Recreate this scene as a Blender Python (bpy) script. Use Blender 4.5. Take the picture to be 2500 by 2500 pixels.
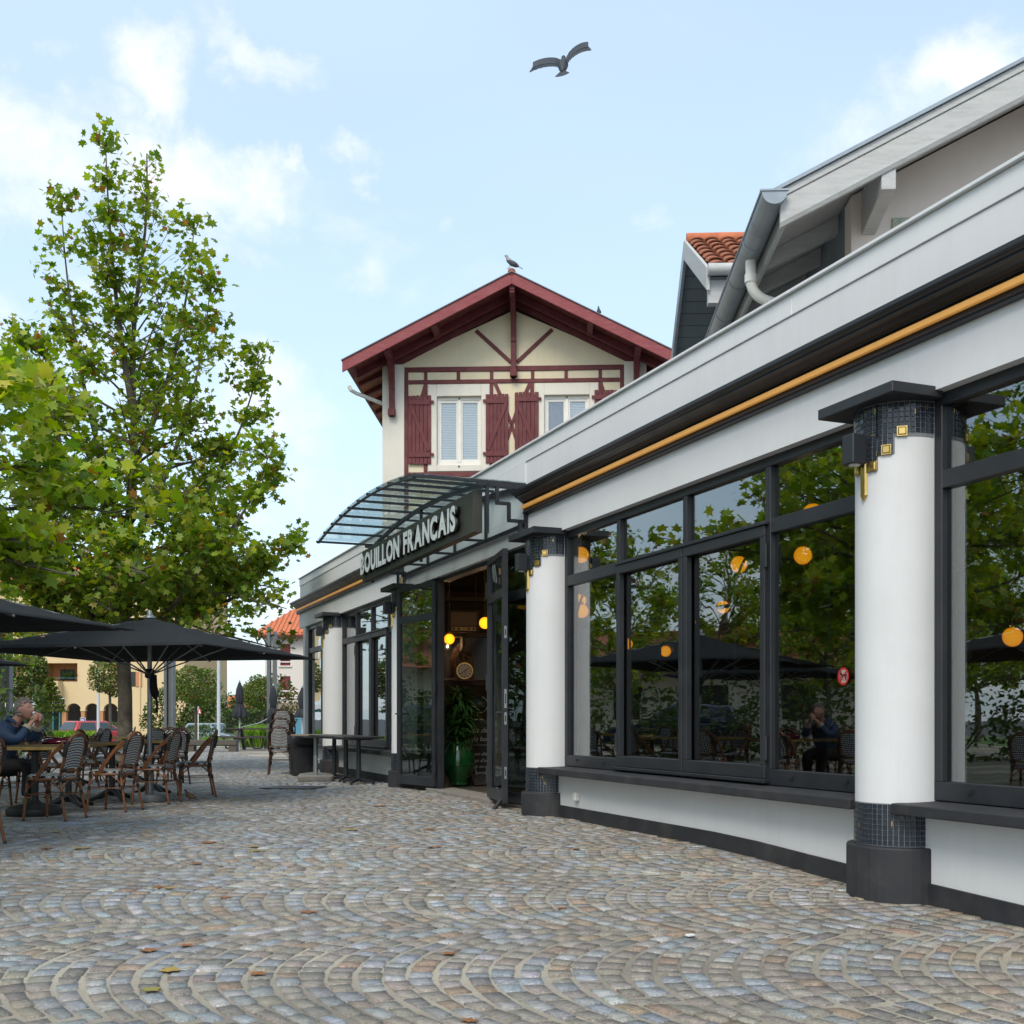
import bpy, bmesh, math, random
import numpy as np
from mathutils import Vector, Matrix

# ---------------------------------------------------------------- clear
for o in list(bpy.data.objects):
    bpy.data.objects.remove(o, do_unlink=True)
S = bpy.context.scene
COL = S.collection
random.seed(7)
RNG = np.random.default_rng(11)
R = math.radians
PI = math.pi

# ---------------------------------------------------------------- camera
EYE = 1.05
FPX = 2750.0            # focal length in pixels of a 2500 px wide picture
cam_d = bpy.data.cameras.new('camera')
cam_d.sensor_width = 36.0
cam_d.lens = 36.0 * FPX / 2500.0
cam_d.shift_y = (1754 - 1250) / 2500.0
cam_d.clip_start = 0.05
cam_d.clip_end = 3000
cam = bpy.data.objects.new('camera', cam_d)
cam.location = (0, 0, EYE)
cam.rotation_euler = (R(90), 0, 0)
COL.objects.link(cam)
S.camera = cam

# ---------------------------------------------------------------- sky, sun, exposure
SUN_EL, SUN_AZ = R(47), R(200)      # azimuth clockwise from +Y (view direction): behind the camera, veiled by thin cloud
SUN_STRENGTH, SKY_STRENGTH, EXPOSURE = 1.1, 0.145, 1.12
W = bpy.data.worlds.new('World')
S.world = W
W.use_nodes = True
nt = W.node_tree
nt.nodes.clear()

def N(tree, kind, **kw):
    n = tree.nodes.new(kind)
    for k, v in kw.items():
        if k.startswith('i_'):
            key = k[2:]
            n.inputs[int(key) if key.isdigit() else key].default_value = v
        else:
            setattr(n, k, v)
    return n

def L(tree, a, b):
    tree.links.new(a, b)

def math_n(tree, op, a, b=None, c=None, clamp=False):
    n = tree.nodes.new('ShaderNodeMath')
    n.operation = op
    n.use_clamp = clamp
    for i, x in enumerate((a, b, c)):
        if x is None:
            continue
        if isinstance(x, (int, float)):
            n.inputs[i].default_value = x
        else:
            L(tree, x, n.inputs[i])
    return n.outputs[0]

sky = N(nt, 'ShaderNodeTexSky', sky_type='NISHITA', sun_disc=False)
sky.sun_elevation = SUN_EL
sky.sun_rotation = SUN_AZ
sky.air_density = 1.0
sky.dust_density = 1.6
sky.ozone_density = 1.2
tc = N(nt, 'ShaderNodeTexCoord')
sep = N(nt, 'ShaderNodeSeparateXYZ')
L(nt, tc.outputs['Generated'], sep.inputs[0])
# clouds float on a flat layer: direction / (height + small) gives the layer's plan coordinates
zc = math_n(nt, 'MAXIMUM', sep.outputs['Z'], 0.0)
den = math_n(nt, 'ADD', zc, 0.16)
px = math_n(nt, 'DIVIDE', sep.outputs['X'], den)
py = math_n(nt, 'DIVIDE', sep.outputs['Y'], den)
comb = N(nt, 'ShaderNodeCombineXYZ')
L(nt, px, comb.inputs[0])
L(nt, py, comb.inputs[1])
n1 = N(nt, 'ShaderNodeTexNoise', i_Scale=1.55, i_Detail=9.0, i_Roughness=0.62, i_Distortion=0.35)
L(nt, comb.outputs[0], n1.inputs['Vector'])
mpg = N(nt, 'ShaderNodeMapping')
mpg.inputs['Location'].default_value = (2.35, 0.4, 5.2)
L(nt, comb.outputs[0], mpg.inputs[0])
L(nt, mpg.outputs[0], n1.inputs['Vector'])
n2 = N(nt, 'ShaderNodeTexNoise', i_Scale=0.55, i_Detail=3.0, i_Roughness=0.5)
L(nt, mpg.outputs[0], n2.inputs['Vector'])
cl = math_n(nt, 'ADD', math_n(nt, 'MULTIPLY', n1.outputs[0], 0.72), math_n(nt, 'MULTIPLY', n2.outputs[0], 0.42))
mr = N(nt, 'ShaderNodeMapRange', interpolation_type='SMOOTHSTEP')
mr.inputs['From Min'].default_value = 0.565
mr.inputs['From Max'].default_value = 0.70
L(nt, cl, mr.inputs['Value'])
puffy = mr.outputs[0]
veil = N(nt, 'ShaderNodeMapRange', interpolation_type='SMOOTHSTEP')
veil.inputs['From Min'].default_value = 0.30
veil.inputs['From Max'].default_value = 0.75
veil.inputs['To Min'].default_value = 0.55
veil.inputs['To Max'].default_value = 0.85
L(nt, n2.outputs[0], veil.inputs['Value'])
skym = N(nt, 'ShaderNodeMix', data_type='RGBA')
L(nt, veil.outputs[0], skym.inputs['Factor'])
L(nt, sky.outputs[0], skym.inputs['A'])
skym.inputs['B'].default_value = (2.5, 3.1, 3.5, 1)      # thin high veil
# larger cumulus: each a soft lump in a fixed direction of the sky, its edge broken by noise
CLOUDS = [(330, 300, 190, 62, 1.0), (50, 280, 130, 95, 1.0), (470, 300, 60, 45, .9), (268, 140, 75, 62, .95), (470, 118, 95, 34, .85), (400, 80, 50, 30, .6), (95, 95, 65, 38, .6), (642, 262, 50, 28, .8),
          (535, 290, 30, 22, .8), (480, 790, 170, 75, .85), (655, 465, 52, 44, .62), (1840, 150, 150, 75, .95), (1690, 240, 180, 70, .62), (1190, 430, 50, 30, .55), (0, 610, 60, 80, .9), (430, 420, 90, 45, .6), (60, 370, 70, 60, .8), (860, 470, 40, 22, .5), (560, 900, 120, 60, .5)]
nd = N(nt, 'ShaderNodeTexNoise', i_Scale=13.0, i_Detail=12.0, i_Roughness=0.68, i_Distortion=0.25)
L(nt, tc.outputs['Generated'], nd.inputs['Vector'])
nw = N(nt, 'ShaderNodeTexNoise', i_Scale=7.0, i_Detail=6.0, i_Roughness=0.6); L(nt, tc.outputs['Generated'], nw.inputs['Vector'])
wsub = N(nt, 'ShaderNodeVectorMath', operation='SUBTRACT'); L(nt, nw.outputs['Color'], wsub.inputs[0]); wsub.inputs[1].default_value = (.5, .5, .5)
wscl = N(nt, 'ShaderNodeVectorMath', operation='SCALE'); L(nt, wsub.outputs[0], wscl.inputs[0]); wscl.inputs['Scale'].default_value = 0.17
wadd = N(nt, 'ShaderNodeVectorMath', operation='ADD'); L(nt, tc.outputs['Generated'], wadd.inputs[0]); L(nt, wscl.outputs[0], wadd.inputs[1])
acc = None
for (cu, cv, a, b_, wgt) in CLOUDS:
    d = Vector(((cu * 1.294 - 1250) / FPX, 1.0, (1754 - cv * 1.294) / FPX)); k = d.length; d.normalize()
    ra = a * 1.294 / FPX / k; rb = b_ * 1.294 / FPX / k
    vs_ = N(nt, 'ShaderNodeVectorMath', operation='SUBTRACT'); vs_.inputs[1].default_value = d; L(nt, wadd.outputs[0], vs_.inputs[0])
    vm_ = N(nt, 'ShaderNodeVectorMath', operation='MULTIPLY'); vm_.inputs[1].default_value = (1 / ra, 1 / ra, 1 / rb); L(nt, vs_.outputs[0], vm_.inputs[0])
    ln = N(nt, 'ShaderNodeVectorMath', operation='LENGTH'); L(nt, vm_.outputs[0], ln.inputs[0])
    mrx = N(nt, 'ShaderNodeMapRange', interpolation_type='SMOOTHSTEP'); mrx.inputs['From Min'].default_value = 1.9; mrx.inputs['From Max'].default_value = 0.1; mrx.inputs['To Max'].default_value = wgt
    L(nt, ln.outputs['Value'], mrx.inputs['Value'])
    acc = mrx.outputs[0] if acc is None else math_n(nt, 'MAXIMUM', acc, mrx.outputs[0])
lump = math_n(nt, 'ADD', acc, math_n(nt, 'MULTIPLY', math_n(nt, 'SUBTRACT', nd.outputs[0], 0.5), 1.7))
mk = N(nt, 'ShaderNodeMapRange', interpolation_type='SMOOTHSTEP'); mk.inputs['From Min'].default_value = 0.12; mk.inputs['From Max'].default_value = 1.35
L(nt, lump, mk.inputs['Value'])
gate = math_n(nt, 'MULTIPLY', mk.outputs[0], math_n(nt, 'MULTIPLY', acc, 4.0, clamp=True))
skyc = N(nt, 'ShaderNodeMix', data_type='RGBA')
L(nt, math_n(nt, 'MULTIPLY', math_n(nt, 'MAXIMUM', gate, math_n(nt, 'MULTIPLY', puffy, 0.55)), 0.95), skyc.inputs['Factor'])
L(nt, skym.outputs['Result'], skyc.inputs['A'])
skyc.inputs['B'].default_value = (3.6, 3.65, 3.72, 1)      # cloud white
bg = N(nt, 'ShaderNodeBackground', i_Strength=SKY_STRENGTH)
L(nt, skyc.outputs['Result'], bg.inputs['Color'])
wo = N(nt, 'ShaderNodeOutputWorld')
L(nt, bg.outputs[0], wo.inputs['Surface'])

sun_d = bpy.data.lights.new('sun', 'SUN')
sun_d.energy = SUN_STRENGTH
sun_d.angle = R(26)
sun_d.color = (1.0, 0.90, 0.76)
sun = bpy.data.objects.new('sun', sun_d)
COL.objects.link(sun)
sdir = Vector((math.sin(SUN_AZ) * math.cos(SUN_EL), math.cos(SUN_AZ) * math.cos(SUN_EL), math.sin(SUN_EL)))
sun.rotation_euler = sdir.to_track_quat('Z', 'Y').to_euler()
sun.location = (20, -20, 30)

S.view_settings.view_transform = 'Standard'
S.view_settings.look = 'None'
S.view_settings.gamma = 1.0
S.view_settings.exposure = EXPOSURE
S.view_settings.use_curve_mapping = False
S.render.engine = 'CYCLES'
cy = S.cycles
cy.use_denoising = True
try:
    cy.denoiser = 'OPENIMAGEDENOISE'
except Exception:
    pass
cy.max_bounces = 7
cy.diffuse_bounces = 3
cy.glossy_bounces = 4
cy.transparent_max_bounces = 14
cy.transmission_bounces = 4
cy.caustics_reflective = False
cy.caustics_refractive = False
cy.sample_clamp_indirect = 6.0

# ---------------------------------------------------------------- helpers
def lab(o, label=None, cat=None, group=None, kind=None):
    if label: o['label'] = label
    if cat: o['category'] = cat
    if group: o['group'] = group
    if kind: o['kind'] = kind
    return o

def empty(name, loc=(0, 0, 0), rz=0.0, label=None, cat=None, group=None, parent=None):
    o = bpy.data.objects.new(name, None)
    o.empty_display_size = 0.2
    COL.objects.link(o)
    o.location = loc
    o.rotation_euler = (0, 0, rz)
    if parent: o.parent = parent
    return lab(o, label, cat, group)

class MB:
    """collects shapes into one mesh"""
    def __init__(s):
        s.v = []; s.f = []
    def add(s, vs, fs):
        b = len(s.v)
        s.v.extend([tuple(v) for v in vs])
        s.f.extend([tuple(b + i for i in f) for f in fs])
        return s
    def box(s, x0, x1, y0, y1, z0, z1):
        x0, x1 = min(x0, x1), max(x0, x1); y0, y1 = min(y0, y1), max(y0, y1); z0, z1 = min(z0, z1), max(z0, z1)
        return s.add([(x0,y0,z0),(x1,y0,z0),(x1,y1,z0),(x0,y1,z0),(x0,y0,z1),(x1,y0,z1),(x1,y1,z1),(x0,y1,z1)],
              [(0,3,2,1),(4,5,6,7),(0,1,5,4),(1,2,6,5),(2,3,7,6),(3,0,4,7)])
    def hexa(s, p):   # 8 points, bottom ring then top ring
        return s.add(p, [(0,3,2,1),(4,5,6,7),(0,1,5,4),(1,2,6,5),(2,3,7,6),(3,0,4,7)])
    def bar(s, p0, p1, w, h, up=(0, 0, 1)):
        p0 = Vector(p0); p1 = Vector(p1)
        d = (p1 - p0).normalized()
        u = Vector(up)
        if abs(d.dot(u)) > 0.98: u = Vector((0, 1, 0))
        a = d.cross(u).normalized() * (w / 2)
        b = a.cross(d).normalized() * (h / 2)
        return s.hexa([p0-a-b, p0+a-b, p1+a-b, p1-a-b, p0-a+b, p0+a+b, p1+a+b, p1-a+b])
    def tube(s, pts, r, n=8, closed=False, cap=True):
        pts = [Vector(p) for p in pts]
        m = len(pts)
        rs = r if isinstance(r, (list, tuple)) else [r] * m
        vs = []; fs = []
        prev = None
        for i, p in enumerate(pts):
            if closed: d = pts[(i + 1) % m] - pts[i - 1]
            elif i == 0: d = pts[1] - pts[0]
            elif i == m - 1: d = pts[-1] - pts[-2]
            else: d = (pts[i + 1] - pts[i]).normalized() + (pts[i] - pts[i - 1]).normalized()
            if d.length < 1e-9: d = Vector((0, 0, 1))
            d.normalize()
            if prev is None:
                u = Vector((0, 0, 1)) if abs(d.z) < 0.9 else Vector((1, 0, 0))
                a = d.cross(u).normalized()
            else:
                a = prev - d * prev.dot(d)
                a.normalize()
            prev = a
            b = d.cross(a)
            for k in range(n):
                t = 2 * PI * k / n
                vs.append(p + (a * math.cos(t) + b * math.sin(t)) * rs[i])
        for i in range(m if closed else m - 1):
            j = (i + 1) % m
            for k in range(n):
                k2 = (k + 1) % n
                fs.append((i*n+k, i*n+k2, j*n+k2, j*n+k))
        if cap and not closed:
            fs.append(tuple(range(n - 1, -1, -1)))
            fs.append(tuple((m - 1) * n + k for k in range(n)))
        return s.add(vs, fs)
    def lathe(s, prof, n=24, c=(0, 0, 0), a0=0.0, a1=2 * PI, ripple=None):
        full = abs(a1 - a0 - 2 * PI) < 1e-6
        k = n if full else n + 1
        vs = []; fs = []
        for (r, z) in prof:
            for i in range(k):
                t = a0 + (a1 - a0) * i / n
                rr = r * (1 + (ripple(t, z) if ripple else 0))
                vs.append((c[0] + rr * math.cos(t), c[1] + rr * math.sin(t), c[2] + z))
        for j in range(len(prof) - 1):
            for i in range(n):
                i2 = (i + 1) % k
                fs.append((j*k+i, j*k+i2, (j+1)*k+i2, (j+1)*k+i))
        if full:
            if prof[0][0] > 1e-6: fs.append(tuple(range(k - 1, -1, -1)))
            if prof[-1][0] > 1e-6: fs.append(tuple((len(prof) - 1) * k + i for i in range(k)))
        return s.add(vs, fs)
    def extrude(s, poly, f0, f1):
        """poly: list of 2d points; f0, f1: functions mapping (a,b) to 3d for each end"""
        m = len(poly)
        vs = [f0(a, b) for a, b in poly] + [f1(a, b) for a, b in poly]
        fs = [tuple(range(m - 1, -1, -1)), tuple(range(m, 2 * m))]
        fs += [(i, (i + 1) % m, m + (i + 1) % m, m + i) for i in range(m)]
        return s.add(vs, fs)
    def sphere(s, c, r, nu=12, nv=8, sc=(1, 1, 1)):
        prof = []
        vs = []; fs = []
        for j in range(nv + 1):
            ph = PI * j / nv
            for i in range(nu):
                t = 2 * PI * i / nu
                vs.append((c[0] + r*sc[0]*math.sin(ph)*math.cos(t), c[1] + r*sc[1]*math.sin(ph)*math.sin(t), c[2] - r*sc[2]*math.cos(ph)))
        for j in range(nv):
            for i in range(nu):
                i2 = (i + 1) % nu
                fs.append((j*nu+i, j*nu+i2, (j+1)*nu+i2, (j+1)*nu+i))
        return s.add(vs, fs)
    def mesh(s, name, recalc=True):
        me = bpy.data.meshes.new(name)
        me.from_pydata([tuple(v) for v in s.v], [], s.f)
        if recalc:
            bm = bmesh.new(); bm.from_mesh(me)
            bmesh.ops.remove_doubles(bm, verts=bm.verts, dist=1e-6)
            bmesh.ops.recalc_face_normals(bm, faces=bm.faces)
            bm.to_mesh(me); bm.free()
        return me
    def build(s, name, mat, parent=None, loc=None, rz=None, smooth=False, bevel=0, seg=1, recalc=True):
        me = s.mesh(name, recalc)
        return obj(name, me, mat, parent, loc, rz, smooth, bevel, seg)

def obj(name, me, mat, parent=None, loc=None, rz=None, smooth=False, bevel=0, seg=1):
    me.materials.clear()
    for m in (mat if isinstance(mat, (list, tuple)) else [mat]):
        me.materials.append(m)
    o = bpy.data.objects.new(name, me)
    COL.objects.link(o)
    if parent: o.parent = parent
    if loc is not None: o.location = loc
    if rz is not None: o.rotation_euler = (0, 0, rz)
    if smooth:
        me.shade_smooth()
        try: me.set_sharp_from_angle(angle=R(38))
        except Exception: pass
    if bevel:
        b = o.modifiers.new('bevel', 'BEVEL')
        b.width = bevel; b.segments = seg; b.limit_method = 'ANGLE'; b.angle_limit = R(40)
        b.harden_normals = False
    return o

KIDS = {}
def copy_tree(o, parent=None):
    c = o.copy()
    COL.objects.link(c)
    c.parent = parent
    for ch in list(o.children):
        copy_tree(ch, c)
    return c

def put(o, loc, rz=0.0, label=None, cat=None, group=None):
    o.location = loc
    o.rotation_euler = (0, 0, rz)
    return lab(o, label, cat, group)

def text_mesh(txt, size=1.0, extrude=0.0, offset=0.0, shear=0.0, align='LEFT'):
    cu = bpy.data.curves.new('text', 'FONT')
    cu.body = txt; cu.size = size; cu.extrude = extrude; cu.offset = offset; cu.shear = shear
    cu.align_x = align
    cu.resolution_u = 4
    t = bpy.data.objects.new('text', cu)
    COL.objects.link(t)
    dg = bpy.context.evaluated_depsgraph_get()
    dg.update()
    me = bpy.data.meshes.new_from_object(t.evaluated_get(dg))
    bpy.data.objects.remove(t, do_unlink=True)
    bpy.data.curves.remove(cu)
    return me

def gz(x, y):
    """height of the ground"""
    if y < 9.5:
        e = 9.5 - y
        return -0.035 * e * min(1.0, e / 1.6) if y > -30 else -0.035 * 39.5
    if y > 42:
        return -0.033 * (min(y, 66.0) - 42)
    return 0.0

def pix(u, v, y):
    """world point seen at pixel (u, v) of the 2500 px photograph at depth y"""
    return Vector(((u - 1250) / FPX * y, y, EYE + (1754 - v) / FPX * y))

def smooth01(x):
    x = max(0.0, min(1.0, x))
    return x * x * (3 - 2 * x)

# ---------------------------------------------------------------- materials
def pmat(name, c1, c2=None, scale=4.0, rough=0.6, metal=0.0, bump=0.0, bscale=40.0, spec=0.5, coat=0.0,
         rough2=None, dirt=None, dscale=1.3, damt=0.35, detail=5.0, world=False, attr=None, attr_amt=1.0, bdist=0.02, aniso=None, streak=0.0):
    m = bpy.data.materials.new(name)
    m.use_nodes = True
    t = m.node_tree
    b = t.nodes['Principled BSDF']
    b.inputs['Metallic'].default_value = metal
    b.inputs['Specular IOR Level'].default_value = spec
    b.inputs['Coat Weight'].default_value = coat
    b.inputs['Roughness'].default_value = rough
    if world:
        g = N(t, 'ShaderNodeNewGeometry'); vec = g.outputs['Position']
    else:
        g = N(t, 'ShaderNodeTexCoord'); vec = g.outputs['Object']
    if aniso:
        mp = N(t, 'ShaderNodeMapping'); mp.inputs['Scale'].default_value = aniso
        L(t, vec, mp.inputs[0]); vec = mp.outputs[0]
    if c2 is None:
        c2 = tuple(min(1, x * 0.86) for x in c1)
    nz = N(t, 'ShaderNodeTexNoise', i_Scale=scale, i_Detail=detail, i_Roughness=0.6)
    L(t, vec, nz.inputs['Vector'])
    rm = N(t, 'ShaderNodeMapRange'); rm.inputs['From Min'].default_value = 0.32; rm.inputs['From Max'].default_value = 0.68
    L(t, nz.outputs[0], rm.inputs['Value'])
    mx = N(t, 'ShaderNodeMix', data_type='RGBA')
    L(t, rm.outputs[0], mx.inputs['Factor'])
    mx.inputs['A'].default_value = (*c1, 1); mx.inputs['B'].default_value = (*c2, 1)
    col = mx.outputs['Result']
    if dirt:
        nd = N(t, 'ShaderNodeTexNoise', i_Scale=dscale, i_Detail=8.0, i_Roughness=0.68)
        L(t, vec, nd.inputs['Vector'])
        rd = N(t, 'ShaderNodeMapRange'); rd.inputs['From Min'].default_value = 0.5; rd.inputs['From Max'].default_value = 0.78
        rd.inputs['To Max'].default_value = damt
        L(t, nd.outputs[0], rd.inputs['Value'])
        md = N(t, 'ShaderNodeMix', data_type='RGBA')
        L(t, rd.outputs[0], md.inputs['Factor']); L(t, col, md.inputs['A']); md.inputs['B'].default_value = (*dirt, 1)
        col = md.outputs['Result']
    if streak:
        ms = N(t, 'ShaderNodeMapping'); ms.inputs['Scale'].default_value = (7.0, 7.0, 0.55); L(t, vec, ms.inputs[0])
        ns = N(t, 'ShaderNodeTexNoise', i_Scale=1.0, i_Detail=6.0, i_Roughness=0.7); L(t, ms.outputs[0], ns.inputs['Vector'])
        rs_ = N(t, 'ShaderNodeMapRange'); rs_.inputs['From Min'].default_value = 0.48; rs_.inputs['From Max'].default_value = 0.75; rs_.inputs['To Max'].default_value = streak
        L(t, ns.outputs[0], rs_.inputs['Value'])
        mz = N(t, 'ShaderNodeMix', data_type='RGBA'); L(t, rs_.outputs[0], mz.inputs['Factor']); L(t, col, mz.inputs['A']); mz.inputs['B'].default_value = (0.40, 0.39, 0.37, 1)
        col = mz.outputs['Result']
    if attr:
        a = N(t, 'ShaderNodeAttribute', attribute_name=attr)
        ma = N(t, 'ShaderNodeMix', data_type='RGBA', blend_type='MULTIPLY')
        ma.inputs['Factor'].default_value = attr_amt
        L(t, col, ma.inputs['A']); L(t, a.outputs['Color'], ma.inputs['B'])
        col = ma.outputs['Result']
    L(t, col, b.inputs['Base Color'])
    if rough2 is not None:
        rr = N(t, 'ShaderNodeMapRange'); rr.inputs['To Min'].default_value = rough; rr.inputs['To Max'].default_value = rough2
        L(t, rm.outputs[0], rr.inputs['Value']); L(t, rr.outputs[0], b.inputs['Roughness'])
    if bump:
        nb = N(t, 'ShaderNodeTexNoise', i_Scale=bscale, i_Detail=4.0, i_Roughness=0.6)
        L(t, vec, nb.inputs['Vector'])
        bp = N(t, 'ShaderNodeBump', i_Strength=bump, i_Distance=bdist)
        L(t, nb.outputs[0], bp.inputs['Height']); L(t, bp.outputs[0], b.inputs['Normal'])
    return m

def leafmat(name, trans=0.35, rough=0.5, spec=0.35):
    m = bpy.data.materials.new(name); m.use_nodes = True
    t = m.node_tree; t.nodes.clear()
    a = N(t, 'ShaderNodeAttribute', attribute_name='tint')
    b = N(t, 'ShaderNodeBsdfPrincipled', i_Roughness=rough)
    b.inputs['Specular IOR Level'].default_value = spec
    tr = N(t, 'ShaderNodeBsdfTranslucent')
    hs = N(t, 'ShaderNodeHueSaturation', i_Saturation=1.15, i_Value=1.35)
    L(t, a.outputs['Color'], hs.inputs['Color']); L(t, hs.outputs[0], tr.inputs['Color'])
    L(t, a.outputs['Color'], b.inputs['Base Color'])
    mx = N(t, 'ShaderNodeMixShader'); mx.inputs[0].default_value = trans
    L(t, b.outputs[0], mx.inputs[1]); L(t, tr.outputs[0], mx.inputs[2])
    o = N(t, 'ShaderNodeOutputMaterial'); L(t, mx.outputs[0], o.inputs[0])
    return m

def glassmat(name, tint=(0.80, 0.84, 0.83), refl=1.0, wave=0.0, rough=0.0, ior=1.52):
    m = bpy.data.materials.new(name); m.use_nodes = True
    t = m.node_tree; t.nodes.clear()
    tr = N(t, 'ShaderNodeBsdfTransparent'); tr.inputs[0].default_value = (*tint, 1)
    gl = N(t, 'ShaderNodeBsdfGlossy'); gl.inputs['Roughness'].default_value = rough
    gl.inputs['Color'].default_value = (0.97, 0.99, 1.0, 1)
    fr = N(t, 'ShaderNodeFresnel', i_IOR=ior)
    fac = math_n(t, 'MULTIPLY', fr.outputs[0], refl, clamp=True)
    if wave:
        tcx = N(t, 'ShaderNodeTexCoord')
        nz = N(t, 'ShaderNodeTexNoise', i_Scale=1.9, i_Detail=1.5)
        L(t, tcx.outputs['Object'], nz.inputs['Vector'])
        bp = N(t, 'ShaderNodeBump', i_Strength=wave, i_Distance=0.02)
        L(t, nz.outputs[0], bp.inputs['Height'])
        L(t, bp.outputs[0], gl.inputs['Normal'])
    mx = N(t, 'ShaderNodeMixShader')
    L(t, fac, mx.inputs[0]); L(t, tr.outputs[0], mx.inputs[1]); L(t, gl.outputs[0], mx.inputs[2])
    o = N(t, 'ShaderNodeOutputMaterial'); L(t, mx.outputs[0], o.inputs[0])
    return m

def emat(name, col, strength):
    m = bpy.data.materials.new(name); m.use_nodes = True
    t = m.node_tree; t.nodes.clear()
    e = N(t, 'ShaderNodeEmission', i_Strength=strength); e.inputs[0].default_value = (*col, 1)
    lw = N(t, 'ShaderNodeLayerWeight', i_Blend=0.35)
    mx = N(t, 'ShaderNodeMix', data_type='RGBA'); mx.inputs['A'].default_value = (*col, 1)
    mx.inputs['B'].default_value = (col[0]*0.8, col[1]*0.5, col[2]*0.3, 1)
    L(t, lw.outputs['Facing'], mx.inputs['Factor']); L(t, mx.outputs['Result'], e.inputs[0])
    o = N(t, 'ShaderNodeOutputMaterial'); L(t, e.outputs[0], o.inputs[0])
    return m

M = {}
M['white_wall'] = pmat('white render', (0.70, 0.72, 0.74), (0.655, 0.68, 0.70), scale=1.3, rough=0.75, bump=0.08, bscale=120, dirt=(0.52, 0.52, 0.51), dscale=0.8, damt=0.30, streak=0.12, bdist=0.004)
M['white_metal'] = pmat('white coping metal', (0.72, 0.745, 0.755), (0.68, 0.705, 0.72), scale=0.8, rough=0.4, dirt=(0.5, 0.52, 0.53), dscale=1.5, damt=0.25, streak=0.14)
M['anthracite'] = pmat('anthracite paint', (0.015, 0.018, 0.023), (0.022, 0.025, 0.031), scale=3, rough=0.38, rough2=0.52, bump=0.03, bscale=120, dirt=(0.07, 0.072, 0.075), dscale=2.2, damt=0.2, bdist=0.004)
M['cornice'] = pmat('black cornice paint', (0.009, 0.010, 0.014), (0.013, 0.015, 0.02), scale=3, rough=0.32, rough2=0.45)
M['plinth'] = pmat('dark plinth paint', (0.017, 0.019, 0.024), (0.027, 0.029, 0.034), scale=5, rough=0.6, rough2=0.75, bump=0.10, bscale=60, dirt=(0.12, 0.11, 0.10), dscale=2.6, damt=0.35, bdist=0.006)
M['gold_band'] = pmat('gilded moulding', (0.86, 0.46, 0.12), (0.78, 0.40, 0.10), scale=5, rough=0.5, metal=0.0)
_gb = M['gold_band'].node_tree.nodes['Principled BSDF']; _gb.inputs['Emission Color'].default_value = (1.0, .45, .10, 1); _gb.inputs['Emission Strength'].default_value = .10      # faint orange glow added to brighten the moulding under the cornice
M['brass'] = pmat('brass', (0.72, 0.50, 0.18), (0.58, 0.38, 0.12), scale=18, rough=0.24, metal=0.95)
M['table_gold'] = pmat('brass table edge', (0.42, 0.29, 0.09), (0.30, 0.20, 0.07), scale=12, rough=0.35, metal=0.7)
M['tile'] = pmat('navy mosaic glass', (0.012, 0.018, 0.030), (0.034, 0.043, 0.058), scale=9, rough=0.08, rough2=0.2, spec=0.6)
M['grout'] = pmat('mosaic grout', (0.20, 0.22, 0.24), scale=20, rough=0.85)
M['glass'] = glassmat('window glass', (0.56, 0.61, 0.60), 1.55, wave=0.07)
M['canopy_glass'] = glassmat('canopy glass', (0.86, 0.93, 0.93), 1.1)
M['house_glass'] = glassmat('house glass', (0.86, 0.89, 0.90), 1.0)
M['black_rubber'] = pmat('black plastic', (0.012, 0.013, 0.015), (0.02, 0.021, 0.023), scale=7, rough=0.42, bump=0.05, bscale=90, dirt=(0.10, 0.09, 0.08), dscale=3, damt=0.25)
M['interior'] = pmat('dark brown panelling', (0.030, 0.022, 0.018), (0.045, 0.033, 0.026), scale=2, rough=0.55)
M['interior_ceiling'] = pmat('dark ceiling', (0.035, 0.030, 0.028), scale=2, rough=0.8)
M['interior_floor'] = pmat('dark floor', (0.05, 0.045, 0.04), (0.09, 0.08, 0.07), scale=3, rough=0.4)
M['lamp'] = emat('lit amber globe', (1.0, 0.36, 0.012), 1.25)
M['bulb_white'] = emat('lit white lamp', (1.0, 0.8, 0.5), 5.0)
M['cane'] = pmat('brown rattan tube', (0.25, 0.098, 0.036), (0.15, 0.055, 0.022), scale=22, rough=0.35, rough2=0.5, bump=0.12, bscale=70, bdist=0.003)
M['cane_dark'] = pmat('dark rattan tube', (0.085, 0.036, 0.020), (0.048, 0.022, 0.014), scale=22, rough=0.35, bump=0.12, bscale=70, bdist=0.003)
M['wrap'] = pmat('black binding', (0.010, 0.009, 0.009), (0.02, 0.017, 0.015), scale=60, rough=0.5, bump=0.3, bscale=220, bdist=0.003)
M['fabric_black'] = pmat('black parasol cloth', (0.014, 0.016, 0.019), (0.020, 0.022, 0.026), scale=3.5, rough=0.85, bump=0.12, bscale=240, spec=0.2, dirt=(0.05, 0.05, 0.05), dscale=1.6, damt=0.3, bdist=0.003)
M['fabric_grey'] = pmat('charcoal parasol cloth', (0.030, 0.036, 0.044), (0.045, 0.05, 0.06), scale=5, rough=0.85, bump=0.15, bscale=120, spec=0.2)
M['steel'] = pmat('galvanised steel', (0.36, 0.38, 0.40), (0.29, 0.31, 0.33), scale=14, rough=0.42, metal=0.6)
M['post_grey'] = pmat('grey painted post', (0.115, 0.13, 0.14), (0.15, 0.165, 0.17), scale=4, rough=0.5)
M['post_white'] = pmat('pale painted post', (0.55, 0.60, 0.64), (0.48, 0.52, 0.56), scale=4, rough=0.5)
M['concrete'] = pmat('concrete', (0.27, 0.25, 0.23), (0.18, 0.17, 0.155), scale=9, rough=0.9, bump=0.35, bscale=55)
M['pavement'] = pmat('pale pavement', (0.43, 0.43, 0.42), (0.36, 0.36, 0.35), scale=1.2, rough=0.85, bump=0.1, bscale=40, world=True)
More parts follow.
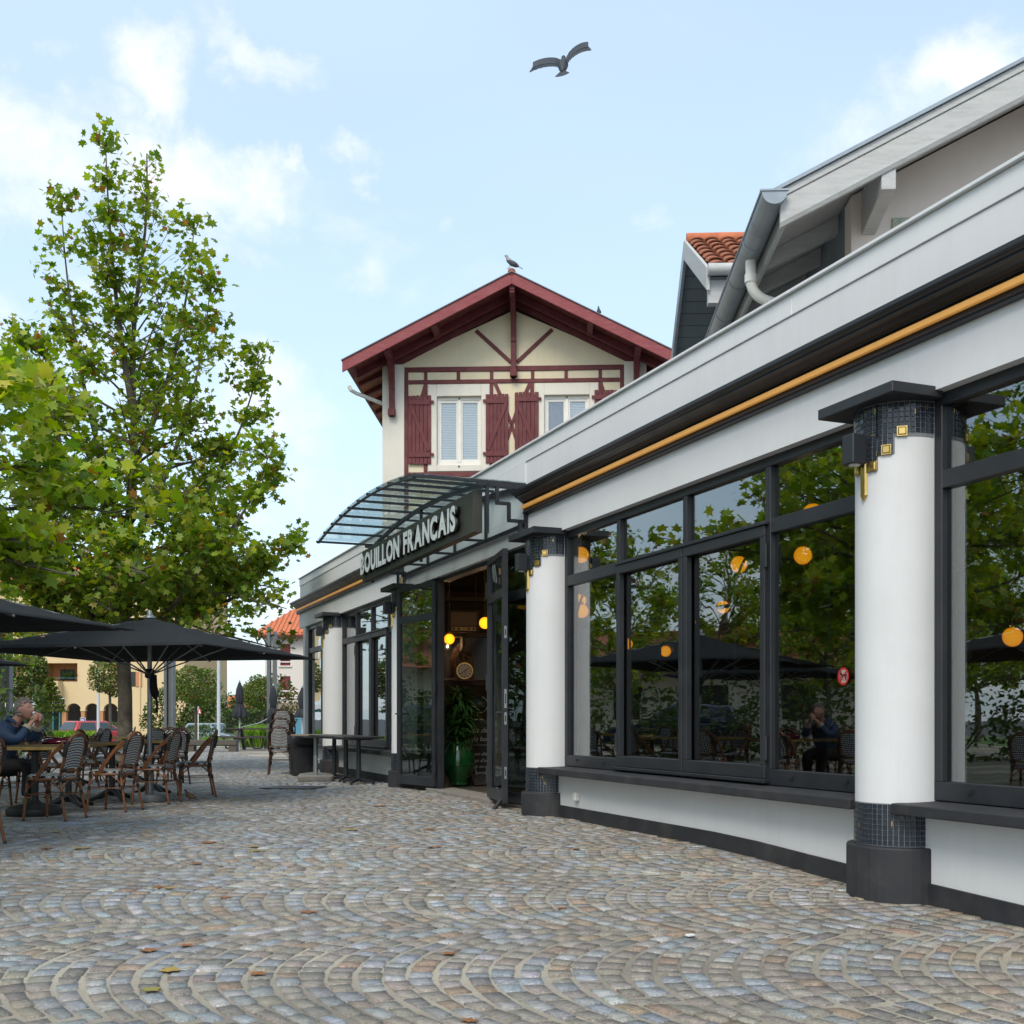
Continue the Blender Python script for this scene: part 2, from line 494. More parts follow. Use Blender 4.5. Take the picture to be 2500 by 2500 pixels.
M['asphalt'] = pmat('asphalt', (0.060, 0.062, 0.065), (0.085, 0.086, 0.086), scale=0.6, rough=0.9, bump=0.2, bscale=30, world=True)
M['lawn'] = pmat('lawn', (0.055, 0.12, 0.022), (0.09, 0.16, 0.035), scale=2.0, rough=0.95, bump=0.5, bscale=25, world=True)
M['old_wood'] = pmat('weathered grey wood', (0.13, 0.115, 0.10), (0.085, 0.075, 0.066), scale=14, rough=0.8, bump=0.3, bscale=60, aniso=(1, 8, 8))
M['dark_wood'] = pmat('dark stained wood', (0.035, 0.028, 0.024), (0.055, 0.045, 0.038), scale=10, rough=0.6, bump=0.2, bscale=60, aniso=(1, 7, 7))
M['clock_wood'] = pmat('carved walnut', (0.10, 0.045, 0.02), (0.045, 0.02, 0.010), scale=26, rough=0.45, bump=0.5, bscale=40)
M['red_wood'] = pmat('oxblood painted timber', (0.135, 0.021, 0.025), (0.105, 0.016, 0.020), scale=3.5, rough=0.55, rough2=0.7, bump=0.12, bscale=50, dirt=(0.24, 0.11, 0.10), dscale=2.6, damt=0.30)
M['red_fascia'] = pmat('weathered red barge board', (0.27, 0.048, 0.055), (0.20, 0.032, 0.040), scale=5, rough=0.6, bump=0.15, bscale=40, dirt=(0.36, 0.14, 0.14), dscale=3.5, damt=0.45, aniso=(1, 1, 4))
M['cream_wall'] = pmat('cream render', (0.74, 0.66, 0.47), (0.69, 0.61, 0.43), scale=1.2, rough=0.85, bump=0.12, bscale=90, dirt=(0.45, 0.39, 0.28), dscale=1.0, damt=0.3, streak=0.14)
M['house_white'] = pmat('off white render', (0.74, 0.71, 0.63), (0.68, 0.65, 0.58), scale=1.2, rough=0.85, bump=0.12, bscale=90, dirt=(0.42, 0.40, 0.35), dscale=0.9, damt=0.3, streak=0.14)
M['window_white'] = pmat('white window paint', (0.80, 0.79, 0.74), (0.74, 0.73, 0.68), scale=6, rough=0.5)
M['blind'] = pmat('pale blind', (0.68, 0.70, 0.68), (0.60, 0.62, 0.61), scale=1, rough=0.7)
M['grey_timber'] = pmat('pale grey painted board', (0.50, 0.51, 0.50), (0.43, 0.44, 0.44), scale=5, rough=0.6, bump=0.15, bscale=30, dirt=(0.30, 0.29, 0.27), dscale=2.5, damt=0.4, aniso=(1, 6, 6))
M['grey_siding'] = pmat('slate blue boarding', (0.22, 0.26, 0.285), (0.18, 0.215, 0.235), scale=3, rough=0.6)
M['zinc'] = pmat('zinc gutter', (0.33, 0.38, 0.42), (0.26, 0.30, 0.335), scale=3, rough=0.38, metal=0.35, dirt=(0.18, 0.2, 0.21), dscale=3, damt=0.4)
M['peach_wall'] = pmat('warm white render', (0.80, 0.72, 0.66), (0.75, 0.67, 0.61), scale=1.5, rough=0.85, bump=0.12, bscale=70, dirt=(0.45, 0.38, 0.33), dscale=1.2, damt=0.25)
M['clay'] = pmat('clay roof tile', (0.36, 0.115, 0.05), (0.20, 0.07, 0.035), scale=9, rough=0.8, bump=0.25, bscale=45, dirt=(0.07, 0.055, 0.04), dscale=5, damt=0.7)
M['clay_orange'] = pmat('orange roof tile', (0.62, 0.20, 0.09), (0.48, 0.14, 0.06), scale=4, rough=0.8, dirt=(0.2, 0.1, 0.06), dscale=2, damt=0.4)
M['far_cream'] = pmat('far cream render', (0.72, 0.56, 0.32), (0.67, 0.51, 0.29), scale=0.15, rough=0.9, dirt=(0.5, 0.38, 0.2), dscale=0.25, damt=0.3)
M['far_terracotta'] = pmat('far terracotta render', (0.55, 0.26, 0.12), scale=0.3, rough=0.9)
M['far_white'] = pmat('far white render', (0.70, 0.65, 0.58), (0.64, 0.59, 0.53), scale=0.2, rough=0.9)
M['far_brown'] = pmat('far brown stone', (0.27, 0.22, 0.165), (0.22, 0.175, 0.13), scale=1.5, rough=0.9)
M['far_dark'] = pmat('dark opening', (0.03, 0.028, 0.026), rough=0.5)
M['shutter_red'] = pmat('red roller shutter', (0.23, 0.03, 0.035), (0.19, 0.024, 0.03), scale=2, rough=0.6)
M['teal'] = pmat('teal shopfront paint', (0.03, 0.20, 0.19), scale=2, rough=0.5)
M['bark'] = pmat('plane bark', (0.16, 0.135, 0.10), (0.06, 0.05, 0.038), scale=5, rough=0.9, bump=0.5, bscale=14, dirt=(0.27, 0.25, 0.19), dscale=6, damt=0.6)
M['bark_thin'] = pmat('grey bark', (0.12, 0.10, 0.08), (0.07, 0.058, 0.045), scale=8, rough=0.9, bump=0.4, bscale=25)
M['leaf'] = leafmat('plane leaf', 0.46, 0.42)
M['leaf_dense'] = leafmat('small leaf', 0.22, 0.5)
M['grass'] = leafmat('grass blade', 0.35, 0.5)
M['pot_green'] = pmat('green glaze', (0.007, 0.055, 0.016), (0.013, 0.095, 0.026), scale=7, rough=0.10, rough2=0.2, coat=0.6, bump=0.06, bscale=12)
M['chalk'] = pmat('chalk white', (0.72, 0.72, 0.70), rough=0.9)
M['slate'] = pmat('blackboard', (0.012, 0.012, 0.013), (0.02, 0.02, 0.021), scale=4, rough=0.6)
M['skin'] = pmat('skin', (0.56, 0.30, 0.22), (0.50, 0.24, 0.17), scale=14, rough=0.5)
M['hair'] = pmat('grey hair', (0.42, 0.39, 0.35), (0.24, 0.22, 0.20), scale=60, rough=0.6, bump=0.8, bscale=90)
M['jacket'] = pmat('blue quilted cloth', (0.030, 0.065, 0.135), (0.022, 0.048, 0.10), scale=9, rough=0.75, bump=0.35, bscale=26, bdist=0.012)
M['cuff'] = pmat('cream cuff', (0.45, 0.40, 0.30), rough=0.8)
M['trouser'] = pmat('black trousers', (0.012, 0.012, 0.014), rough=0.85)
M['burgundy'] = pmat('burgundy gloss', (0.14, 0.012, 0.035), (0.09, 0.008, 0.022), scale=5, rough=0.12, coat=0.7)
M['red_paint'] = pmat('red car paint', (0.50, 0.045, 0.05), rough=0.3, coat=0.5)
M['silver_paint'] = pmat('silver blue car paint', (0.30, 0.37, 0.42), rough=0.28, metal=0.4, coat=0.5)
M['car_glass'] = pmat('car glass', (0.03, 0.05, 0.055), rough=0.06, spec=0.8)
M['tyre'] = pmat('tyre', (0.02, 0.02, 0.02), rough=0.8)
M['sign_white'] = pmat('sign white', (0.78, 0.78, 0.76), rough=0.5)
M['sign_red'] = pmat('sign red', (0.50, 0.02, 0.02), rough=0.4)
M['sign_blue'] = pmat('sign blue', (0.02, 0.10, 0.42), rough=0.4)
M['sign_board'] = pmat('olive black signboard', (0.042, 0.043, 0.032), (0.036, 0.037, 0.028), scale=2, rough=0.5)
M['letter_face'] = pmat('mottled silver letter', (0.92, 0.92, 0.92), (0.66, 0.67, 0.68), scale=9, rough=0.4, detail=3)
M['letter_side'] = pmat('black letter return', (0.012, 0.012, 0.013), rough=0.4)
M['pigeon'] = pmat('slate pigeon', (0.035, 0.045, 0.062), (0.02, 0.026, 0.036), scale=20, rough=0.6)
M['pigeon_brown'] = pmat('brown feather', (0.11, 0.075, 0.05), (0.05, 0.045, 0.045), scale=20, rough=0.7)
M['pigeon_pale'] = pmat('pale grey feather', (0.34, 0.33, 0.32), (0.20, 0.20, 0.21), scale=20, rough=0.7)
M['sparrow'] = pmat('brown sparrow', (0.14, 0.09, 0.05), (0.07, 0.045, 0.03), scale=60, rough=0.8)
M['dry_leaf'] = pmat('dry leaf', (0.34, 0.15, 0.04), (0.42, 0.24, 0.06), scale=3, rough=0.7)
M['copper_pink'] = pmat('pink bottle', (0.45, 0.04, 0.10), (0.5, 0.25, 0.04), scale=3, rough=0.3)

# ================================================================ the ground
def gz_arr(x, y):
    e = 9.5 - y
    z = np.where(y < 9.5, -0.035 * e * np.clip(e / 1.6, 0, 1), 0.0)
    return np.where(y > 42, -0.033 * (np.minimum(y, 66.0) - 42), z)

def sheet(name, x0, x1, y0, y1, nx, ny, dz, mat, ys=None):
    xs = np.linspace(x0, x1, nx + 1)
    ys = np.linspace(y0, y1, ny + 1) if ys is None else np.array(ys, float)
    ny = len(ys) - 1
    X, Y = np.meshgrid(xs, ys)
    Z = gz_arr(X, Y) + dz
    v = np.stack([X, Y, Z], -1).reshape(-1, 3)
    f = []
    for j in range(ny):
        for i in range(nx):
            a = j * (nx + 1) + i
            f.append((a, a + 1, a + nx + 2, a + nx + 1))
    me = bpy.data.meshes.new(name)
    me.from_pydata(v.tolist(), [], f)
    o = obj(name, me, mat)
    lab(o, kind='structure')
    return o

ys_all = [-1200, -300, -60, -30, -20, -10] + [ -8 + i for i in range(0, 21)] + [16, 24, 34, 42, 46, 52, 60, 66, 70, 80, 100, 140, 300, 1500]
ground = sheet('ground', -1200, 1200, 0, 0, 24, 0, -0.075, M['asphalt'], ys=ys_all)

# plaza bed of sandy mortar under the setts; beyond the built setts it carries their pattern
mm = bpy.data.materials.new('sandy sett bed'); mm.use_nodes = True
t = mm.node_tree; b = t.nodes['Principled BSDF']; b.inputs['Roughness'].default_value = 0.95
g = N(t, 'ShaderNodeNewGeometry')
nz = N(t, 'ShaderNodeTexNoise', i_Scale=0.7, i_Detail=6.0); L(t, g.outputs['Position'], nz.inputs['Vector'])
nf = N(t, 'ShaderNodeTexNoise', i_Scale=60.0, i_Detail=3.0); L(t, g.outputs['Position'], nf.inputs['Vector'])
cr = N(t, 'ShaderNodeValToRGB')
cr.color_ramp.elements[0].position = 0.38; cr.color_ramp.elements[0].color = (0.19, 0.17, 0.14, 1)
cr.color_ramp.elements[1].position = 0.62; cr.color_ramp.elements[1].color = (0.37, 0.335, 0.265, 1)
L(t, nz.outputs[0], cr.inputs[0])
mxx = N(t, 'ShaderNodeMix', data_type='RGBA', blend_type='MULTIPLY', i_Factor=0.6)
L(t, cr.outputs[0], mxx.inputs['A']); L(t, nf.outputs['Color'], mxx.inputs['B'])
hv = N(t, 'ShaderNodeHueSaturation', i_Saturation=0.9, i_Value=1.5); L(t, mxx.outputs['Result'], hv.inputs['Color'])
L(t, hv.outputs[0], b.inputs['Base Color'])
bp = N(t, 'ShaderNodeBump', i_Strength=0.5, i_Distance=0.01); L(t, nf.outputs[0], bp.inputs['Height']); L(t, bp.outputs[0], b.inputs['Normal'])
M['bed'] = mm
plaza = sheet('plaza', -34, 12, -14, 40.5, 23, 0, -0.0055, M['bed'],
              ys=[-14, -8, -4, -2] + [-1 + 0.5 * i for i in range(0, 24)] + [11, 13, 16, 20, 25, 30, 35, 40.5])

# split stone: tint per sett, dark flecks and pale streaks at two scales, rough cleaved relief
sm = bpy.data.materials.new('split stone'); sm.use_nodes = True
t = sm.node_tree; b = t.nodes['Principled BSDF']
g = N(t, 'ShaderNodeNewGeometry'); a = N(t, 'ShaderNodeAttribute', attribute_name='tint')
sw = N(t, 'ShaderNodeVectorMath', operation='ADD'); L(t, g.outputs['Position'], sw.inputs[0])
sc_ = N(t, 'ShaderNodeVectorMath', operation='SCALE'); sc_.inputs['Scale'].default_value = 37.0; L(t, a.outputs['Color'], sc_.inputs[0]); L(t, sc_.outputs[0], sw.inputs[1])
mp = N(t, 'ShaderNodeMapping'); mp.inputs['Scale'].default_value = (1.0, 2.4, 1.0); mp.inputs['Rotation'].default_value = (0, 0, .5); L(t, sw.outputs[0], mp.inputs[0])
f1 = N(t, 'ShaderNodeTexNoise', i_Scale=34.0, i_Detail=8.0, i_Roughness=0.72); L(t, mp.outputs[0], f1.inputs['Vector'])
f2 = N(t, 'ShaderNodeTexNoise', i_Scale=120.0, i_Detail=4.0, i_Roughness=0.7); L(t, mp.outputs[0], f2.inputs['Vector'])
f3 = N(t, 'ShaderNodeTexNoise', i_Scale=0.8, i_Detail=7.0, i_Roughness=0.65); L(t, g.outputs['Position'], f3.inputs['Vector'])
r1_ = N(t, 'ShaderNodeMapRange'); r1_.inputs['From Min'].default_value = .36; r1_.inputs['From Max'].default_value = .64; r1_.inputs['To Min'].default_value = .55; r1_.inputs['To Max'].default_value = 1.45; L(t, f1.outputs[0], r1_.inputs['Value'])
r2_ = N(t, 'ShaderNodeMapRange'); r2_.inputs['From Min'].default_value = .38; r2_.inputs['From Max'].default_value = .62; r2_.inputs['To Min'].default_value = .66; r2_.inputs['To Max'].default_value = 1.34; L(t, f2.outputs[0], r2_.inputs['Value'])
vv = N(t, 'ShaderNodeVectorMath', operation='SCALE'); L(t, a.outputs['Color'], vv.inputs[0]); L(t, math_n(t, 'MULTIPLY', r1_.outputs[0], r2_.outputs[0]), vv.inputs['Scale'])
dm = N(t, 'ShaderNodeMapRange'); dm.inputs['From Min'].default_value = .46; dm.inputs['From Max'].default_value = .72; dm.inputs['To Max'].default_value = .55; L(t, f3.outputs[0], dm.inputs['Value'])
mxd = N(t, 'ShaderNodeMix', data_type='RGBA'); L(t, dm.outputs[0], mxd.inputs['Factor']); L(t, vv.outputs[0], mxd.inputs['A']); mxd.inputs['B'].default_value = (.27, .245, .205, 1)
f4 = N(t, 'ShaderNodeTexNoise', i_Scale=58.0, i_Detail=5.0, i_Roughness=0.75); L(t, sw.outputs[0], f4.inputs['Vector'])
fl = N(t, 'ShaderNodeMapRange'); fl.inputs['From Min'].default_value = .60; fl.inputs['From Max'].default_value = .68; fl.inputs['To Max'].default_value = .7; L(t, f4.outputs[0], fl.inputs['Value'])
mxf = N(t, 'ShaderNodeMix', data_type='RGBA'); L(t, fl.outputs[0], mxf.inputs['Factor']); L(t, mxd.outputs['Result'], mxf.inputs['A']); mxf.inputs['B'].default_value = (.50, .50, .48, 1)
L(t, mxf.outputs['Result'], b.inputs['Base Color'])
rr_m = N(t, 'ShaderNodeMapRange'); rr_m.inputs['To Min'].default_value = .42; rr_m.inputs['To Max'].default_value = .8; L(t, f1.outputs[0], rr_m.inputs['Value']); L(t, rr_m.outputs[0], b.inputs['Roughness'])
bp = N(t, 'ShaderNodeBump', i_Strength=.85, i_Distance=.012); L(t, f1.outputs[0], bp.inputs['Height']); L(t, bp.outputs[0], b.inputs['Normal'])
M['sett'] = sm

def make_setts():
    rng = np.random.default_rng(3)
    al = R(-4.0)
    ex = np.array([math.cos(al), math.sin(al)]); ey = np.array([-math.sin(al), math.cos(al)])
    Wd, sag, dl = 1.80, 0.46, 0.128
    quads = []
    k0, k1 = -2, 25
    for k in range(k0, k1):
        qc = k * Wd - 0.05
        yc = qc
        half = max(2.8, 0.455 * (qc + 2.2) + 2.4)
        if qc < 1.2: half = 3.6
        nst = 15
        i0 = int(-half / dl) - 4; i1 = int(half / dl) + 4
        ii = np.arange(i0, i1)
        off = rng.uniform(0, dl)
        # stone joints across the strip, jittered for every arc
        for i in ii:
            a = i * dl + off
            n_i = nst + rng.integers(-1, 2)
            sj = np.linspace(-Wd / 2 - 0.022, Wd / 2 + 0.022, n_i + 1)
            sj[1:-1] += rng.uniform(-0.018, 0.018, n_i - 1)
            m = 8 * sag * sj / Wd ** 2
            sj2 = sj - m * dl / (1 + m * m)
            f = lambda s: -sag * (1 - 4 * s * s / Wd ** 2)
            wob = 0.010 * np.sin(sj * 5.1 + i * 1.7) + rng.uniform(-0.004, 0.004, n_i + 1)
            A = np.stack([a + f(sj) + wob, sj], -1)
            B = np.stack([a + dl + f(sj2) + wob * 0.6, sj2], -1)
            q = np.stack([A[:-1], B[:-1], B[1:], A[1:]], 1)      # n,4,2 (along e, across q)
            q[:, :, 1] += qc
            quads.append(q)
    Q = np.concatenate(quads, 0)
    P = Q[..., 0:1] * ex + Q[..., 1:2] * ey                     # world xy
    c = P.mean(1)
    # keep what stands on the plaza in front of the building and in or near the view
    wall_p = 4.97 - (c[:, 0] * 0.928 + c[:, 1] * 0.372)
    keep = (wall_p > 0.03) & (c[:, 1] > 1.5) & (c[:, 1] < 40.2) & (np.abs(c[:, 0]) < 0.455 * c[:, 1] + 2.2) & (c[:, 0] > -30)
    P = P[keep]; c = c[keep]
    n = len(P)
    # shrink to leave joints: wider along the arcs than between stones
    d = P - c[:, None]
    ctr = c[:, None]
    u = P[:, 1] - P[:, 0]; u /= np.linalg.norm(u, axis=1)[:, None]          # along e (stone depth)
    w = P[:, 3] - P[:, 0]; w /= np.linalg.norm(w, axis=1)[:, None]
    ga = rng.uniform(0.006, 0.015, n); gb = rng.uniform(0.0025, 0.0065, n)
    sg_u = np.array([1, -1, -1, 1.0]); sg_w = np.array([1, 1, -1, -1.0])
    Pb = P + (sg_u[None, :, None] * u[:, None] * ga[:, None, None]) + (sg_w[None, :, None] * w[:, None] * gb[:, None, None])
    Pb += rng.uniform(-0.0065, 0.0065, Pb.shape)
    Pt = ctr + (Pb - ctr) * (1 - rng.uniform(0.015, 0.06, (n, 1, 1)))
    zb = gz_arr(c[:, 0], c[:, 1])
    h = rng.normal(0.0, 0.0018, n)
    tilt = rng.uniform(-0.0022, 0.0022, (n, 4))
    zt = zb[:, None] + h[:, None] + tilt
    V = np.zeros((n, 9, 3))
    V[:, 0:4, :2] = Pb; V[:, 0:4, 2] = (zb - 0.020)[:, None]
    V[:, 4:8, :2] = Pt; V[:, 4:8, 2] = zt
    V[:, 8, :2] = ctr[:, 0] + rng.uniform(-0.015, 0.015, (n, 2)); V[:, 8, 2] = zt.mean(1) + rng.uniform(-0.001, 0.002, n)
    F = np.array([[0, 1, 5], [0, 5, 4], [1, 2, 6], [1, 6, 5], [2, 3, 7], [2, 7, 6], [3, 0, 4], [3, 4, 7],
                  [4, 5, 8], [5, 6, 8], [6, 7, 8], [7, 4, 8]])
    # outward winding
    cross = (Pb[:, 1, 0] - Pb[:, 0, 0]) * (Pb[:, 2, 1] - Pb[:, 1, 1]) - (Pb[:, 1, 1] - Pb[:, 0, 1]) * (Pb[:, 2, 0] - Pb[:, 1, 0])
    if np.median(cross) < 0:
        F = F[:, ::-1]
    # colours
    pal = np.array([[0.205, 0.225, 0.243], [0.185, 0.170, 0.152], [0.200, 0.178, 0.152], [0.215, 0.165, 0.122], [0.270, 0.272, 0.272], [0.145, 0.138, 0.130], [0.215, 0.203, 0.186], [0.182, 0.196, 0.208]])
    big = np.sin(c[:, 0] * 0.9 + 1.0) + np.sin(c[:, 1] * 0.7 + c[:, 0] * 0.4)
    base_p = np.array([0.19, 0.20, 0.20, 0.06, 0.08, 0.07, 0.12, 0.10])
    warm = np.clip((c[:, 0] + 0.5) / 4.0, -0.6, 1.0) * 0.5 + big * 0.12
    idx = np.empty(n, int)
    r1 = rng.random(n)
    wgt = np.array([-1, 0.4, 1, 1.6, -0.5, 0, 0.3, -1])
    pr = base_p[None, :] * np.exp(warm[:, None] * wgt[None, :])
    pr /= pr.sum(1)[:, None]
    cum = pr.cumsum(1)
    idx = (r1[:, None] > cum).sum(1).clip(0, 7)
    col = pal[idx] * rng.uniform(0.84, 1.18, (n, 1)) * rng.uniform(0.96, 1.04, (n, 3)) * 1.42
    # which show largest in the picture
    inview = (np.abs(c[:, 0] / c[:, 1]) < 0.452) & ((EYE - zb) / c[:, 1] * FPX < 742)
    area = np.where(inview, 1.0 / c[:, 1] ** 3, 0)
    order = np.argsort(-area)
    big300 = order[:300]
    mask = np.ones(n, bool); mask[big300] = False
    # the rest as one mesh
    def mk(name, Vs, cols):
        m_ = len(Vs)
        vv = Vs.reshape(-1, 3)
        ff = (F[None] + (np.arange(m_) * 9)[:, None, None]).reshape(-1, 3)
        me = bpy.data.meshes.new(name)
        me.vertices.add(len(vv)); me.vertices.foreach_set('co', vv.astype(np.float32).ravel())
        me.loops.add(ff.size); me.loops.foreach_set('vertex_index', ff.astype(np.int32).ravel())
        me.polygons.add(len(ff))
        me.polygons.foreach_set('loop_start', np.arange(0, ff.size, 3, dtype=np.int32))
        me.polygons.foreach_set('loop_total', np.full(len(ff), 3, np.int32))
        at = me.attributes.new('tint', 'FLOAT_COLOR', 'FACE')
        cc = np.ones((len(ff), 4), np.float32); cc[:, :3] = np.repeat(cols, 12, 0)
        at.data.foreach_set('color', cc.ravel())
        me.update(); me.validate()
        return me
    o = obj('cobbles', mk('cobbles', V[mask], col[mask]), M['sett'], plaza)
    o['kind'] = 'stuff'
    for j in big300:
        obj('cobble', mk('cobble', V[j:j+1], col[j:j+1]), M['sett'], plaza)
    print('setts', n)
make_setts()

# far side of the plaza: pale pavement strip, grass beds, road surface
pav = sheet('pavement', -40, 14, 40.5, 44.5, 20, 0, 0.012, M['pavement'], ys=[40.5, 42, 43.2, 44.5])
lawn = sheet('lawn', -46, 10, 44.5, 55, 20, 0, -0.02, M['lawn'], ys=[44.5, 47, 50, 53, 55])
lawn2 = sheet('lawn', -60, -34, -14, 44, 8, 0, -0.03, M['lawn'], ys=[-14, 0, 5, 9, 20, 30, 44])

# dark drain cover by the folded tables
mb = MB(); mb.box(-0.42, 0.42, -0.30, 0.30, -0.02, 0.016)
dc = mb.build('drain_cover', M['black_rubber'], loc=(-2.75 - 0.55, 17.0, 0.0), rz=R(-12), bevel=0.006)
lab(dc, 'flat dark drain cover set in the cobbles by the stacked tables', 'drain cover')

# fallen plane leaves: each a small curled five-lobed leaf
LEAF = np.array([[0, -0.50], [0.16, -0.30], [0.50, -0.22], [0.33, 0.00], [0.52, 0.26], [0.20, 0.22], [0.0, 0.58],
                 [-0.20, 0.22], [-0.52, 0.26], [-0.33, 0.00], [-0.50, -0.22], [-0.16, -0.30]])
def fallen_leaf(u, v, size, c, labl):
    y = FPX * EYE / (v - 1754)
    for _ in range(4):
        x = (u - 1250) / FPX * y
        y = FPX * (EYE - gz(x, y)) / (v - 1754)
    x = (u - 1250) / FPX * y
    size *= .82
    mb = MB()
    vs = [(0, 0, 0.004)] + [(p[0] * size, p[1] * size, 0.002 + 0.04 * size * abs(math.sin(3.1 * p[0] + 2 * p[1] + u)) + 0.06 * size * p[0] ** 2) for p in LEAF]
    top = [tuple(q) for q in vs]
    n = len(LEAF)
    mb.add(top, [(0, 1 + i, 1 + (i + 1) % n) for i in range(n)])
    mb.tube([(0, -0.5 * size, 0.004), (0.03 * size, -0.85 * size, 0.006)], 0.0018, 4)
    me = mb.mesh('fallen_leaf', recalc=False)
    o = obj('fallen_leaf', me, M[c], None, (x, y, gz(x, y) + 0.003), random.uniform(0, 6.28))
    lab(o, labl, 'leaf', 'dry leaves fallen on the cobbles')
M['leaf_yellow'] = pmat('yellow leaf', (0.42, 0.26, 0.05), (0.30, 0.24, 0.06), scale=14, rough=0.7)
M['leaf_brown'] = pmat('brown leaf', (0.22, 0.085, 0.03), (0.30, 0.13, 0.04), scale=14, rough=0.7)
M['leaf_olive'] = pmat('olive leaf', (0.22, 0.24, 0.06), (0.28, 0.2, 0.05), scale=14, rough=0.7)
LV = [(418, 2371, .14, 'leaf_yellow', 'yellow orange fallen leaf near the bottom left, largest on the cobbles'),
      (368, 2419, .12, 'leaf_olive', 'olive yellow fallen leaf at the bottom left of the cobbles'),
      (630, 2379, .11, 'leaf_brown', 'orange brown fallen leaf right of the large yellow one'),
      (362, 2322, .12, 'leaf_brown', 'orange fallen leaf above the large yellow one'),
      (752, 2229, .14, 'leaf_brown', 'flat brown fallen leaf in the middle of the cobbles'),
      (390, 2167, .13, 'leaf_brown', 'dark brown curled leaf left of a pair'),
      (414, 2170, .11, 'leaf_yellow', 'yellow leaf lying right beside a dark brown curled leaf'),
      (552, 2193, .10, 'leaf_brown', 'small brown leaf on end in the left middle of the cobbles'),
      (627, 2079, .17, 'leaf_olive', 'pale green yellow leaf below an orange one, mid plaza'),
      (620, 2068, .13, 'leaf_yellow', 'orange yellow leaf just above a pale green one'),
      (510, 2058, .18, 'leaf_brown', 'wide rusty leaf lying left of the yellow pair'),
      (200, 2072, .18, 'leaf_yellow', 'long pale brown leaf below the nearest chair'),
      (112, 2073, .15, 'leaf_brown', 'rust leaf at the left of the plaza below the chairs'),
      (480, 2109, .12, 'leaf_brown', 'dark rust leaf below the wide rusty one'),
      (455, 2310, .09, 'leaf_brown', 'small rust leaf left of centre at the lower plaza'),
      (1048, 2026, .18, 'leaf_brown', 'orange leaf on the cobbles in front of the entrance'),
      (1062, 2069, .16, 'leaf_brown', 'brown leaf farther out in front of the entrance'),
      (860, 2027, .18, 'leaf_yellow', 'light orange leaf in the centre of the far plaza'),
      (928, 1969, .22, 'leaf_brown', 'flattened red brown leaf near the open left door'),
      (1096, 2330, .10, 'leaf_brown', 'rusty leaf toward the lower centre of the cobbles'),
      (1146, 2494, .09, 'leaf_brown', 'tiny rust leaf at the bottom centre edge'),
      (1372, 2219, .09, 'leaf_brown', 'reddish leaf right of centre on the cobbles'),
      (1405, 2074, .10, 'leaf_brown', 'small rust leaf close to the restaurant plinth'),
      (214, 1973, .14, 'leaf_brown', 'crumpled brown leaf beside the table foot under the chairs'),
      (570, 1954, .18, 'leaf_yellow', 'pale leaf beside the side-on chair and sparrow'),
      (136, 2032, .15, 'leaf_yellow', 'ochre leaf right under the nearest chair legs')]
for a in LV: fallen_leaf(*a)
# scrap of paper
mb = MB(); mb.box(-0.024, 0.024, -0.016, 0.016, 0.0, 0.012)
y = FPX * 1.14 / (2274 - 1754)
pc = mb.build('paper_scrap', M['sign_white'], loc=((1685 - 1250) / FPX * y, y, gz(0, y) + 0.006), rz=0.5, bevel=0.003)
lab(pc, 'tiny white scrap of paper on the cobbles', 'litter')

# glass: own Fresnel so that thin panes never turn into mirrors on their inner face
def glass_fix(m, f0=0.045, gain=1.0):
    t = m.node_tree
    mx = [n for n in t.nodes if n.type == 'MIX_SHADER'][0]
    g = N(t, 'ShaderNodeNewGeometry')
    vm = N(t, 'ShaderNodeVectorMath', operation='DOT_PRODUCT')
    L(t, g.outputs['Incoming'], vm.inputs[0]); L(t, g.outputs['Normal'], vm.inputs[1])
    c = math_n(t, 'ABSOLUTE', vm.outputs['Value'])
    s = math_n(t, 'POWER', math_n(t, 'SUBTRACT', 1.0, c, clamp=True), 5.0)
    f = math_n(t, 'MULTIPLY_ADD', s, 1 - f0, f0)
    f = math_n(t, 'MULTIPLY', f, gain, clamp=True)
    L(t, f, mx.inputs[0])
glass_fix(M['glass'], 0.165, 1.25)
glass_fix(M['canopy_glass'], 0.06, 1.0)
glass_fix(M['house_glass'], 0.10, 1.2)

# ================================================================ the restaurant
TH = math.atan(1103 / FPX)
CT, ST = math.cos(TH), math.sin(TH)
DW = 4.97
REST_O = Vector((DW * CT, DW * ST, 0))
def rl(t, p, z=0.0):
    """restaurant coordinates (along the wall, out from the wall, up) -> world"""
    return Vector((REST_O.x - ST * t - CT * p, REST_O.y + CT * t - ST * p, z))
def to_rl(v):
    q = Vector(v) - REST_O
    return Vector((-ST * q.x + CT * q.y, -CT * q.x - ST * q.y, v[2]))
rest = empty('restaurant', REST_O, R(90) + TH, 'long low white restaurant with anthracite glazing, dark cornice and gold band', 'restaurant')
def wall_gz(t): return gz(0, REST_O.y + CT * t)
T0, T1, TE = 0.6, 24.6, 25.2
COLS = [5.79, 11.32, 16.73, 21.65]

# walls
mb = MB()
for a, b_ in ((T0, 11.32), (16.73, T1)):
    mb.box(a, b_, -0.26, 0.0, -0.4, 0.455)
mb.box(T0, TE, -0.26, 0.0, 3.06, 3.395)
mb.box(T0, TE, -0.30, -0.02, 3.40, 4.005)
mb.box(12.0, 17.05, -0.02, 0.0, 3.397, 4.002)
for c in COLS: mb.box(c - 0.262, c + 0.262, -0.24, -0.02, 0.457, 3.058)
mb.box(T1 - 0.02, T1 + 0.2, -0.25, -0.01, -0.3, 3.058)
mb.box(TE - 0.28, TE - 0.02, -9.0, -0.31, 3.07, 4.0)           # return of the upper wall at the far corner
mb.box(T1 + 0.0, T1 + 0.2, -9.0, -0.27, -0.3, 3.06)
mb.build('wall', M['white_wall'], rest)
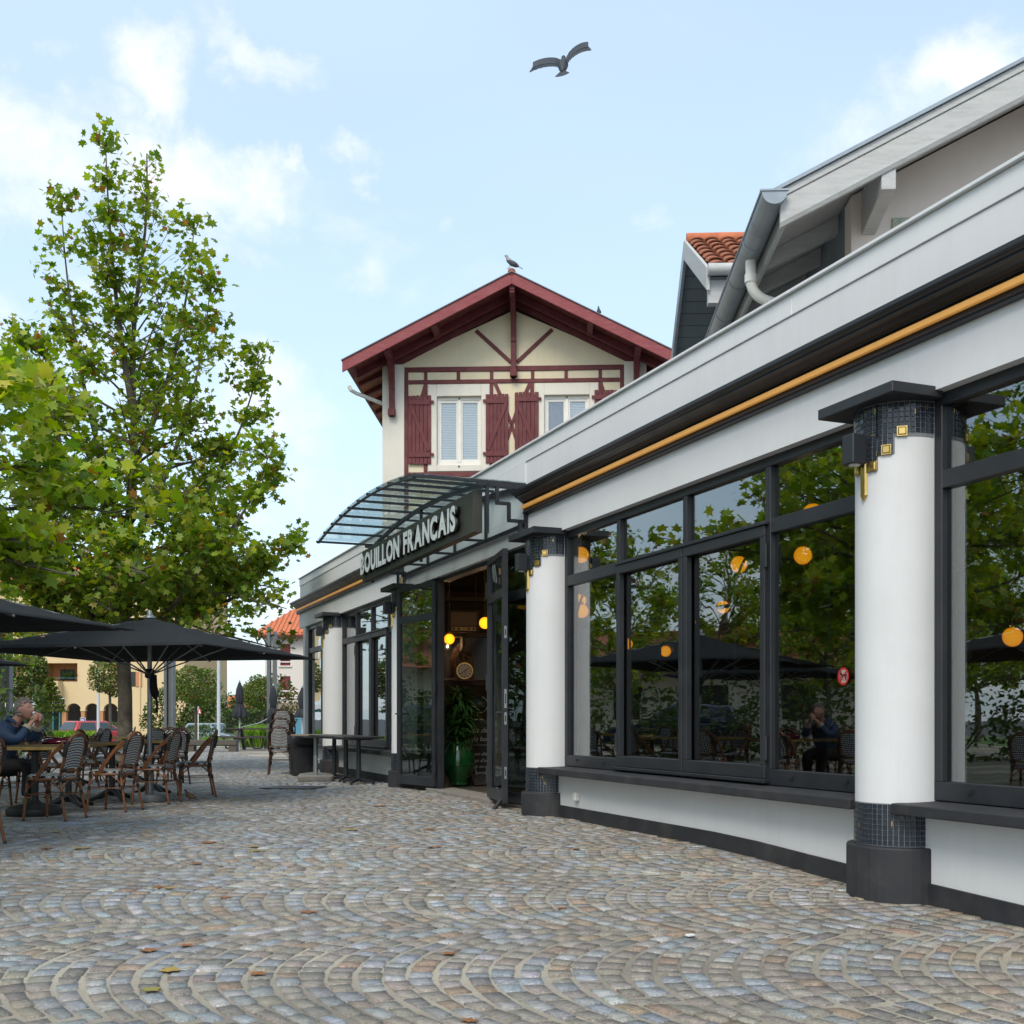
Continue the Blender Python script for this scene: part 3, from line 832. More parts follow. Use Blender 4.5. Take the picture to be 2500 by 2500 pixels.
# plinth following the ground
for a, b_ in ((T0, COLS[0] - 0.3), (COLS[0] + 0.3, COLS[1] - 0.3), (COLS[2] + 0.3, COLS[3] - 0.3), (COLS[3] + 0.3, T1 + 0.21)):
    mb = MB()
    n = max(1, int((b_ - a) / 0.6))
    for i in range(n):
        s0 = a + (b_ - a) * i / n; s1 = a + (b_ - a) * (i + 1) / n
        z0, z1 = wall_gz(s0) + 0.125, wall_gz(s1) + 0.125
        mb.hexa([(s0, 0.0, -0.45), (s1, 0.0, -0.45), (s1, 0.022, -0.45), (s0, 0.022, -0.45), (s0, 0.0, z0), (s1, 0.0, z1), (s1, 0.022, z1), (s0, 0.022, z0)])
    mb.build('plinth', M['plinth'], rest)
# coping of the parapet in sheet lengths
edges = [T0, 3.6, 6.9, 10.2, 13.5, 16.8, 20.1, 23.4, TE + 0.03]
for a, b_ in zip(edges[:-1], edges[1:]):
    mb = MB()
    mb.box(a + 0.002, b_ - 0.002, -0.36, 0.022, 4.165, 4.19)
    mb.box(a + 0.002, b_ - 0.002, -0.3, -0.008, 4.008, 4.164)
    mb.build('coping_sheet', M['white_metal'], rest, bevel=0.004)
# cornice
prof = [(0.0, 3.385), (0.035, 3.385), (0.052, 3.392), (0.058, 3.405), (0.052, 3.42), (0.045, 3.428), (0.045, 3.512), (0.066, 3.512), (0.070, 3.525),
        (0.085, 3.53), (0.10, 3.545), (0.125, 3.56), (0.15, 3.568), (0.15, 3.582), (0.175, 3.59), (0.185, 3.60), (0.20, 3.606), (0.20, 3.632), (0.0, 3.65)]
for a, b_ in ((T0, 11.93), (17.08, TE + 0.1)):
    mb = MB(); mb.extrude(prof, lambda p, z: (a, p, z), lambda p, z: (b_, p, z))
    mb.build('cornice', M['cornice'], rest)
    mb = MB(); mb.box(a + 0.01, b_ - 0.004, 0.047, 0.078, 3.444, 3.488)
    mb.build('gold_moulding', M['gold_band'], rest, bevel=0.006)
mb = MB(); mb.extrude(prof, lambda p, z: (TE + p, -9.0, z), lambda p, z: (TE + p, 0.0 , z)); mb.build('cornice', M['cornice'], rest)
# roof, floor, ceiling, inner walls
mb = MB(); mb.box(T0, TE - 0.29, -9.0, -0.31, 3.82, 3.9); mb.build('flat_roof', M['concrete'], rest)
mb = MB(); mb.box(T0, T1, -8.0, -0.01, -0.2, 0.03); mb.build('floor', M['interior_floor'], rest)
mb = MB(); mb.box(T0, T1, -8.0, -0.31, 3.72, 3.8); mb.build('ceiling', M['interior_ceiling'], rest)
mb = MB()
mb.box(T0, T1, -8.2, -8.0, 0.03, 3.72)
mb.box(T0 - 0.2, T0, -8.2, -0.27, -0.3, 3.9)
mb.box(22.4, 22.5, -8.0, -0.4, 0.03, 3.72)
mb.build('inner_wall', M['interior'], rest)
mb = MB(); mb.box(T0, 25.0, -9.2, -8.21, -0.3, 3.9); mb.build('back_wall', M['white_wall'], rest)

# sills
def sill(a, b_):
    mb = MB()
    mb.hexa([(a, -0.2, 0.46), (b_, -0.2, 0.46), (b_, 0.20, 0.457), (a, 0.20, 0.457), (a, -0.2, 0.54), (b_, -0.2, 0.54), (b_, 0.20, 0.525), (a, 0.20, 0.525)])
    mb.build('sill', M['plinth'], rest, bevel=0.008, seg=2)
sill(T0, 5.60); sill(5.99, 11.16); sill(16.92, 21.48); sill(21.82, 24.75)

# windows
PF = -0.12
def arch_tracery(win, a, b_):
    mb = MB(); n = 2; w = (b_ - a) / n
    pz = PF - 0.06
    zt = 2.40
    for i in range(n):
        c = a + (i + 0.5) * w; r = w / 2 - 0.01
        pts = [(c - r, pz, 0.68), (c - r, pz, zt - r * 1.25)]
        for k in range(1, 12):
            an = PI - PI * k / 12
            pts.append((c + r * math.cos(an), pz, zt - r * 1.25 + r * 1.22 * math.sin(an)))
        pts += [(c + r, pz, zt - r * 1.25), (c + r, pz, 0.68)]
        mb.tube(pts, 0.011, 5)
    mb.box(a, b_, pz - 0.012, pz + 0.012, 1.97, 2.0)
    mb.build('arched_bars', M['anthracite'], win)

def window(a, b_, divs, casements=()):
    mb = MB()
    d0, d1 = PF - 0.045, PF + 0.045
    mb.box(a, b_, d0, d1, 2.985, 3.058)          # head
    mb.box(a, b_, d0, d1, 0.541, 0.66)            # bottom rail
    for e in (a, b_):
        s = 1 if e == a else -1
        mb.box(e, e + s * 0.07, d0 + 0.001, d1 - 0.001, 0.66, 2.985)
    xs = [a] + list(divs) + [b_]
    for d in divs:
        mb.box(d - 0.035, d + 0.035, d0 + 0.001, d1 - 0.001, 0.66, 2.985)
    for i in range(len(xs) - 1):
        l_ = xs[i] + (0.07 if i == 0 else 0.035); r_ = xs[i + 1] - (0.07 if i == len(xs) - 2 else 0.035)
        mb.box(l_, r_, d0 + 0.002, d1 - 0.002, 2.47, 2.58)
    win = mb.build('window', M['anthracite'], rest, bevel=0.004)
    for i in range(len(xs) - 1):
        l_ = xs[i] + (0.07 if i == 0 else 0.035); r_ = xs[i + 1] - (0.07 if i == len(xs) - 2 else 0.035)
        mp = MB(); mp.box(l_ - 0.004, r_ + 0.004, PF - 0.004, PF + 0.004, 2.577, 2.988); mp.build('pane', M['glass'], win)
        mp = MB(); mp.box(l_ - 0.004, r_ + 0.004, PF - 0.0041, PF + 0.0039, 0.657, 2.473); mp.build('pane', M['glass'], win)
        arch_tracery(win, l_, r_)
        if i in casements:
            c0, c1 = l_ - 0.028, r_ + 0.028
            mc = MB()
            q0, q1 = d1 - 0.03, d1 + 0.028
            mc.box(c0, c1, q0, q1, 2.452, 2.535); mc.box(c0, c1, q0, q1, 0.585, 0.69)
            mc.box(c0, c0 + 0.062, q0 + 0.001, q1 - 0.001, 0.69, 2.452); mc.box(c1 - 0.062, c1, q0 + 0.001, q1 - 0.001, 0.69, 2.452)
            mc.build('casement', M['anthracite'], win, bevel=0.004)
    if casements:
        l_ = xs[min(casements)] - 0.02; r_ = xs[max(casements) + 1] + 0.02
        for zz0, zz1, dd in ((0.553, 0.583, 0.055), (2.538, 2.56, 0.045)):
            md = MB(); md.box(l_, r_, d1, d1 + dd, zz0, zz1); md.build('drip_rail', M['anthracite'], win, bevel=0.004)
        for hx in (xs[min(casements)], xs[max(casements) + 1]):
            for hz in (0.82, 2.30):
                mh = MB(); mh.tube([(hx, d1 + 0.02, hz - 0.09), (hx, d1 + 0.02, hz + 0.09)], 0.016, 8); mh.build('hinge', M['anthracite'], win, smooth=True)
    # weep hole covers
    for i in range(len(xs) - 1):
        for fr in (0.25, 0.75):
            x = xs[i] + (xs[i + 1] - xs[i]) * fr
            if i in casements: continue
            mw = MB(); mw.box(x - 0.018, x + 0.018, d1, d1 + 0.014, 0.60, 0.622); mw.build('weep_cover', M['anthracite'], win)
    return win
window(T0, 5.53, [1.86, 3.08, 4.30])
window(6.05, 11.06, [7.30, 8.54, 9.80], casements=(1, 2))
window(16.99, 21.39, [18.1, 19.19, 20.28], casements=(1, 2))
window(21.91, 24.6, [23.26])

# entrance: fixed side lights and posts
def fixed_light(a, b_):
    mb = MB(); d0, d1 = PF - 0.045, PF + 0.045
    mb.box(a, b_, d0, d1, 2.985, 3.058); mb.box(a, b_, d0, d1, 0.03, 0.16)
    mb.box(a, a + 0.07, d0 + .001, d1 - .001, 0.16, 2.985); mb.box(b_ - 0.07, b_, d0 + .001, d1 - .001, 0.16, 2.985)
    mb.box(a + .07, b_ - .07, d0 + .002, d1 - .002, 2.47, 2.58)
    win = mb.build('side_light', M['anthracite'], rest, bevel=0.004)
    mp = MB(); mp.box(a + .066, b_ - .066, PF - .004, PF + .004, 2.577, 2.988); mp.build('pane', M['glass'], win)
    mp = MB(); mp.box(a + .066, b_ - .066, PF - .0041, PF + .0039, 0.157, 2.473); mp.build('pane', M['glass'], win)
    return win
fixed_light(11.58, 13.16); fixed_light(15.40, 16.47)
mb = MB()
for tt in (13.20, 15.36): mb.box(tt - 0.038, tt + 0.038, -0.13, -0.04, 0.03, 3.058)
mb.box(13.24, 15.32, -0.2, -0.06, 3.0, 3.056)
mb.build('door_frame', M['anthracite'], rest, bevel=0.004)
mb = MB(); mb.box(13.0, 15.6, -0.35, 0.06, -0.02, 0.045); mb.build('threshold', M['concrete'], rest, bevel=0.006)

def door_leaf(t, p, ang, sgn):
    """leaf hinged at (t, p); local x runs from the hinge to the free edge"""
    mb = MB(); w, h0, h1, th = 1.10, 0.07, 3.02, 0.032
    mb.box(0, 0.075, -th, th, h0, h1); mb.box(w - 0.075, w, -th, th, h0, h1)
    mb.box(0.075, w - 0.075, -th + .001, th - .001, h1 - 0.07, h1); mb.box(0.075, w - 0.075, -th + .001, th - .001, h0, h0 + 0.13)
    mb.box(0.075, w - 0.075, -th + .001, th - .001, 2.47, 2.57)
    d = mb.build('door', M['anthracite'], rest, loc=(t, p, 0), rz=ang, bevel=0.004)
    mp = MB(); mp.box(0.071, w - 0.071, -.004, .004, 2.566, h1 - .066); mp.build('pane', M['glass'], d)
    mp = MB(); mp.box(0.071, w - 0.071, -.0041, .0039, h0 + .126, 2.474); mp.build('pane', M['glass'], d)
    for z in (0.42, 1.05, 1.28, 2.05):
        hgt = 0.11 if z in (1.28,) else 0.07
        ml = MB(); ml.box(w, w + 0.003, -0.014, 0.014, z - hgt, z + hgt); lp = ml.build('lock_plate', M['steel'], d)
        mk = MB(); mk.box(w + 0.003, w + 0.005, -0.006, 0.006, z - hgt * .5, z + hgt * .5); mk.build('slot', M['black_rubber'], lp)
    for z in (0.35, 1.5, 2.65):
        mh = MB(); mh.tube([(-0.012, sgn * 0.03, z - .1), (-0.012, sgn * 0.03, z + .1)], 0.016, 8); mh.build('hinge', M['anthracite'], d, smooth=True)
    mh = MB()
    for s in (-1, 1):
        mh.tube([(w - 0.05, s * th, 1.12), (w - 0.05, s * (th + .05), 1.12), (w - 0.17, s * (th + .05), 1.12)], 0.010, 8)
    mh.build('handle', M['anthracite'], d, smooth=True)
    if sgn < 0:
        ms = MB(); ms.bar((w - 0.1, -0.03, 0.10), (w - 0.02, -0.16, -0.035), 0.05, 0.03); ms.build('door_stop', M['black_rubber'], d)
    return d
door_leaf(13.20, -0.02, PI - R(11), -1)
door_leaf(15.36, -0.02, R(13), 1)

# columns
def tile_mesh(sx, sz, d=0.006):
    mb = MB()
    a, b_, i = sx / 2, sz / 2, 0.0022
    mb.hexa([(-a, 0, -b_), (a, 0, -b_), (a, 0, b_), (-a, 0, b_), (-a + i, d, -b_ + i), (a - i, d, -b_ + i), (a - i, d, b_ - i), (-a + i, d, b_ - i)])
    return mb
TILE_ME = tile_mesh(0.0292, 0.0292).mesh('tile')
TILE_ME.materials.append(M['tile'])
GOLD_ME = None
def column(tc, detail):
    pc = -0.03
    g = wall_gz(tc)
    mb = MB(); mb.lathe([(0.27, 0.50), (0.27, 3.02)], 48, (tc, pc, 0))
    col = mb.build('column', M['white_wall'], rest, smooth=True)
    # base block: half round front, flat cheeks
    poly = [(tc + 0.325, -0.2), (tc + 0.325, pc)] + [(tc + 0.325 * math.cos(k * PI / 20), pc + 0.325 * math.sin(k * PI / 20)) for k in range(1, 20)] + [(tc - 0.325, pc), (tc - 0.325, -0.2)]
    mb = MB(); mb.extrude(poly, lambda a, b_: (a, b_, g - 0.3), lambda a, b_: (a, b_, 0.25)); mb.build('base', M['plinth'], col, bevel=0.012, seg=2)
    mb = MB(); mb.box(tc - 0.36, tc + 0.36, -0.06, 0.33, 3.017, 3.085); mb.build('cap_plate', M['anthracite'], col, bevel=0.005)
    mb = MB(); mb.lathe([(0.2725, 0.252), (0.2725, 0.52)], 40, (tc, pc, 0), R(-8), R(188)); mb.build('base_mosaic_bed', M['grout'], col, smooth=True)
    def zlow(ph):
        d = abs(math.degrees(ph) - 90)
        return 2.60 if d < 22 else (2.69 if d < 44 else 2.795)
    mb = MB()
    for (a0, a1, z0) in ((-8, 46, 2.795), (46, 68, 2.69), (68, 112, 2.60), (112, 134, 2.69), (134, 188, 2.795)):
        mb.lathe([(0.2725, z0), (0.2725, 3.015)], max(4, int((a1 - a0) / 4)), (tc, pc, 0), R(a0), R(a1))
        mb.lathe([(0.265, z0), (0.2725, z0)], max(4, int((a1 - a0) / 4)), (tc, pc, 0), R(a0), R(a1))
    mb.build('capital_mosaic_bed', M['grout'], col, smooth=True)
    pit = 0.0323
    na = int(R(196) * 0.2725 / pit)
    spots = []
    for k in range(na):
        ph = R(-8) + (k + 0.5) * R(196) / na
        z = 3.012 - pit / 2
        while z - pit / 2 > zlow(ph) - 0.004:
            spots.append((ph, z)); z -= pit
        z = 0.515 - pit / 2
        while z - pit / 2 > 0.25:
            spots.append((ph, z)); z -= pit
    rest_sp = []
    rr = 0.2722
    for ph, z in spots:
        # the side the photograph sees: from the street round towards the near end of the wall
        if detail and math.degrees(ph) > 75:
            o = bpy.data.objects.new('tile', TILE_ME); COL.objects.link(o); o.parent = col
            o.location = (tc + rr * math.cos(ph), pc + rr * math.sin(ph), z)
            o.rotation_euler = (random.uniform(-.03, .03), random.uniform(-.02, .02), ph - PI / 2 + random.uniform(-.03, .03))
        else:
            rest_sp.append((ph, z))
    mb = MB()
    for ph, z in rest_sp:
        c_, s_ = math.cos(ph), math.sin(ph)
        a = 0.0146
        ring = []
        for (r_, k) in ((rr, a), (rr + 0.006, a - 0.002)):
            for (sx, sz) in ((-1, -1), (1, -1), (1, 1), (-1, 1)):
                ring.append((tc + r_ * c_ + s_ * sx * k, pc + r_ * s_ - c_ * sx * k, z + sz * k))
        mb.hexa(ring)
    if rest_sp:
        tl = mb.build('tiles', M['tile'], col); tl['kind'] = 'stuff'
    # gold square tiles at the steps and gold slivers
    for sg in (-1, 1):
        for dd, z in ((53, 2.828), (34, 2.722), (15, 2.632)):
            ph = PI / 2 + sg * R(dd)
            mb = MB(); a = 0.031; d = 0.016
            mb.hexa([(-a, 0, -a), (a, 0, -a), (a, 0, a), (-a, 0, a), (-a, d * .6, -a), (a, d * .6, -a), (a, d * .6, a), (-a, d * .6, a)])
            mb.hexa([(-a * .8, d * .6, -a * .8), (a * .8, d * .6, -a * .8), (a * .8, d * .6, a * .8), (-a * .8, d * .6, a * .8), (-a * .6, d, -a * .6), (a * .6, d, -a * .6), (a * .6, d, a * .6), (-a * .6, d, a * .6)])
            mb.build('gold_tile', M['brass'], col, loc=(tc + (rr + .004) * math.cos(ph), pc + (rr + .004) * math.sin(ph), z), rz=ph - PI / 2)
    rs = random.Random(int(tc * 10))
    for k in range(18):
        ph = R(rs.uniform(0, 180)); up = rs.random() < 0.6
        z = rs.uniform(zlow(ph) + 0.06, 2.98) if up else rs.uniform(0.27, 0.5)
        a, b_ = (0.016, 0.003) if rs.random() < 0.5 else (0.003, 0.016)
        mb = MB(); mb.box(-a, a, 0, 0.0085, -b_, b_)
        mb.build('gold_sliver', M['brass'], col, loc=(tc + rr * math.cos(ph), pc + rr * math.sin(ph), z), rz=ph - PI / 2)
    return col
for i, c in enumerate(COLS): column(c, i == 0)

# wall lamps on the columns
names = ['black box wall lamp with gold spike on the nearest white column', 'black box wall lamp with gold spike on the column right of the entrance',
         'black box wall lamp with gold spike on the column behind the open left door', 'small black box wall lamp with gold spike on the farthest column']
for c, nm in zip(COLS, names):
    wl = empty('wall_lamp', rl(c, 0.24, 2.6), R(90) + TH, nm, 'wall lamp', 'box lamps on the columns')
    mb = MB(); mb.box(-0.055, 0.055, 0.025, 0.135, 0.05, 0.235); mb.build('housing', M['anthracite'], wl, bevel=0.006)
    mb = MB(); mb.box(-0.02, 0.02, 0.0, 0.03, 0.1, 0.18); mb.build('bracket', M['anthracite'], wl)
    mb = MB(); mb.lathe([(0.036, 0.044), (0.036, 0.052)], 16, (0, 0.08, 0)); mb.build('lens', M['sign_white'], wl)
    poly = [(-0.028, 0.06), (-0.028, -0.14), (0, -0.175), (0.028, -0.14), (0.028, 0.06)]
    mb = MB(); mb.extrude(poly, lambda a, b_: (a, 0.001, b_), lambda a, b_: (a * 0.7, 0.018, b_)); mb.build('gold_spike', M['brass'], wl)

# canopy over the entrance
can = empty('canopy', (0, 0, 0), 0, parent=rest)
CA, CB = 11.9, 16.9
def cz(t): return 3.71 + 0.17 * (1 - ((t - 14.4) / 2.5) ** 2)
cts = [CA + (CB - CA) * i / 10 for i in range(11)]
for tt in cts:
    mb = MB(); mb.bar((tt, 0.03, cz(tt) + 0.012), (tt, 1.38, cz(tt) + 0.012), 0.03, 0.03); mb.build('glazing_bar', M['anthracite'], can)
for i in range(10):
    a, b_ = cts[i], cts[i + 1]
    mb = MB()
    za, zb = cz(a) + 0.034, cz(b_) + 0.034
    mb.hexa([(a + .004, 0.02, za), (b_ - .004, 0.02, zb), (b_ - .004, 1.36, zb), (a + .004, 1.36, za), (a + .004, 0.02, za + .01), (b_ - .004, 0.02, zb + .01), (b_ - .004, 1.36, zb + .01), (a + .004, 1.36, za + .01)])
    mb.build('glass_sheet', M['canopy_glass'], can)
for pp in (0.03, 0.50, 1.35):
    mb = MB()
    th = 0.05 if pp < 1 else 0.012
    n = 24
    for i in range(n):
        a = CA + (CB - CA) * i / n; b_ = CA + (CB - CA) * (i + 1) / n
        za, zb = cz(a) - 0.004, cz(b_) - 0.004
        mb.hexa([(a, pp - .02, za - th), (b_, pp - .02, zb - th), (b_, pp + .02, zb - th), (a, pp + .02, za - th), (a, pp - .02, za), (b_, pp - .02, zb), (b_, pp + .02, zb), (a, pp + .02, za)])
    mb.build('arched_rib', M['anthracite'], can)
for tt in (CA, CB):
    mb = MB(); w = 0.036
    def seg(p0, z0, p1, z1): mb.bar((tt, p0, z0), (tt, p1, z1), w, w, up=(1, 0, 0))
    seg(0.0, 3.69, 0.62, 3.69); seg(0.50, 3.69, 0.50, 3.14)
    seg(0.38, 3.68, 0.38, 3.49); seg(0.395, 3.49, 0.235, 3.49); seg(0.235, 3.50, 0.235, 3.30); seg(0.25, 3.30, 0.02, 3.30); seg(0.10, 3.30, 0.10, 3.10)
    seg(0.03, 3.69, 0.03, 3.10)
    mb.build('stepped_bracket', M['anthracite'], can)
mb = MB(); mb.bar((CA, 0.03, 3.27), (CB, 0.03, 3.27), 0.035, 0.035)
for tt in (13.2, 14.4, 15.6): mb.bar((tt, 0.03, 3.27), (tt, 0.5, 3.27), 0.03, 0.03); mb.bar((tt, 0.03, 3.25), (tt, 0.03, cz(tt) - .04), 0.03, 0.03)
for tt in (14.4,): mb.bar((tt, 0.5, 3.14), (tt, 0.5, cz(tt) - .05), 0.035, 0.035)
mb.build('support_rail', M['anthracite'], can)

# sign board with raised letters
SG = empty('shop_sign', rl(14.49, 0.585, 3.155), R(-90) + TH, 'long dark signboard with raised silver capital letters BOUILLON FRANCAIS under the canopy', 'sign')
# local x now runs from the far end to the near end (left to right in view), local -y faces the street
mb = MB(); mb.box(-2.52, 2.52, -0.055, 0.055, 0.0, 0.475); mb.build('board', M['sign_board'], SG, bevel=0.004)
words = 'BOUILLON FRANCAIS'
meshes = []; xcur = 0.0
CAPH = 0.30
for ch in words:
    if ch == ' ':
        xcur += 0.40; continue
    me = text_mesh(ch, size=1.0, extrude=0.075, offset=0.046)
    co = np.array([v.co[:] for v in me.vertices])
    mn, mx_ = co.min(0), co.max(0)
    meshes.append((ch, me, mn, mx_, xcur)); xcur += (mx_[0] - mn[0]) + 0.062
tot = xcur - 0.075
caph = meshes[2][3][1] - meshes[2][2][1]
sx = 4.46 / tot; sy = CAPH / caph
for ch, me, mn, mx_, x0 in meshes:
    for v in me.vertices:
        v.co = ((v.co.x - mn[0] + x0) * sx - 2.38, -(v.co.z * 0.40 + 0.036) - 0.055, (v.co.y - meshes[0][2][1]) * sy + 0.085)
    bm = bmesh.new(); bm.from_mesh(me)
    bmesh.ops.remove_doubles(bm, verts=bm.verts, dist=1e-5); bmesh.ops.recalc_face_normals(bm, faces=bm.faces)
    bm.to_mesh(me); bm.free()
    me.materials.clear(); me.materials.append(M['letter_face']); me.materials.append(M['letter_side'])
    for f in me.polygons: f.material_index = 0 if f.normal.y < -0.9 else 1
    o = bpy.data.objects.new('letter', me); COL.objects.link(o); o.parent = SG

# junction box and small lantern by the sign's left foot
ln = empty('lantern', rl(16.55, 0.10, 3.0), R(90) + TH, 'small black lantern bracket above the open left door', 'lantern')
mb = MB()
for dx in (-.05, .05):
    for dy in (0.0, .1): mb.bar((dx, dy, 0.1), (dx, dy, 0.27), .012, .012)
mb.box(-.06, .06, -.01, .11, .27, .285); mb.box(-.06, .06, -.01, .11, .088, .1)
mb.build('frame', M['anthracite'], ln)
mb = MB(); mb.box(-.02, .02, .03, .07, .1, .2); mb.build('candle', M['far_cream'], ln)

# outlet box low on the white wall, prohibition sticker on the glass
ob = MB(); ob.box(-.035, .035, 0.0, .05, -.045, .045); ob = ob.build('outlet_box', M['sign_white'], loc=rl(10.55, 0.0, 0.245), rz=R(90) + TH, bevel=.008, seg=2)
lab(ob, 'small white socket box on the low wall near the right door column', 'socket box')
ps = empty('prohibition_sign', rl(6.44, PF + 0.012, 1.345), R(90) + TH, 'round red and white no dogs sticker on the window glass', 'sign'); ps.scale = (.62, .62, .62)
mb = MB(); mb.lathe([(0.001, 0.0), (0.095, 0.0), (0.095, 0.002), (0.001, 0.002)], 32); d = mb.build('disc', M['sign_white'], ps); d.rotation_euler = (R(-90), 0, 0)
mb = MB(); mb.lathe([(0.078, 0.002), (0.1, 0.002), (0.1, 0.004), (0.078, 0.004), (0.078, 0.002)], 32); d = mb.build('red_ring', M['sign_red'], ps); d.rotation_euler = (R(-90), 0, 0)
mb = MB(); mb.box(-.045, .03, 0.0025, .004, -.005, .022); mb.box(.025, .05, 0.0025, .004, .012, .04); mb.box(-.042, -.03, 0.0025, .004, -.04, -.004); mb.box(.014, .026, 0.0025, .004, -.04, -.004); mb.box(-.065, -.044, 0.0025, .004, .012, .022)
mb.build('dog_shape', M['black_rubber'], ps)
mb = MB(); mb.bar((-.058, .0045, .058), (.058, .0045, -.058), .016, .002, up=(0, 1, 0)); mb.build('red_slash', M['sign_red'], ps)

# ---------------- inside
def globe(u, v, y, labl, r=0.095):
    q = pix(u, v, y)
    e = empty('pendant_lamp', (q.x, q.y, q.z), 0, labl, 'pendant lamp', 'amber globe lamps in the dining room')
    mb = MB(); mb.sphere((0, 0, 0), r, 20, 14); mb.build('glass_globe', M['lamp'], e, smooth=True)
    if y < 18: r = r * 1.0
    ld = bpy.data.lights.new('globe_light', 'POINT'); ld.energy = 2.4; ld.color = (1, .66, .36); ld.shadow_soft_size = 0.0
    lo = bpy.data.objects.new('globe_light', ld); COL.objects.link(lo); lo.parent = e; lo.location = (0, 0, -r - .07)
    mb = MB(); mb.tube([(0, 0, r * .96), (0, 0, 3.72 - q.z)], 0.006, 6); mb.lathe([(0.03, r * .9), (0.026, r * 1.25)], 12); mb.build('stem', M['brass'], e)
GL = [(1418, 1355, 13.2, 'amber globe lamp highest in the leftmost pane of the middle window'), (1416, 1466, 16.6, 'upper of two touching amber globes in the leftmost pane'), (1420, 1492, 15.5, 'lower of two touching amber globes in the leftmost pane'),
      (1804, 1378, 13.0, 'large amber globe lamp seen at the top of the third pane'), (1960, 1356, 12.0, 'bright amber globe lamp in the upper part of the fourth pane'), (1097, 1560, 20.4, 'amber globe lamp left of the clock seen through the doorway'),
      (1162, 1587, 20.8, 'amber globe lamp just right of the clock seen through the doorway'), (1184, 1521, 18.5, 'amber globe lamp half hidden by the right door leaf'), (2472, 1555, 11.0, 'amber globe lamp far right behind the right hand window'),
      (1684, 1520, 17.8, 'small amber globe lamp low in the third pane'), (1765, 1482, 17.0, 'amber globe lamp in the middle of the third pane'), (1625, 1590, 19.6, 'small amber globe between second and third panes'),
      (1532, 1572, 19.8, 'small amber globe lamp in the second pane'), (1984, 1254, 10.6, 'amber globe lamp near the fourth pane transom'), (925, 1590, 24.4, 'amber globe lamp behind the far window by the left door'), (905, 1588, 25.2, 'partly hidden amber globe lamp behind the far window')]
for a in GL: globe(*a)

# sideboard, radio, clock, globe, plant, chalkboard, dustpan seen through the doorway
def place_px(u, y, z): return Vector(((u - 1250) / FPX * y, y, z))
q = place_px(1140, 20.6, 0.03)
sb = empty('back_shelf', q, R(8), 'tall dark open shelf unit behind the potted plant', 'shelf')
mb = MB()
for x in (-0.62, 0.62): mb.box(x - .04, x + .04, -.18, .18, 0, 3.2)
mb.box(-.1, -.04, -.18, .18, 1.75, 2.55)
mb.build('upright', M['dark_wood'], sb)
for z in (0.02, 0.95, 1.62, 2.5, 3.15):
    mb = MB(); mb.box(-.58, .58, -.18, .18, z, z + .07); mb.build('shelf_board', M['dark_wood'], sb)
mb = MB(); mb.box(-.58, .58, .16, .19, .09, .94); mb.build('lower_panel', M['dark_wood'], sb)
mirror = bpy.data.materials.new('old mirror'); mirror.use_nodes = True
mirror.node_tree.nodes['Principled BSDF'].inputs['Metallic'].default_value = 1.0
mirror.node_tree.nodes['Principled BSDF'].inputs['Roughness'].default_value = 0.06
mirror.node_tree.nodes['Principled BSDF'].inputs['Base Color'].default_value = (0.85, 0.88, 0.88, 1)
mb = MB(); mb.box(-.575, .575, .17, .19, 1.7, 2.49); o = mb.build('mirror', mirror, sb); o.rotation_euler = (R(7), 0, 0); o.location = (0, .18, .02)

rd = empty('radio', place_px(1131, 20.45, 2.60), R(6), 'old wooden table radio with pale dial on the upper shelf', 'radio')
mb = MB(); mb.box(-.30, .30, -.12, .12, 0, .42); mb.build('cabinet', M['dark_wood'], rd, bevel=.02, seg=2)
mb = MB(); mb.box(-.235, .235, -.128, -.118, .12, .37); mb.build('speaker_cloth', M['far_brown'], rd, bevel=.01)
mb = MB(); mb.box(-.22, .22, -.129, -.119, .035, .10); mb.build('dial', M['far_cream'], rd)
for x in (-.18, -.09, .09, .18):
    mb = MB(); mb.tube([(x, -.128, .067), (x, -.155, .067)], .02, 12); mb.build('knob', M['dark_wood'], rd, smooth=True)

ck = empty('wall_clock', place_px(1134, 20.2, 1.72), R(5), 'carved wooden comtoise clock with round white roman dial above the plant', 'clock')
prof = [(-.17, 0), (.17, 0), (.17, .34), (.15, .40), (.125, .44), (.12, .50), (.07, .54), (.04, .60), (0, .61), (-.04, .60), (-.07, .54), (-.12, .50), (-.125, .44), (-.15, .40), (-.17, .34)]
mb = MB(); mb.extrude(prof, lambda a, b_: (a, -.07, b_), lambda a, b_: (a, .10, b_))
for i in range(14): mb.sphere((random.uniform(-.11, .11), -.075, random.uniform(.37, .54)), random.uniform(.015, .03), 8, 6)
mb.build('carved_case', M['clock_wood'], ck)
mb = MB(); mb.lathe([(0.001, 0), (.135, 0), (.135, .012), (0.001, .012)], 40); dd = mb.build('dial', M['sign_white'], ck); dd.rotation_euler = (R(90), 0, 0); dd.location = (0, -.07, .18)
mb = MB(); mb.lathe([(.132, -.002), (.148, -.002), (.148, .02), (.132, .02), (.132, -.002)], 40); dd2 = mb.build('bezel', M['brass'], ck, smooth=True); dd2.rotation_euler = (R(90), 0, 0); dd2.location = (0, -.07, .18)
mb = MB()
for k in range(12):
    a = k * PI / 6
    mb.bar((.098 * math.sin(a), -.085, .18 + .098 * math.cos(a)), (.124 * math.sin(a), -.085, .18 + .124 * math.cos(a)), .012, .003, up=(0, 1, 0))
mb.bar((0, -.088, .18), (.085 * math.sin(R(55)), -.088, .18 + .085 * math.cos(R(55))), .014, .003, up=(0, 1, 0))
mb.bar((0, -.09, .18), (-.11 * math.sin(R(125)) , -.09, .18 + .11 * math.cos(R(125))), .010, .003, up=(0, 1, 0))
mb.bar((0, -.09, .18), (.02, -.09, .08), .008, .003, up=(0, 1, 0))
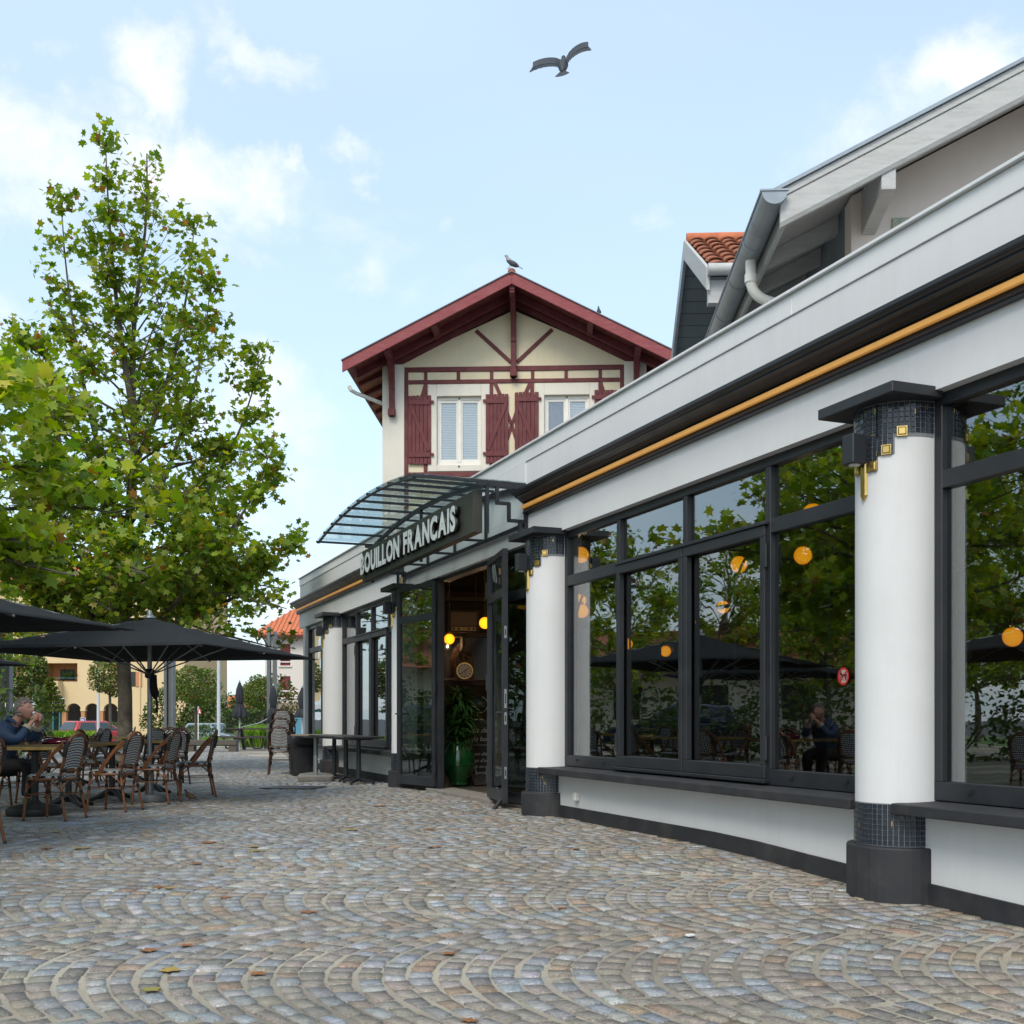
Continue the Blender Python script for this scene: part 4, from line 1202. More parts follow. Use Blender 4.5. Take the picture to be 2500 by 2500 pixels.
mb.build('numerals_and_hands', M['black_rubber'], ck)

gb = empty('desk_globe', place_px(1170, 20.3, 1.02), 0, 'dark blue desk globe on a white stand right of the plant', 'globe')
mb = MB(); mb.sphere((0, 0, .28), .14, 20, 14); mb.build('ball', pmat('globe blue', (0.015, 0.05, 0.09), (0.03, 0.08, 0.09), scale=9, rough=.25), gb, smooth=True)
mb = MB(); mb.tube([(.15 * math.cos(R(a)), 0, .28 + .15 * math.sin(R(a))) for a in range(-110, 71, 15)], .008, 6); mb.tube([(-.02, 0, .02), (-.05, 0, .14)], .01, 6); mb.lathe([(.09, 0), (.08, .02), (.02, .03)], 16); mb.build('stand', M['sign_white'], gb, smooth=True)

pp = empty('potted_plant', place_px(1119, 16.95, 0.045), 0, 'bushy dark green dracaena in a glossy green glazed urn inside the doorway', 'plant')
prof = [(.125, 0), (.15, .012), (.155, .03), (.135, .045), (.15, .09), (.205, .18), (.238, .27), (.246, .30), (.256, .305), (.256, .325), (.246, .33), (.248, .40), (.240, .48), (.215, .56), (.195, .60), (.215, .625), (.222, .64), (.215, .655), (.185, .655), (.18, .62), (0.02, .61)]
mb = MB(); mb.lathe(prof, 40); mb.build('pot', M['pot_green'], pp, smooth=True)
mb = MB()
for x, y, h in ((0, 0, 1.45), (.05, .04, 1.2), (-.05, .02, 1.05), (.02, -.05, .95)):
    mb.tube([(x, y, .6), (x * 1.5, y * 1.5, .6 + (h - .6) * .5), (x * 2, y * 2, h)], .014, 6)
mb.build('stem', M['bark_thin'], pp)

def blade_leaf(mb, base, az, el, length, width, droop, cols, c):
    """a long arching leaf as a strip"""
    n = 6; pts = []
    d = Vector((math.cos(az) * math.cos(el), math.sin(az) * math.cos(el), math.sin(el)))
    p = Vector(base); side = Vector((-math.sin(az), math.cos(az), 0))
    vs = []; fs = []
    for i in range(n + 1):
        f = i / n
        w = width * math.sin(PI * (0.12 + 0.88 * f) ** 0.8) * .5 + .001
        vs += [p - side * w + Vector((0, 0, .25 * w)), p, p + side * w + Vector((0, 0, .25 * w))]
        d = (d + Vector((0, 0, -droop * (length / n) * 6))).normalized()
        p = p + d * (length / n)
    for i in range(n):
        a = i * 3
        fs += [(a, a + 1, a + 4, a + 3), (a + 1, a + 2, a + 5, a + 4)]
    mb.add(vs, fs); cols += [c] * len(fs)

def tint_mesh(mb, name, cols):
    me = bpy.data.meshes.new(name); me.from_pydata(mb.v, [], mb.f)
    at = me.attributes.new('tint', 'FLOAT_COLOR', 'FACE')
    cc = np.ones((len(mb.f), 4), np.float32); cc[:, :3] = np.array(cols, np.float32)
    at.data.foreach_set('color', cc.ravel())
    return me
mb = MB(); cols = []
rs = random.Random(5)
for x, y, h, nl in ((0, 0, 1.36, 120), (.12, .08, 1.2, 100), (-.12, .04, 1.12, 100), (.05, -.12, .98, 90), (-.05, -.08, .82, 50)):
    for i in range(nl):
        z = h - abs(rs.gauss(0, .22)) + .05
        if z < .62: z = .62 + rs.random() * .1
        az = rs.uniform(0, 2 * PI)
        g_ = rs.uniform(.6, 1.3)
        blade_leaf(mb, (x, y, z), az, rs.uniform(-.1, .9), rs.uniform(.24, .42), rs.uniform(.034, .055), rs.uniform(.3, .7), cols, (.045 * g_, .125 * g_, .028 * g_))
obj('foliage', tint_mesh(mb, 'foliage', cols), leafmat('dracaena leaf', .15, .28, .6), pp)

cb = empty('chalkboard', place_px(1187, 17.55, 0.035), R(0), 'leaning blackboard with white handwritten breakfast menu beside the plant', 'chalkboard')
mb = MB(); mb.box(-.36, .36, -.015, .015, 0, 1.0); o = mb.build('board', M['slate'], cb, bevel=.004); o.rotation_euler = (R(-8), 0, 0)
mb = MB(); mb.box(-.12, .06, -.02, -.014, .93, .97); o2 = mb.build('clip', M['black_rubber'], cb); o2.rotation_euler = (R(-8), 0, 0)
for txt, zz, sz, xx in (('Petit d\u00e9jeuner', .80, .115, -.335), ('du bouillon', .665, .105, -.24), ('boisson chaude au choix', .44, .075, -.335), ('jus d\'orange', .335, .075, -.20), ('biscuit ou vrai', .245, .065, -.30), ('baguette', .145, .075, -.17), ('confiture', .05, .075, -.16), ('7 \u20ac', -.04, .08, -.02)):
    me = text_mesh(txt, size=sz, shear=.25, offset=.0009)
    for v in me.vertices: v.co = (v.co.x + xx, -.0165, v.co.y + zz)
    o3 = obj('chalk_line', me, M['chalk'], cb); o3.rotation_euler = (R(-8), 0, 0)
mb = MB(); mb.box(-.3, .3, -.0172, -.0155, .60, .606); o4 = mb.build('chalk_rule', M['chalk'], cb); o4.rotation_euler = (R(-8), 0, 0)

dp = empty('dustpan', place_px(1172, 17.0, 0.05), R(30), 'black long handled dustpan leaning by the chalkboard', 'dustpan')
mb = MB(); mb.hexa([(-.14, -.12, 0), (.14, -.12, 0), (.11, .12, 0), (-.11, .12, 0), (-.14, -.12, .015), (.14, -.12, .015), (.11, .12, .16), (-.11, .12, .16)]); mb.build('pan', M['black_rubber'], dp, bevel=.008)
mb = MB(); mb.tube([(0, .1, .1), (-.05, .15, .5), (-.12, .17, .75)], .011, 8); mb.build('handle', M['steel'], dp, smooth=True)

# timber pillar and bar behind the right hand window
pl = MB(); pl.box(-.09, .09, -.09, .09, 0, 3.69); q = to_rl(pix(2325, 1754, 8.3)); o = pl.build('wooden_pillar', pmat('orange varnished wood', (.40, .13, .045), (.28, .08, .03), scale=3, rough=.3, aniso=(4, 4, .6)), loc=rl(q.x, q.y, .03), rz=R(20), bevel=.008)
lab(o, 'orange varnished wooden pillar inside behind the right hand window', 'pillar')
br = empty('bar_shelf', rl(4.3, -4.6, .03), R(90) + TH, 'dark bar back shelf with bottles deep behind the right window', 'bar shelf')
mb = MB(); mb.box(-2, 2, -.2, .2, 0, 1.05); mb.build('counter', M['dark_wood'], br)
for z in (1.6, 2.1): mb = MB(); mb.box(-2, 2, -.18, .18, z, z + .04); mb.build('shelf_board', M['dark_wood'], br)
for x in (-1.96, 1.96, 0): mb = MB(); mb.box(x - .03, x + .03, -.18, .18, 1.05, 2.6); mb.build('upright', M['dark_wood'], br)

# ================================================================ red half-timbered house behind the restaurant
HY = 25.7
house = empty('timbered_house', (0.04, HY, 3.9), R(-2.5), 'cream half timbered gabled house with oxblood beams and shutters rising behind the restaurant', 'house')
ZB = 3.9
def hx(X): return (X - 976) / 229.7
def hz(Y): return 1.05 + (2413 - Y) / 229.7 - ZB
HW = 3.01
mb = MB()
# front wall with the gable, made round the two window openings
W1 = (hx(572), hx(806)); W2 = (hx(1136), hx(1372)); WZ = (hz(1082), hz(722))
apex = 10.26 - ZB; eav = hz(548)
mb.box(-HW + .5, W1[0], 0, .25, -3.9, hz(620)); mb.box(W1[1], W2[0], 0, .25, -3.9, hz(620)); mb.box(W2[1], HW - .5, 0, .25, -3.9, hz(620))
for w in (W1, W2):
    mb.box(w[0], w[1], 0, .25, -3.9, WZ[0]); mb.box(w[0], w[1], 0, .25, WZ[1], hz(620))
mb.extrude([(-HW, hz(620) + .001), (HW, hz(620) + .001), (HW, eav - 0.15), (0, apex + .1), (-HW, eav - 0.15)], lambda a, b_: (a, 0, b_), lambda a, b_: (a, .25, b_))
mb.build('front_wall', M['cream_wall'], house)
mb = MB()
for s in (-1, 1):
    mb.box(s * HW, s * (HW - .5), -.035, .25, -3.9, eav - .02)
    mb.box(s * HW, s * (HW - .25), .25, 8.0, -3.9, eav - .1)
mb.box(-HW, HW, 7.8, 8.0, -3.9, eav - .2)
mb.build('side_wall', M['house_white'], house)
# timbers
def timber(x0, z0, x1, z1, w, d=.03, nm='beam'):
    mb = MB(); mb.bar((x0, -.012, z0), (x1, -.012, z1), w, d, up=(0, 1, 0)); mb.build(nm, M['red_wood'], house, bevel=.006)
for s in (-1, 1): timber(s * 2.46, -3.5, s * 2.46, hz(592), .085, .034)
timber(-2.5, hz(580), 2.5, hz(580), .11, .036); timber(-2.41, hz(645), 2.41, hz(645), .09)
timber(-2.41, hz(1132), 2.41, hz(1132), .11)
for X in (513, 685, 860, 975, 1075, 1250, 1428):
    timber(hx(X), hz(593), hx(X), hz(635), .075, .026)
for x0, x1 in ((513, 495), (878, 905), (1062, 1035), (1428, 1448)):
    timber(hx(x0), hz(656), hx(x1), hz(716), .08, .026)
for X in (512, 858, 1072, 1430):
    timber(hx(X), hz(656), hx(X), hz(1118), .085, .024)
for x0, x1 in ((778, 962), (1178, 992)):
    timber(hx(x0), hz(378), hx(x1), hz(548), .085)
# curved struts showing between the middle shutters
timber(hx(930), hz(780), hx(965), hz(875), .07); timber(hx(1000), hz(780), hx(965), hz(875), .07); timber(hx(965), hz(875), hx(930), hz(990), .07); timber(hx(965), hz(875), hx(1000), hz(990), .07)
# plaster surrounds and windows
for (w, X0, X1) in ((W1, 525, 850), (W2, 1088, 1418)):
    mb = MB()
    x0, x1, z0, z1 = hx(X0), hx(X1), hz(1116), hz(660)
    mb.box(x0, w[0], -.032, .02, z0, z1); mb.box(w[1], x1, -.032, .02, z0, z1)
    mb.box(w[0], w[1], -.031, .02, z0, WZ[0]); mb.box(w[0], w[1], -.031, .02, WZ[1], z1)
    mb.build('window_surround', M['house_white'], house, bevel=.01)
    mb = MB(); a, b_ = w; c = (a + b_) / 2
    z0, z1 = WZ
    mb.box(a, b_, .06, .13, z1 - .07, z1); mb.box(a, b_, .06, .13, z0, z0 + .07)
    mb.box(a, a + .06, .061, .129, z0, z1); mb.box(b_ - .06, b_, .061, .129, z0, z1); mb.box(c - .04, c + .04, .055, .125, z0 + .07, z1 - .07)
    for e, f in ((a + .06, c - .04), (c + .04, b_ - .06)):
        mb.box(e, f, .075, .12, z1 - .13, z1 - .07); mb.box(e, f, .075, .12, z0 + .07, z0 + .14)
        mb.box(e, e + .035, .076, .119, z0 + .14, z1 - .13); mb.box(f - .035, f, .076, .119, z0 + .14, z1 - .13)
    win = mb.build('window', M['window_white'], house, bevel=.005)
    for e, f in ((a + .095, c - .075), (c + .075, b_ - .095)):
        mg = MB(); mg.box(e, f, .09, .097, z0 + .14, z1 - .13); mg.build('pane', M['house_glass'], win)
        if not (w is W2 and e < c):
            ms = MB(); n = 34
            for i in range(n):
                zz = z0 + .15 + (z1 - z0 - .29) * i / n
                ms.hexa([(e, .118, zz), (f, .118, zz), (f, .135, zz + .012), (e, .135, zz + .012), (e, .1185, zz + .026), (f, .1185, zz + .026), (f, .136, zz + .034), (e, .136, zz + .034)])
            bl = ms.build('blind', M['blind'], win)
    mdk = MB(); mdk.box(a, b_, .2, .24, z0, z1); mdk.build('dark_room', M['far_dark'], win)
    mb = MB(); mb.tube([(c, .06, z1 - .035), (c, .045, z1 - .035)], .02, 8); mb.tube([(c, -.03, z0 - .04), (c, -.045, z0 - .04)], .02, 8); mb.build('catch', M['black_rubber'], win)
# shutters of boards with Z braces
def shutter(X0, X1, Y0, Y1, hinge):
    x0, x1, z0, z1 = hx(X0), hx(X1), hz(Y1), hz(Y0)
    sh = empty('shutter', ((x0 + x1) / 2, -.05, z0), 0, parent=house)
    w = x1 - x0; h = z1 - z0; n = 6
    for i in range(n):
        a = -w / 2 + w * i / n
        mb = MB(); d = random.uniform(-.004, .004)
        mb.box(a + .004, a + w / n - .004, -.014 + d, .014 + d, random.uniform(0, .012), h - random.uniform(0, .012)); mb.build('board', M['red_wood'], sh, bevel=.003)
    for zz in (h * .10, h * .86):
        mb = MB(); mb.box(-w / 2 + .02, w / 2 - .02, -.035, -.015, zz, zz + .11); mb.build('ledge', M['red_wood'], sh, bevel=.004)
    mb = MB(); s = hinge
    mb.bar((s * w * .40, -.024, h * .12 + .11), (-s * w * .40, -.024, h * .86), .085, .018, up=(0, 1, 0)); mb.build('brace', M['red_wood'], sh, bevel=.004)
    for zz in (h * .14, h * .90):
        mb = MB(); mb.box(s * w / 2, s * (w / 2 + .06), -.03, -.0, zz - .03, zz + .03); mb.build('hinge', M['red_wood'], sh)
for a in ((421, 543, 717, 1079, 1), (829, 949, 714, 1077, -1), (981, 1107, 706, 1072, 1), (1397, 1519, 700, 1068, -1)): shutter(*a)
# roof
OV, SL = 1.0, 0.503
RZ = 10.80 - ZB; RX = 3.70
roof = empty('roof', (0, 0, 0), 0, parent=house)
for s in (-1, 1):
    mb = MB()
    def P(x, y, dz): return (s * x, y, RZ - SL * x + dz)
    mb.hexa([P(0, -OV, -.06), P(RX, -OV, -.06), P(RX, 8.4, -.06), P(0, 8.4, -.06), P(0, -OV, 0), P(RX, -OV, 0), P(RX, 8.4, 0), P(0, 8.4, 0)])
    mb.build('roof_slope', M['clay'], roof)
    # barge board
    mb = MB()
    mb.hexa([P(0, -OV - .05, -.235), P(RX + .04, -OV - .05, -.235), P(RX + .04, -OV - .003, -.235), P(0, -OV - .003, -.235), P(0, -OV - .05, .02), P(RX + .04, -OV - .05, .02), P(RX + .04, -OV - .003, .02), P(0, -OV - .003, .02)])
    mb.build('barge_board', M['red_fascia'], roof, bevel=.006)
    mb = MB()
    mb.hexa([P(0, -OV - .075, .022), P(RX + .06, -OV - .075, .022), P(RX + .06, 8.4, .022), P(0, 8.4, .022), P(0, -OV - .075, .045), P(RX + .06, -OV - .075, .045), P(RX + .06, 8.4, .045), P(0, 8.4, .045)])
    mb.build('tile_edge', M['post_grey'], roof)
    # soffit boards running along the ridge direction
    nb = 22
    for i in range(nb):
        x0 = .03 + (RX - .03) * i / nb; x1 = .03 + (RX - .03) * (i + 1) / nb - .012
        mb = MB(); mb.hexa([P(x0, -OV, -.085), P(x1, -OV, -.085), P(x1, .02, -.085), P(x0, .02, -.085), P(x0, -OV, -.062), P(x1, -OV, -.062), P(x1, .02, -.062), P(x0, .02, -.062)])
        mb.build('soffit_board', M['red_wood'], roof)
    # purlins carrying the overhang, rafter against the wall
    for x in (1.72,):
        mb = MB(); mb.hexa([P(x - .06, -OV + .02, -.235), P(x + .06, -OV + .02, -.235), P(x + .06, .05, -.235), P(x - .06, .05, -.235), P(x - .06, -OV + .02, -.086), P(x + .06, -OV + .02, -.086), P(x + .06, .05, -.086), P(x - .06, .05, -.086)])
        mb.build('purlin', M['red_wood'], roof)
    mb = MB(); mb.hexa([P(.0, -.30, -.25), P(RX - .15, -.30, -.25), P(RX - .15, -.18, -.25), P(.0, -.18, -.25), P(.0, -.30, -.087), P(RX - .15, -.30, -.087), P(RX - .15, -.18, -.087), P(.0, -.18, -.087)])
    mb.build('rafter', M['red_wood'], roof)
    mb = MB(); mb.hexa([P(.0, -.03, -.36), P(HW, -.03, -.36), P(HW, .02, -.36), P(.0, .02, -.36), P(.0, -.03, -.087), P(HW, -.03, -.087), P(HW, .02, -.087), P(.0, .02, -.087)])
    mb.build('rafter', M['red_wood'], roof)
    # rafter tails under the side eaves
    for k in range(9):
        y = .5 + k * .8
        mb = MB(); mb.hexa([P(HW - .02, y - .05, -.2), P(RX - .05, y - .05, -.16), P(RX - .05, y + .05, -.16), P(HW - .02, y + .05, -.2), P(HW - .02, y - .05, -.062), P(RX - .05, y - .05, -.062), P(RX - .05, y + .05, -.062), P(HW - .02, y + .05, -.062)])
        mb.build('rafter_tail', M['red_wood'], roof)
mb = MB(); mb.tube([(0, -OV - .05, RZ + .02), (0, 8.4, RZ + .02)], .09, 10); mb.build('ridge_tile', M['clay'], roof, smooth=True)
# carved brackets
def bracket(x, ztop, h, w=.12):
    mb = MB()
    # post on the wall
    mb.box(x - w / 2, x + w / 2, -.16, -.037, ztop - h, ztop - .05)
    mb.box(x - w / 2 - .02, x + w / 2 + .02, -.2, -.037, ztop - h, ztop - h + .16)
    # curved arm
    n = 12; pts = []
    for i in range(n + 1):
        a = PI / 2 * i / n
        pts.append((-.14 - (OV - .3) * (1 - math.cos(a)), ztop - h * .55 + h * .5 * math.sin(a)))
    for (p0, q0), (p1, q1) in zip(pts[:-1], pts[1:]):
        mb.bar((x, p0, q0), (x, p1, q1), w * .8, .12, up=(1, 0, 0))
    mb.box(x - w / 2, x + w / 2, -OV + .02, -.04, ztop - .10, ztop + .02)
    for k in range(4): mb.tube([(x - w / 2, -OV + .08 + k * .07, ztop - .13 - .03 * (k % 2)), (x + w / 2, -OV + .08 + k * .07, ztop - .13 - .03 * (k % 2))], .05, 8)
    mb.build('bracket', M['red_wood'], house, bevel=.008)
bracket(-2.78, RZ - SL * 2.78 - .1, 1.35); bracket(2.78, RZ - SL * 2.78 - .1, 1.35); bracket(0.0, RZ - .24, 1.75)
# white drain pipe stub
mb = MB(); mb.tube([(-RX - .02, -.35, hz(690) + .02), (-RX + .02, -.35, hz(705)), (-RX + .12, -.2, hz(712)), (-HW, .4, hz(735))], .045, 10); mb.build('drain_pipe', M['window_white'], house, smooth=True)
mb = MB(); mb.box(-RX + .02, RX - .02, 8.2, 8.3, RZ - SL * RX - .1, RZ - SL * RX + .1); mb.build('back_fascia', M['red_wood'], roof)

# ================================================================ pale grey gabled house, upper right
GY = 10.2
GA = R(-2.5)
gh = empty('grey_gabled_house', (2.37, GY, 3.9), GA, 'warm white gabled house with pale grey barge board and zinc gutter above the parapet', 'house')
e0 = 5.785 - 3.9          # top of the low end of the rake
GS, GHW = .51, 4.6
def GP(x, y, dz): return (x, y, e0 + GS * x + dz)
def GPR(x, y, dz): return (2 * GHW - x, y, e0 + GS * x + dz)
for f in (GP, GPR):
    for z0, z1, d0, d1 in ((-.30, -.075, -.05, 0.0), (-.075, .0, -.062, 0.0)):
        mb = MB(); x0 = .04 if z1 > -.01 else .05
        mb.hexa([f(x0, d0, z0), f(GHW, d0, z0), f(GHW, d1, z0), f(x0, d1, z0), f(x0, d0, z1 - .003), f(GHW, d0, z1 - .003), f(GHW, d1, z1 - .003), f(x0, d1, z1 - .003)])
        mb.build('barge_board', M['grey_timber'], gh, bevel=.005)
    mb = MB(); mb.hexa([f(.05, -.045, -.335), f(GHW, -.045, -.335), f(GHW, -.002, -.335), f(.05, -.002, -.335), f(.05, -.06, -.302), f(GHW, -.06, -.302), f(GHW, -.002, -.302), f(.05, -.002, -.302)])
    mb.build('barge_moulding', M['grey_timber'], gh)
    mb = MB(); mb.hexa([f(-.02, -.09, .0), f(GHW, -.09, .0), f(GHW, 12, .0), f(-.02, 12, .0), f(-.02, -.09, .035), f(GHW, -.09, .035), f(GHW, 12, .035), f(-.02, 12, .035)])
    mb.build('roof_edge', M['zinc'], gh)
    mb = MB(); mb.hexa([f(.1, .002, -.12), f(GHW, .002, -.12), f(GHW, 12, -.12), f(.1, 12, -.12), f(.1, .002, -.004), f(GHW, .002, -.004), f(GHW, 12, -.004), f(.1, 12, -.004)])
    mb.build('roof_slope', M['grey_timber'], gh)
# soffit boards under the gable overhang and under the eave
for i in range(10):
    mb = MB(); y0 = .004 + i * .062
    mb.hexa([GP(.12, y0, -.15), GP(GHW, y0, -.15), GP(GHW, y0 + .056, -.15), GP(.12, y0 + .056, -.15), GP(.12, y0, -.122), GP(GHW, y0, -.122), GP(GHW, y0 + .056, -.122), GP(.12, y0 + .056, -.122)])
    mb.build('soffit_board', M['grey_timber'], gh)
WX = .86
mb = MB()
mb.extrude([(WX, 0), (2 * GHW - WX, 0), (2 * GHW - WX, e0 + GS * WX - .16), (GHW, e0 + GS * GHW - .16), (WX, e0 + GS * WX - .16)], lambda a, b_: (a, .65, b_), lambda a, b_: (a, .9, b_))
mb.build('gable_wall', M['peach_wall'], gh)
mb = MB(); mb.box(WX + .004, WX + .25, .9, 12, 0, e0 + GS * WX - .13); mb.build('side_wall', M['grey_siding'], gh)
for k in range(14):
    y = 1.15 + k * .75
    mb = MB(); mb.hexa([GP(.14, y, -.27), GP(WX, y, -.30), GP(WX, y + .09, -.30), GP(.14, y + .09, -.27), GP(.14, y, -.124), GP(WX, y, -.124), GP(WX, y + .09, -.124), GP(.14, y + .09, -.124)])
    mb.build('rafter_tail', M['grey_timber'], gh)
mb = MB(); mb.box(.10, .135, .01, 12, e0 - .22, e0 + .04); mb.build('eave_board', M['grey_timber'], gh)
# purlin end: deep tapered beam
for x in (1.02, 3.0, 6.2, 8.18):
    zt = e0 + GS * (x if x < GHW else 2 * GHW - x) - .2
    mb = MB(); mb.hexa([(x - .065, -.03, zt - .30), (x + .065, -.03, zt - .30), (x + .065, .66, zt - .42), (x - .065, .66, zt - .42), (x - .065, -.03, zt), (x + .065, -.03, zt), (x + .065, .66, zt), (x - .065, .66, zt)])
    mb.build('purlin_end', M['grey_timber'], gh, bevel=.006)
# half round gutter along the left eave with joints, brackets and down pipe
gut = empty('gutter', (0, 0, 0), 0, parent=gh)
gc = (-.015, e0 - .015)
def gutter_len(y0, y1, r, th, nm):
    mb = MB(); n = 14
    o_ = [(gc[0] - r * math.cos(PI * k / n), gc[1] - r * math.sin(PI * k / n)) for k in range(n + 1)]
    i_ = [(gc[0] - (r - th) * math.cos(PI * k / n), gc[1] - (r - th) * math.sin(PI * k / n)) for k in range(n + 1)]
    poly = o_ + i_[::-1]
    mb.extrude(poly, lambda a, b_: (a, y0, b_), lambda a, b_: (a, y1, b_)); mb.build(nm, M['zinc'], gut, smooth=True)
gutter_len(-.12, 12, .115, .006, 'trough')
for y in (.9, 1.9, 2.9, 3.9, 4.9, 6.4): gutter_len(y - .02, y + .02, .121, .012, 'joint_band')
mb = MB(); mb.tube([(gc[0] - .118, -.125, gc[1]), (gc[0] - .118, 12, gc[1])], .012, 8); mb.build('bead', M['zinc'], gut, smooth=True)
mb = MB(); n = 14
mb.extrude([(gc[0] - .115 * math.cos(PI * k / n), gc[1] - .115 * math.sin(PI * k / n)) for k in range(n + 1)], lambda a, b_: (a, -.125, b_), lambda a, b_: (a, -.115, b_)); mb.box(gc[0] - .13, gc[0] + .125, -.135, -.11, gc[1], gc[1] + .016); mb.build('end_cap', M['zinc'], gut)
pts = [(gc[0], 1.15, gc[1] - .11), (gc[0], 1.15, gc[1] - .30)]
for k in range(1, 7):
    a = R(70) * k / 6; pts.append((gc[0] + .22 * (1 - math.cos(a)), 1.15, gc[1] - .30 - .22 * math.sin(a)))
pts.append((WX - .05, 1.15, pts[-1][2] - .24))
mb = MB(); mb.tube(pts, .052, 14); mb.build('down_pipe', M['window_white'], gh, smooth=True)
mb = MB(); mb.lathe([(.062, -.33), (.062, -.25)], 14, (gc[0], 1.15, gc[1])); mb.build('pipe_collar', M['window_white'], gh, smooth=True)
# glazed tile plaque on the wall
pm = pmat('painted faience', (.50, .34, .10), (.15, .32, .27), scale=26, rough=.2, dirt=(.62, .58, .48), dscale=18, damt=.9)
mb = MB(); mb.box(-.14, .14, -.02, 0, -.14, .14); tp = mb.build('tile_plaque', pm, gh, loc=(1.38, .65, 1.80), bevel=.006)
mb = MB(); mb.lathe([(.001, 0), (.085, 0), (.08, .012), (.001, .012)], 24); o = mb.build('number_disc', M['sign_white'], tp); o.rotation_euler = (R(90), 0, 0); o.location = (0, -.02, -.02)

# ================================================================ tiled wing behind it, gable end to the left
wg = empty('tiled_wing', (2.5, 16.0, 3.9), GA, 'far roof wing with brown clay tiles and slate blue soffit behind the zinc gutter', 'house')
RZ2 = 7.81 - 3.9; RF, RB, SLF = 2.5, 3.2, .552
mb = MB()
mb.hexa([(0, -RF, RZ2 - SLF * RF - .05), (7, -RF, RZ2 - SLF * RF - .05), (7, 0, RZ2 - .05), (0, 0, RZ2 - .05), (0, -RF, RZ2 - SLF * RF), (7, -RF, RZ2 - SLF * RF), (7, 0, RZ2), (0, 0, RZ2)])
mb.hexa([(0, .001, RZ2 - .05), (7, .001, RZ2 - .05), (7, RB, RZ2 - SLF * RB - .05), (0, RB, RZ2 - SLF * RB - .05), (0, .001, RZ2), (7, .001, RZ2), (7, RB, RZ2 - SLF * RB), (0, RB, RZ2 - SLF * RB)])
mb.build('roof_slope', M['clay'], wg)
for s, run in ((-1, RF), (1, RB)):
    mb = MB(); mb.hexa([(-.06, 0, RZ2 - .24), (-.02, 0, RZ2 - .24), (-.02, s * run, RZ2 - SLF * run - .24), (-.06, s * run, RZ2 - SLF * run - .24), (-.06, 0, RZ2 + .03), (-.02, 0, RZ2 + .03), (-.02, s * run, RZ2 - SLF * run + .03), (-.06, s * run, RZ2 - SLF * run + .03)])
    mb.build('barge_board', M['grey_timber'] if s < 0 else M['zinc'], wg)
    n = 16
    for i in range(n):
        y0 = s * run * i / n; y1 = s * run * (i + .93) / n
        z0, z1 = RZ2 - SLF * abs(y0) - .09, RZ2 - SLF * abs(y1) - .09
        mb = MB(); mb.hexa([(-.02, y0, z0 - .02), (.75, y0, z0 - .02), (.75, y1, z1 - .02), (-.02, y1, z1 - .02), (-.02, y0, z0), (.75, y0, z0), (.75, y1, z1), (-.02, y1, z1)])
        mb.build('soffit_board', M['grey_siding'], wg)
mb = MB(); mb.extrude([(-RF + .5, 0), (RB - .4, 0), (RB - .4, RZ2 - SLF * (RB - .4) - .1), (0, RZ2 - .1), (-RF + .5, RZ2 - SLF * (RF - .5) - .1)], lambda a, b_: (.7, a, b_), lambda a, b_: (.9, a, b_)); mb.build('gable_wall', M['grey_siding'], wg)
mb = MB(); mb.box(.9, 7, -RF + .5, -RF + .7, 0, RZ2 - SLF * (RF - .5) - .1); mb.build('front_wall', M['grey_timber'], wg)
mb = MB(); mb.tube([(-.05, -RF - .06, RZ2 - SLF * RF - .02), (6, -RF - .06, RZ2 - SLF * RF - .02)], .07, 10); mb.build('eave_gutter', M['grey_timber'], wg, smooth=True)
mb = MB(); mb.box(-.03, .25, -RF + .05, -RF + .18, RZ2 - SLF * RF - .38, RZ2 - SLF * RF - .1); mb.build('corbel', M['grey_timber'], wg)
# barrel tiles
tm = MB()
n = 8
tl_, tw = .36, .105
prof0 = [(tw * math.cos(PI * k / n), .055 * math.sin(PI * k / n)) for k in range(n + 1)]
tin = [(x * .84, z * .78 - .004) for x, z in prof0]
poly = prof0 + tin[::-1]
tm.extrude(poly, lambda a, b_: (a, -tl_ / 2, b_ + .028), lambda a, b_: (a * .86, tl_ / 2, b_))
TM = tm.mesh('roof_tile'); TM.materials.append(M['clay']); TM.shade_smooth(); TM.set_sharp_from_angle(angle=R(40))
ang = math.atan(SLF)
for i in range(11):
    for j in range(8):
        o = bpy.data.objects.new('roof_tile', TM); COL.objects.link(o); o.parent = wg
        y = -RF + .06 + (j + .4) * .325
        o.location = (.10 + i * .212 + random.uniform(-.006, .006), y, RZ2 - SLF * abs(y) + .01 + random.uniform(0, .006))
        o.rotation_euler = (ang, 0, random.uniform(-.03, .03))
for i in range(6):
    mb = MB(); mb.tube([(i * .42 - .02, 0, 0), (i * .42 + .42, 0, .012)], [.10, .088], 12); mb.build('ridge_tile', M['clay_orange'], wg, loc=(0, 0, RZ2 + .03), smooth=True)

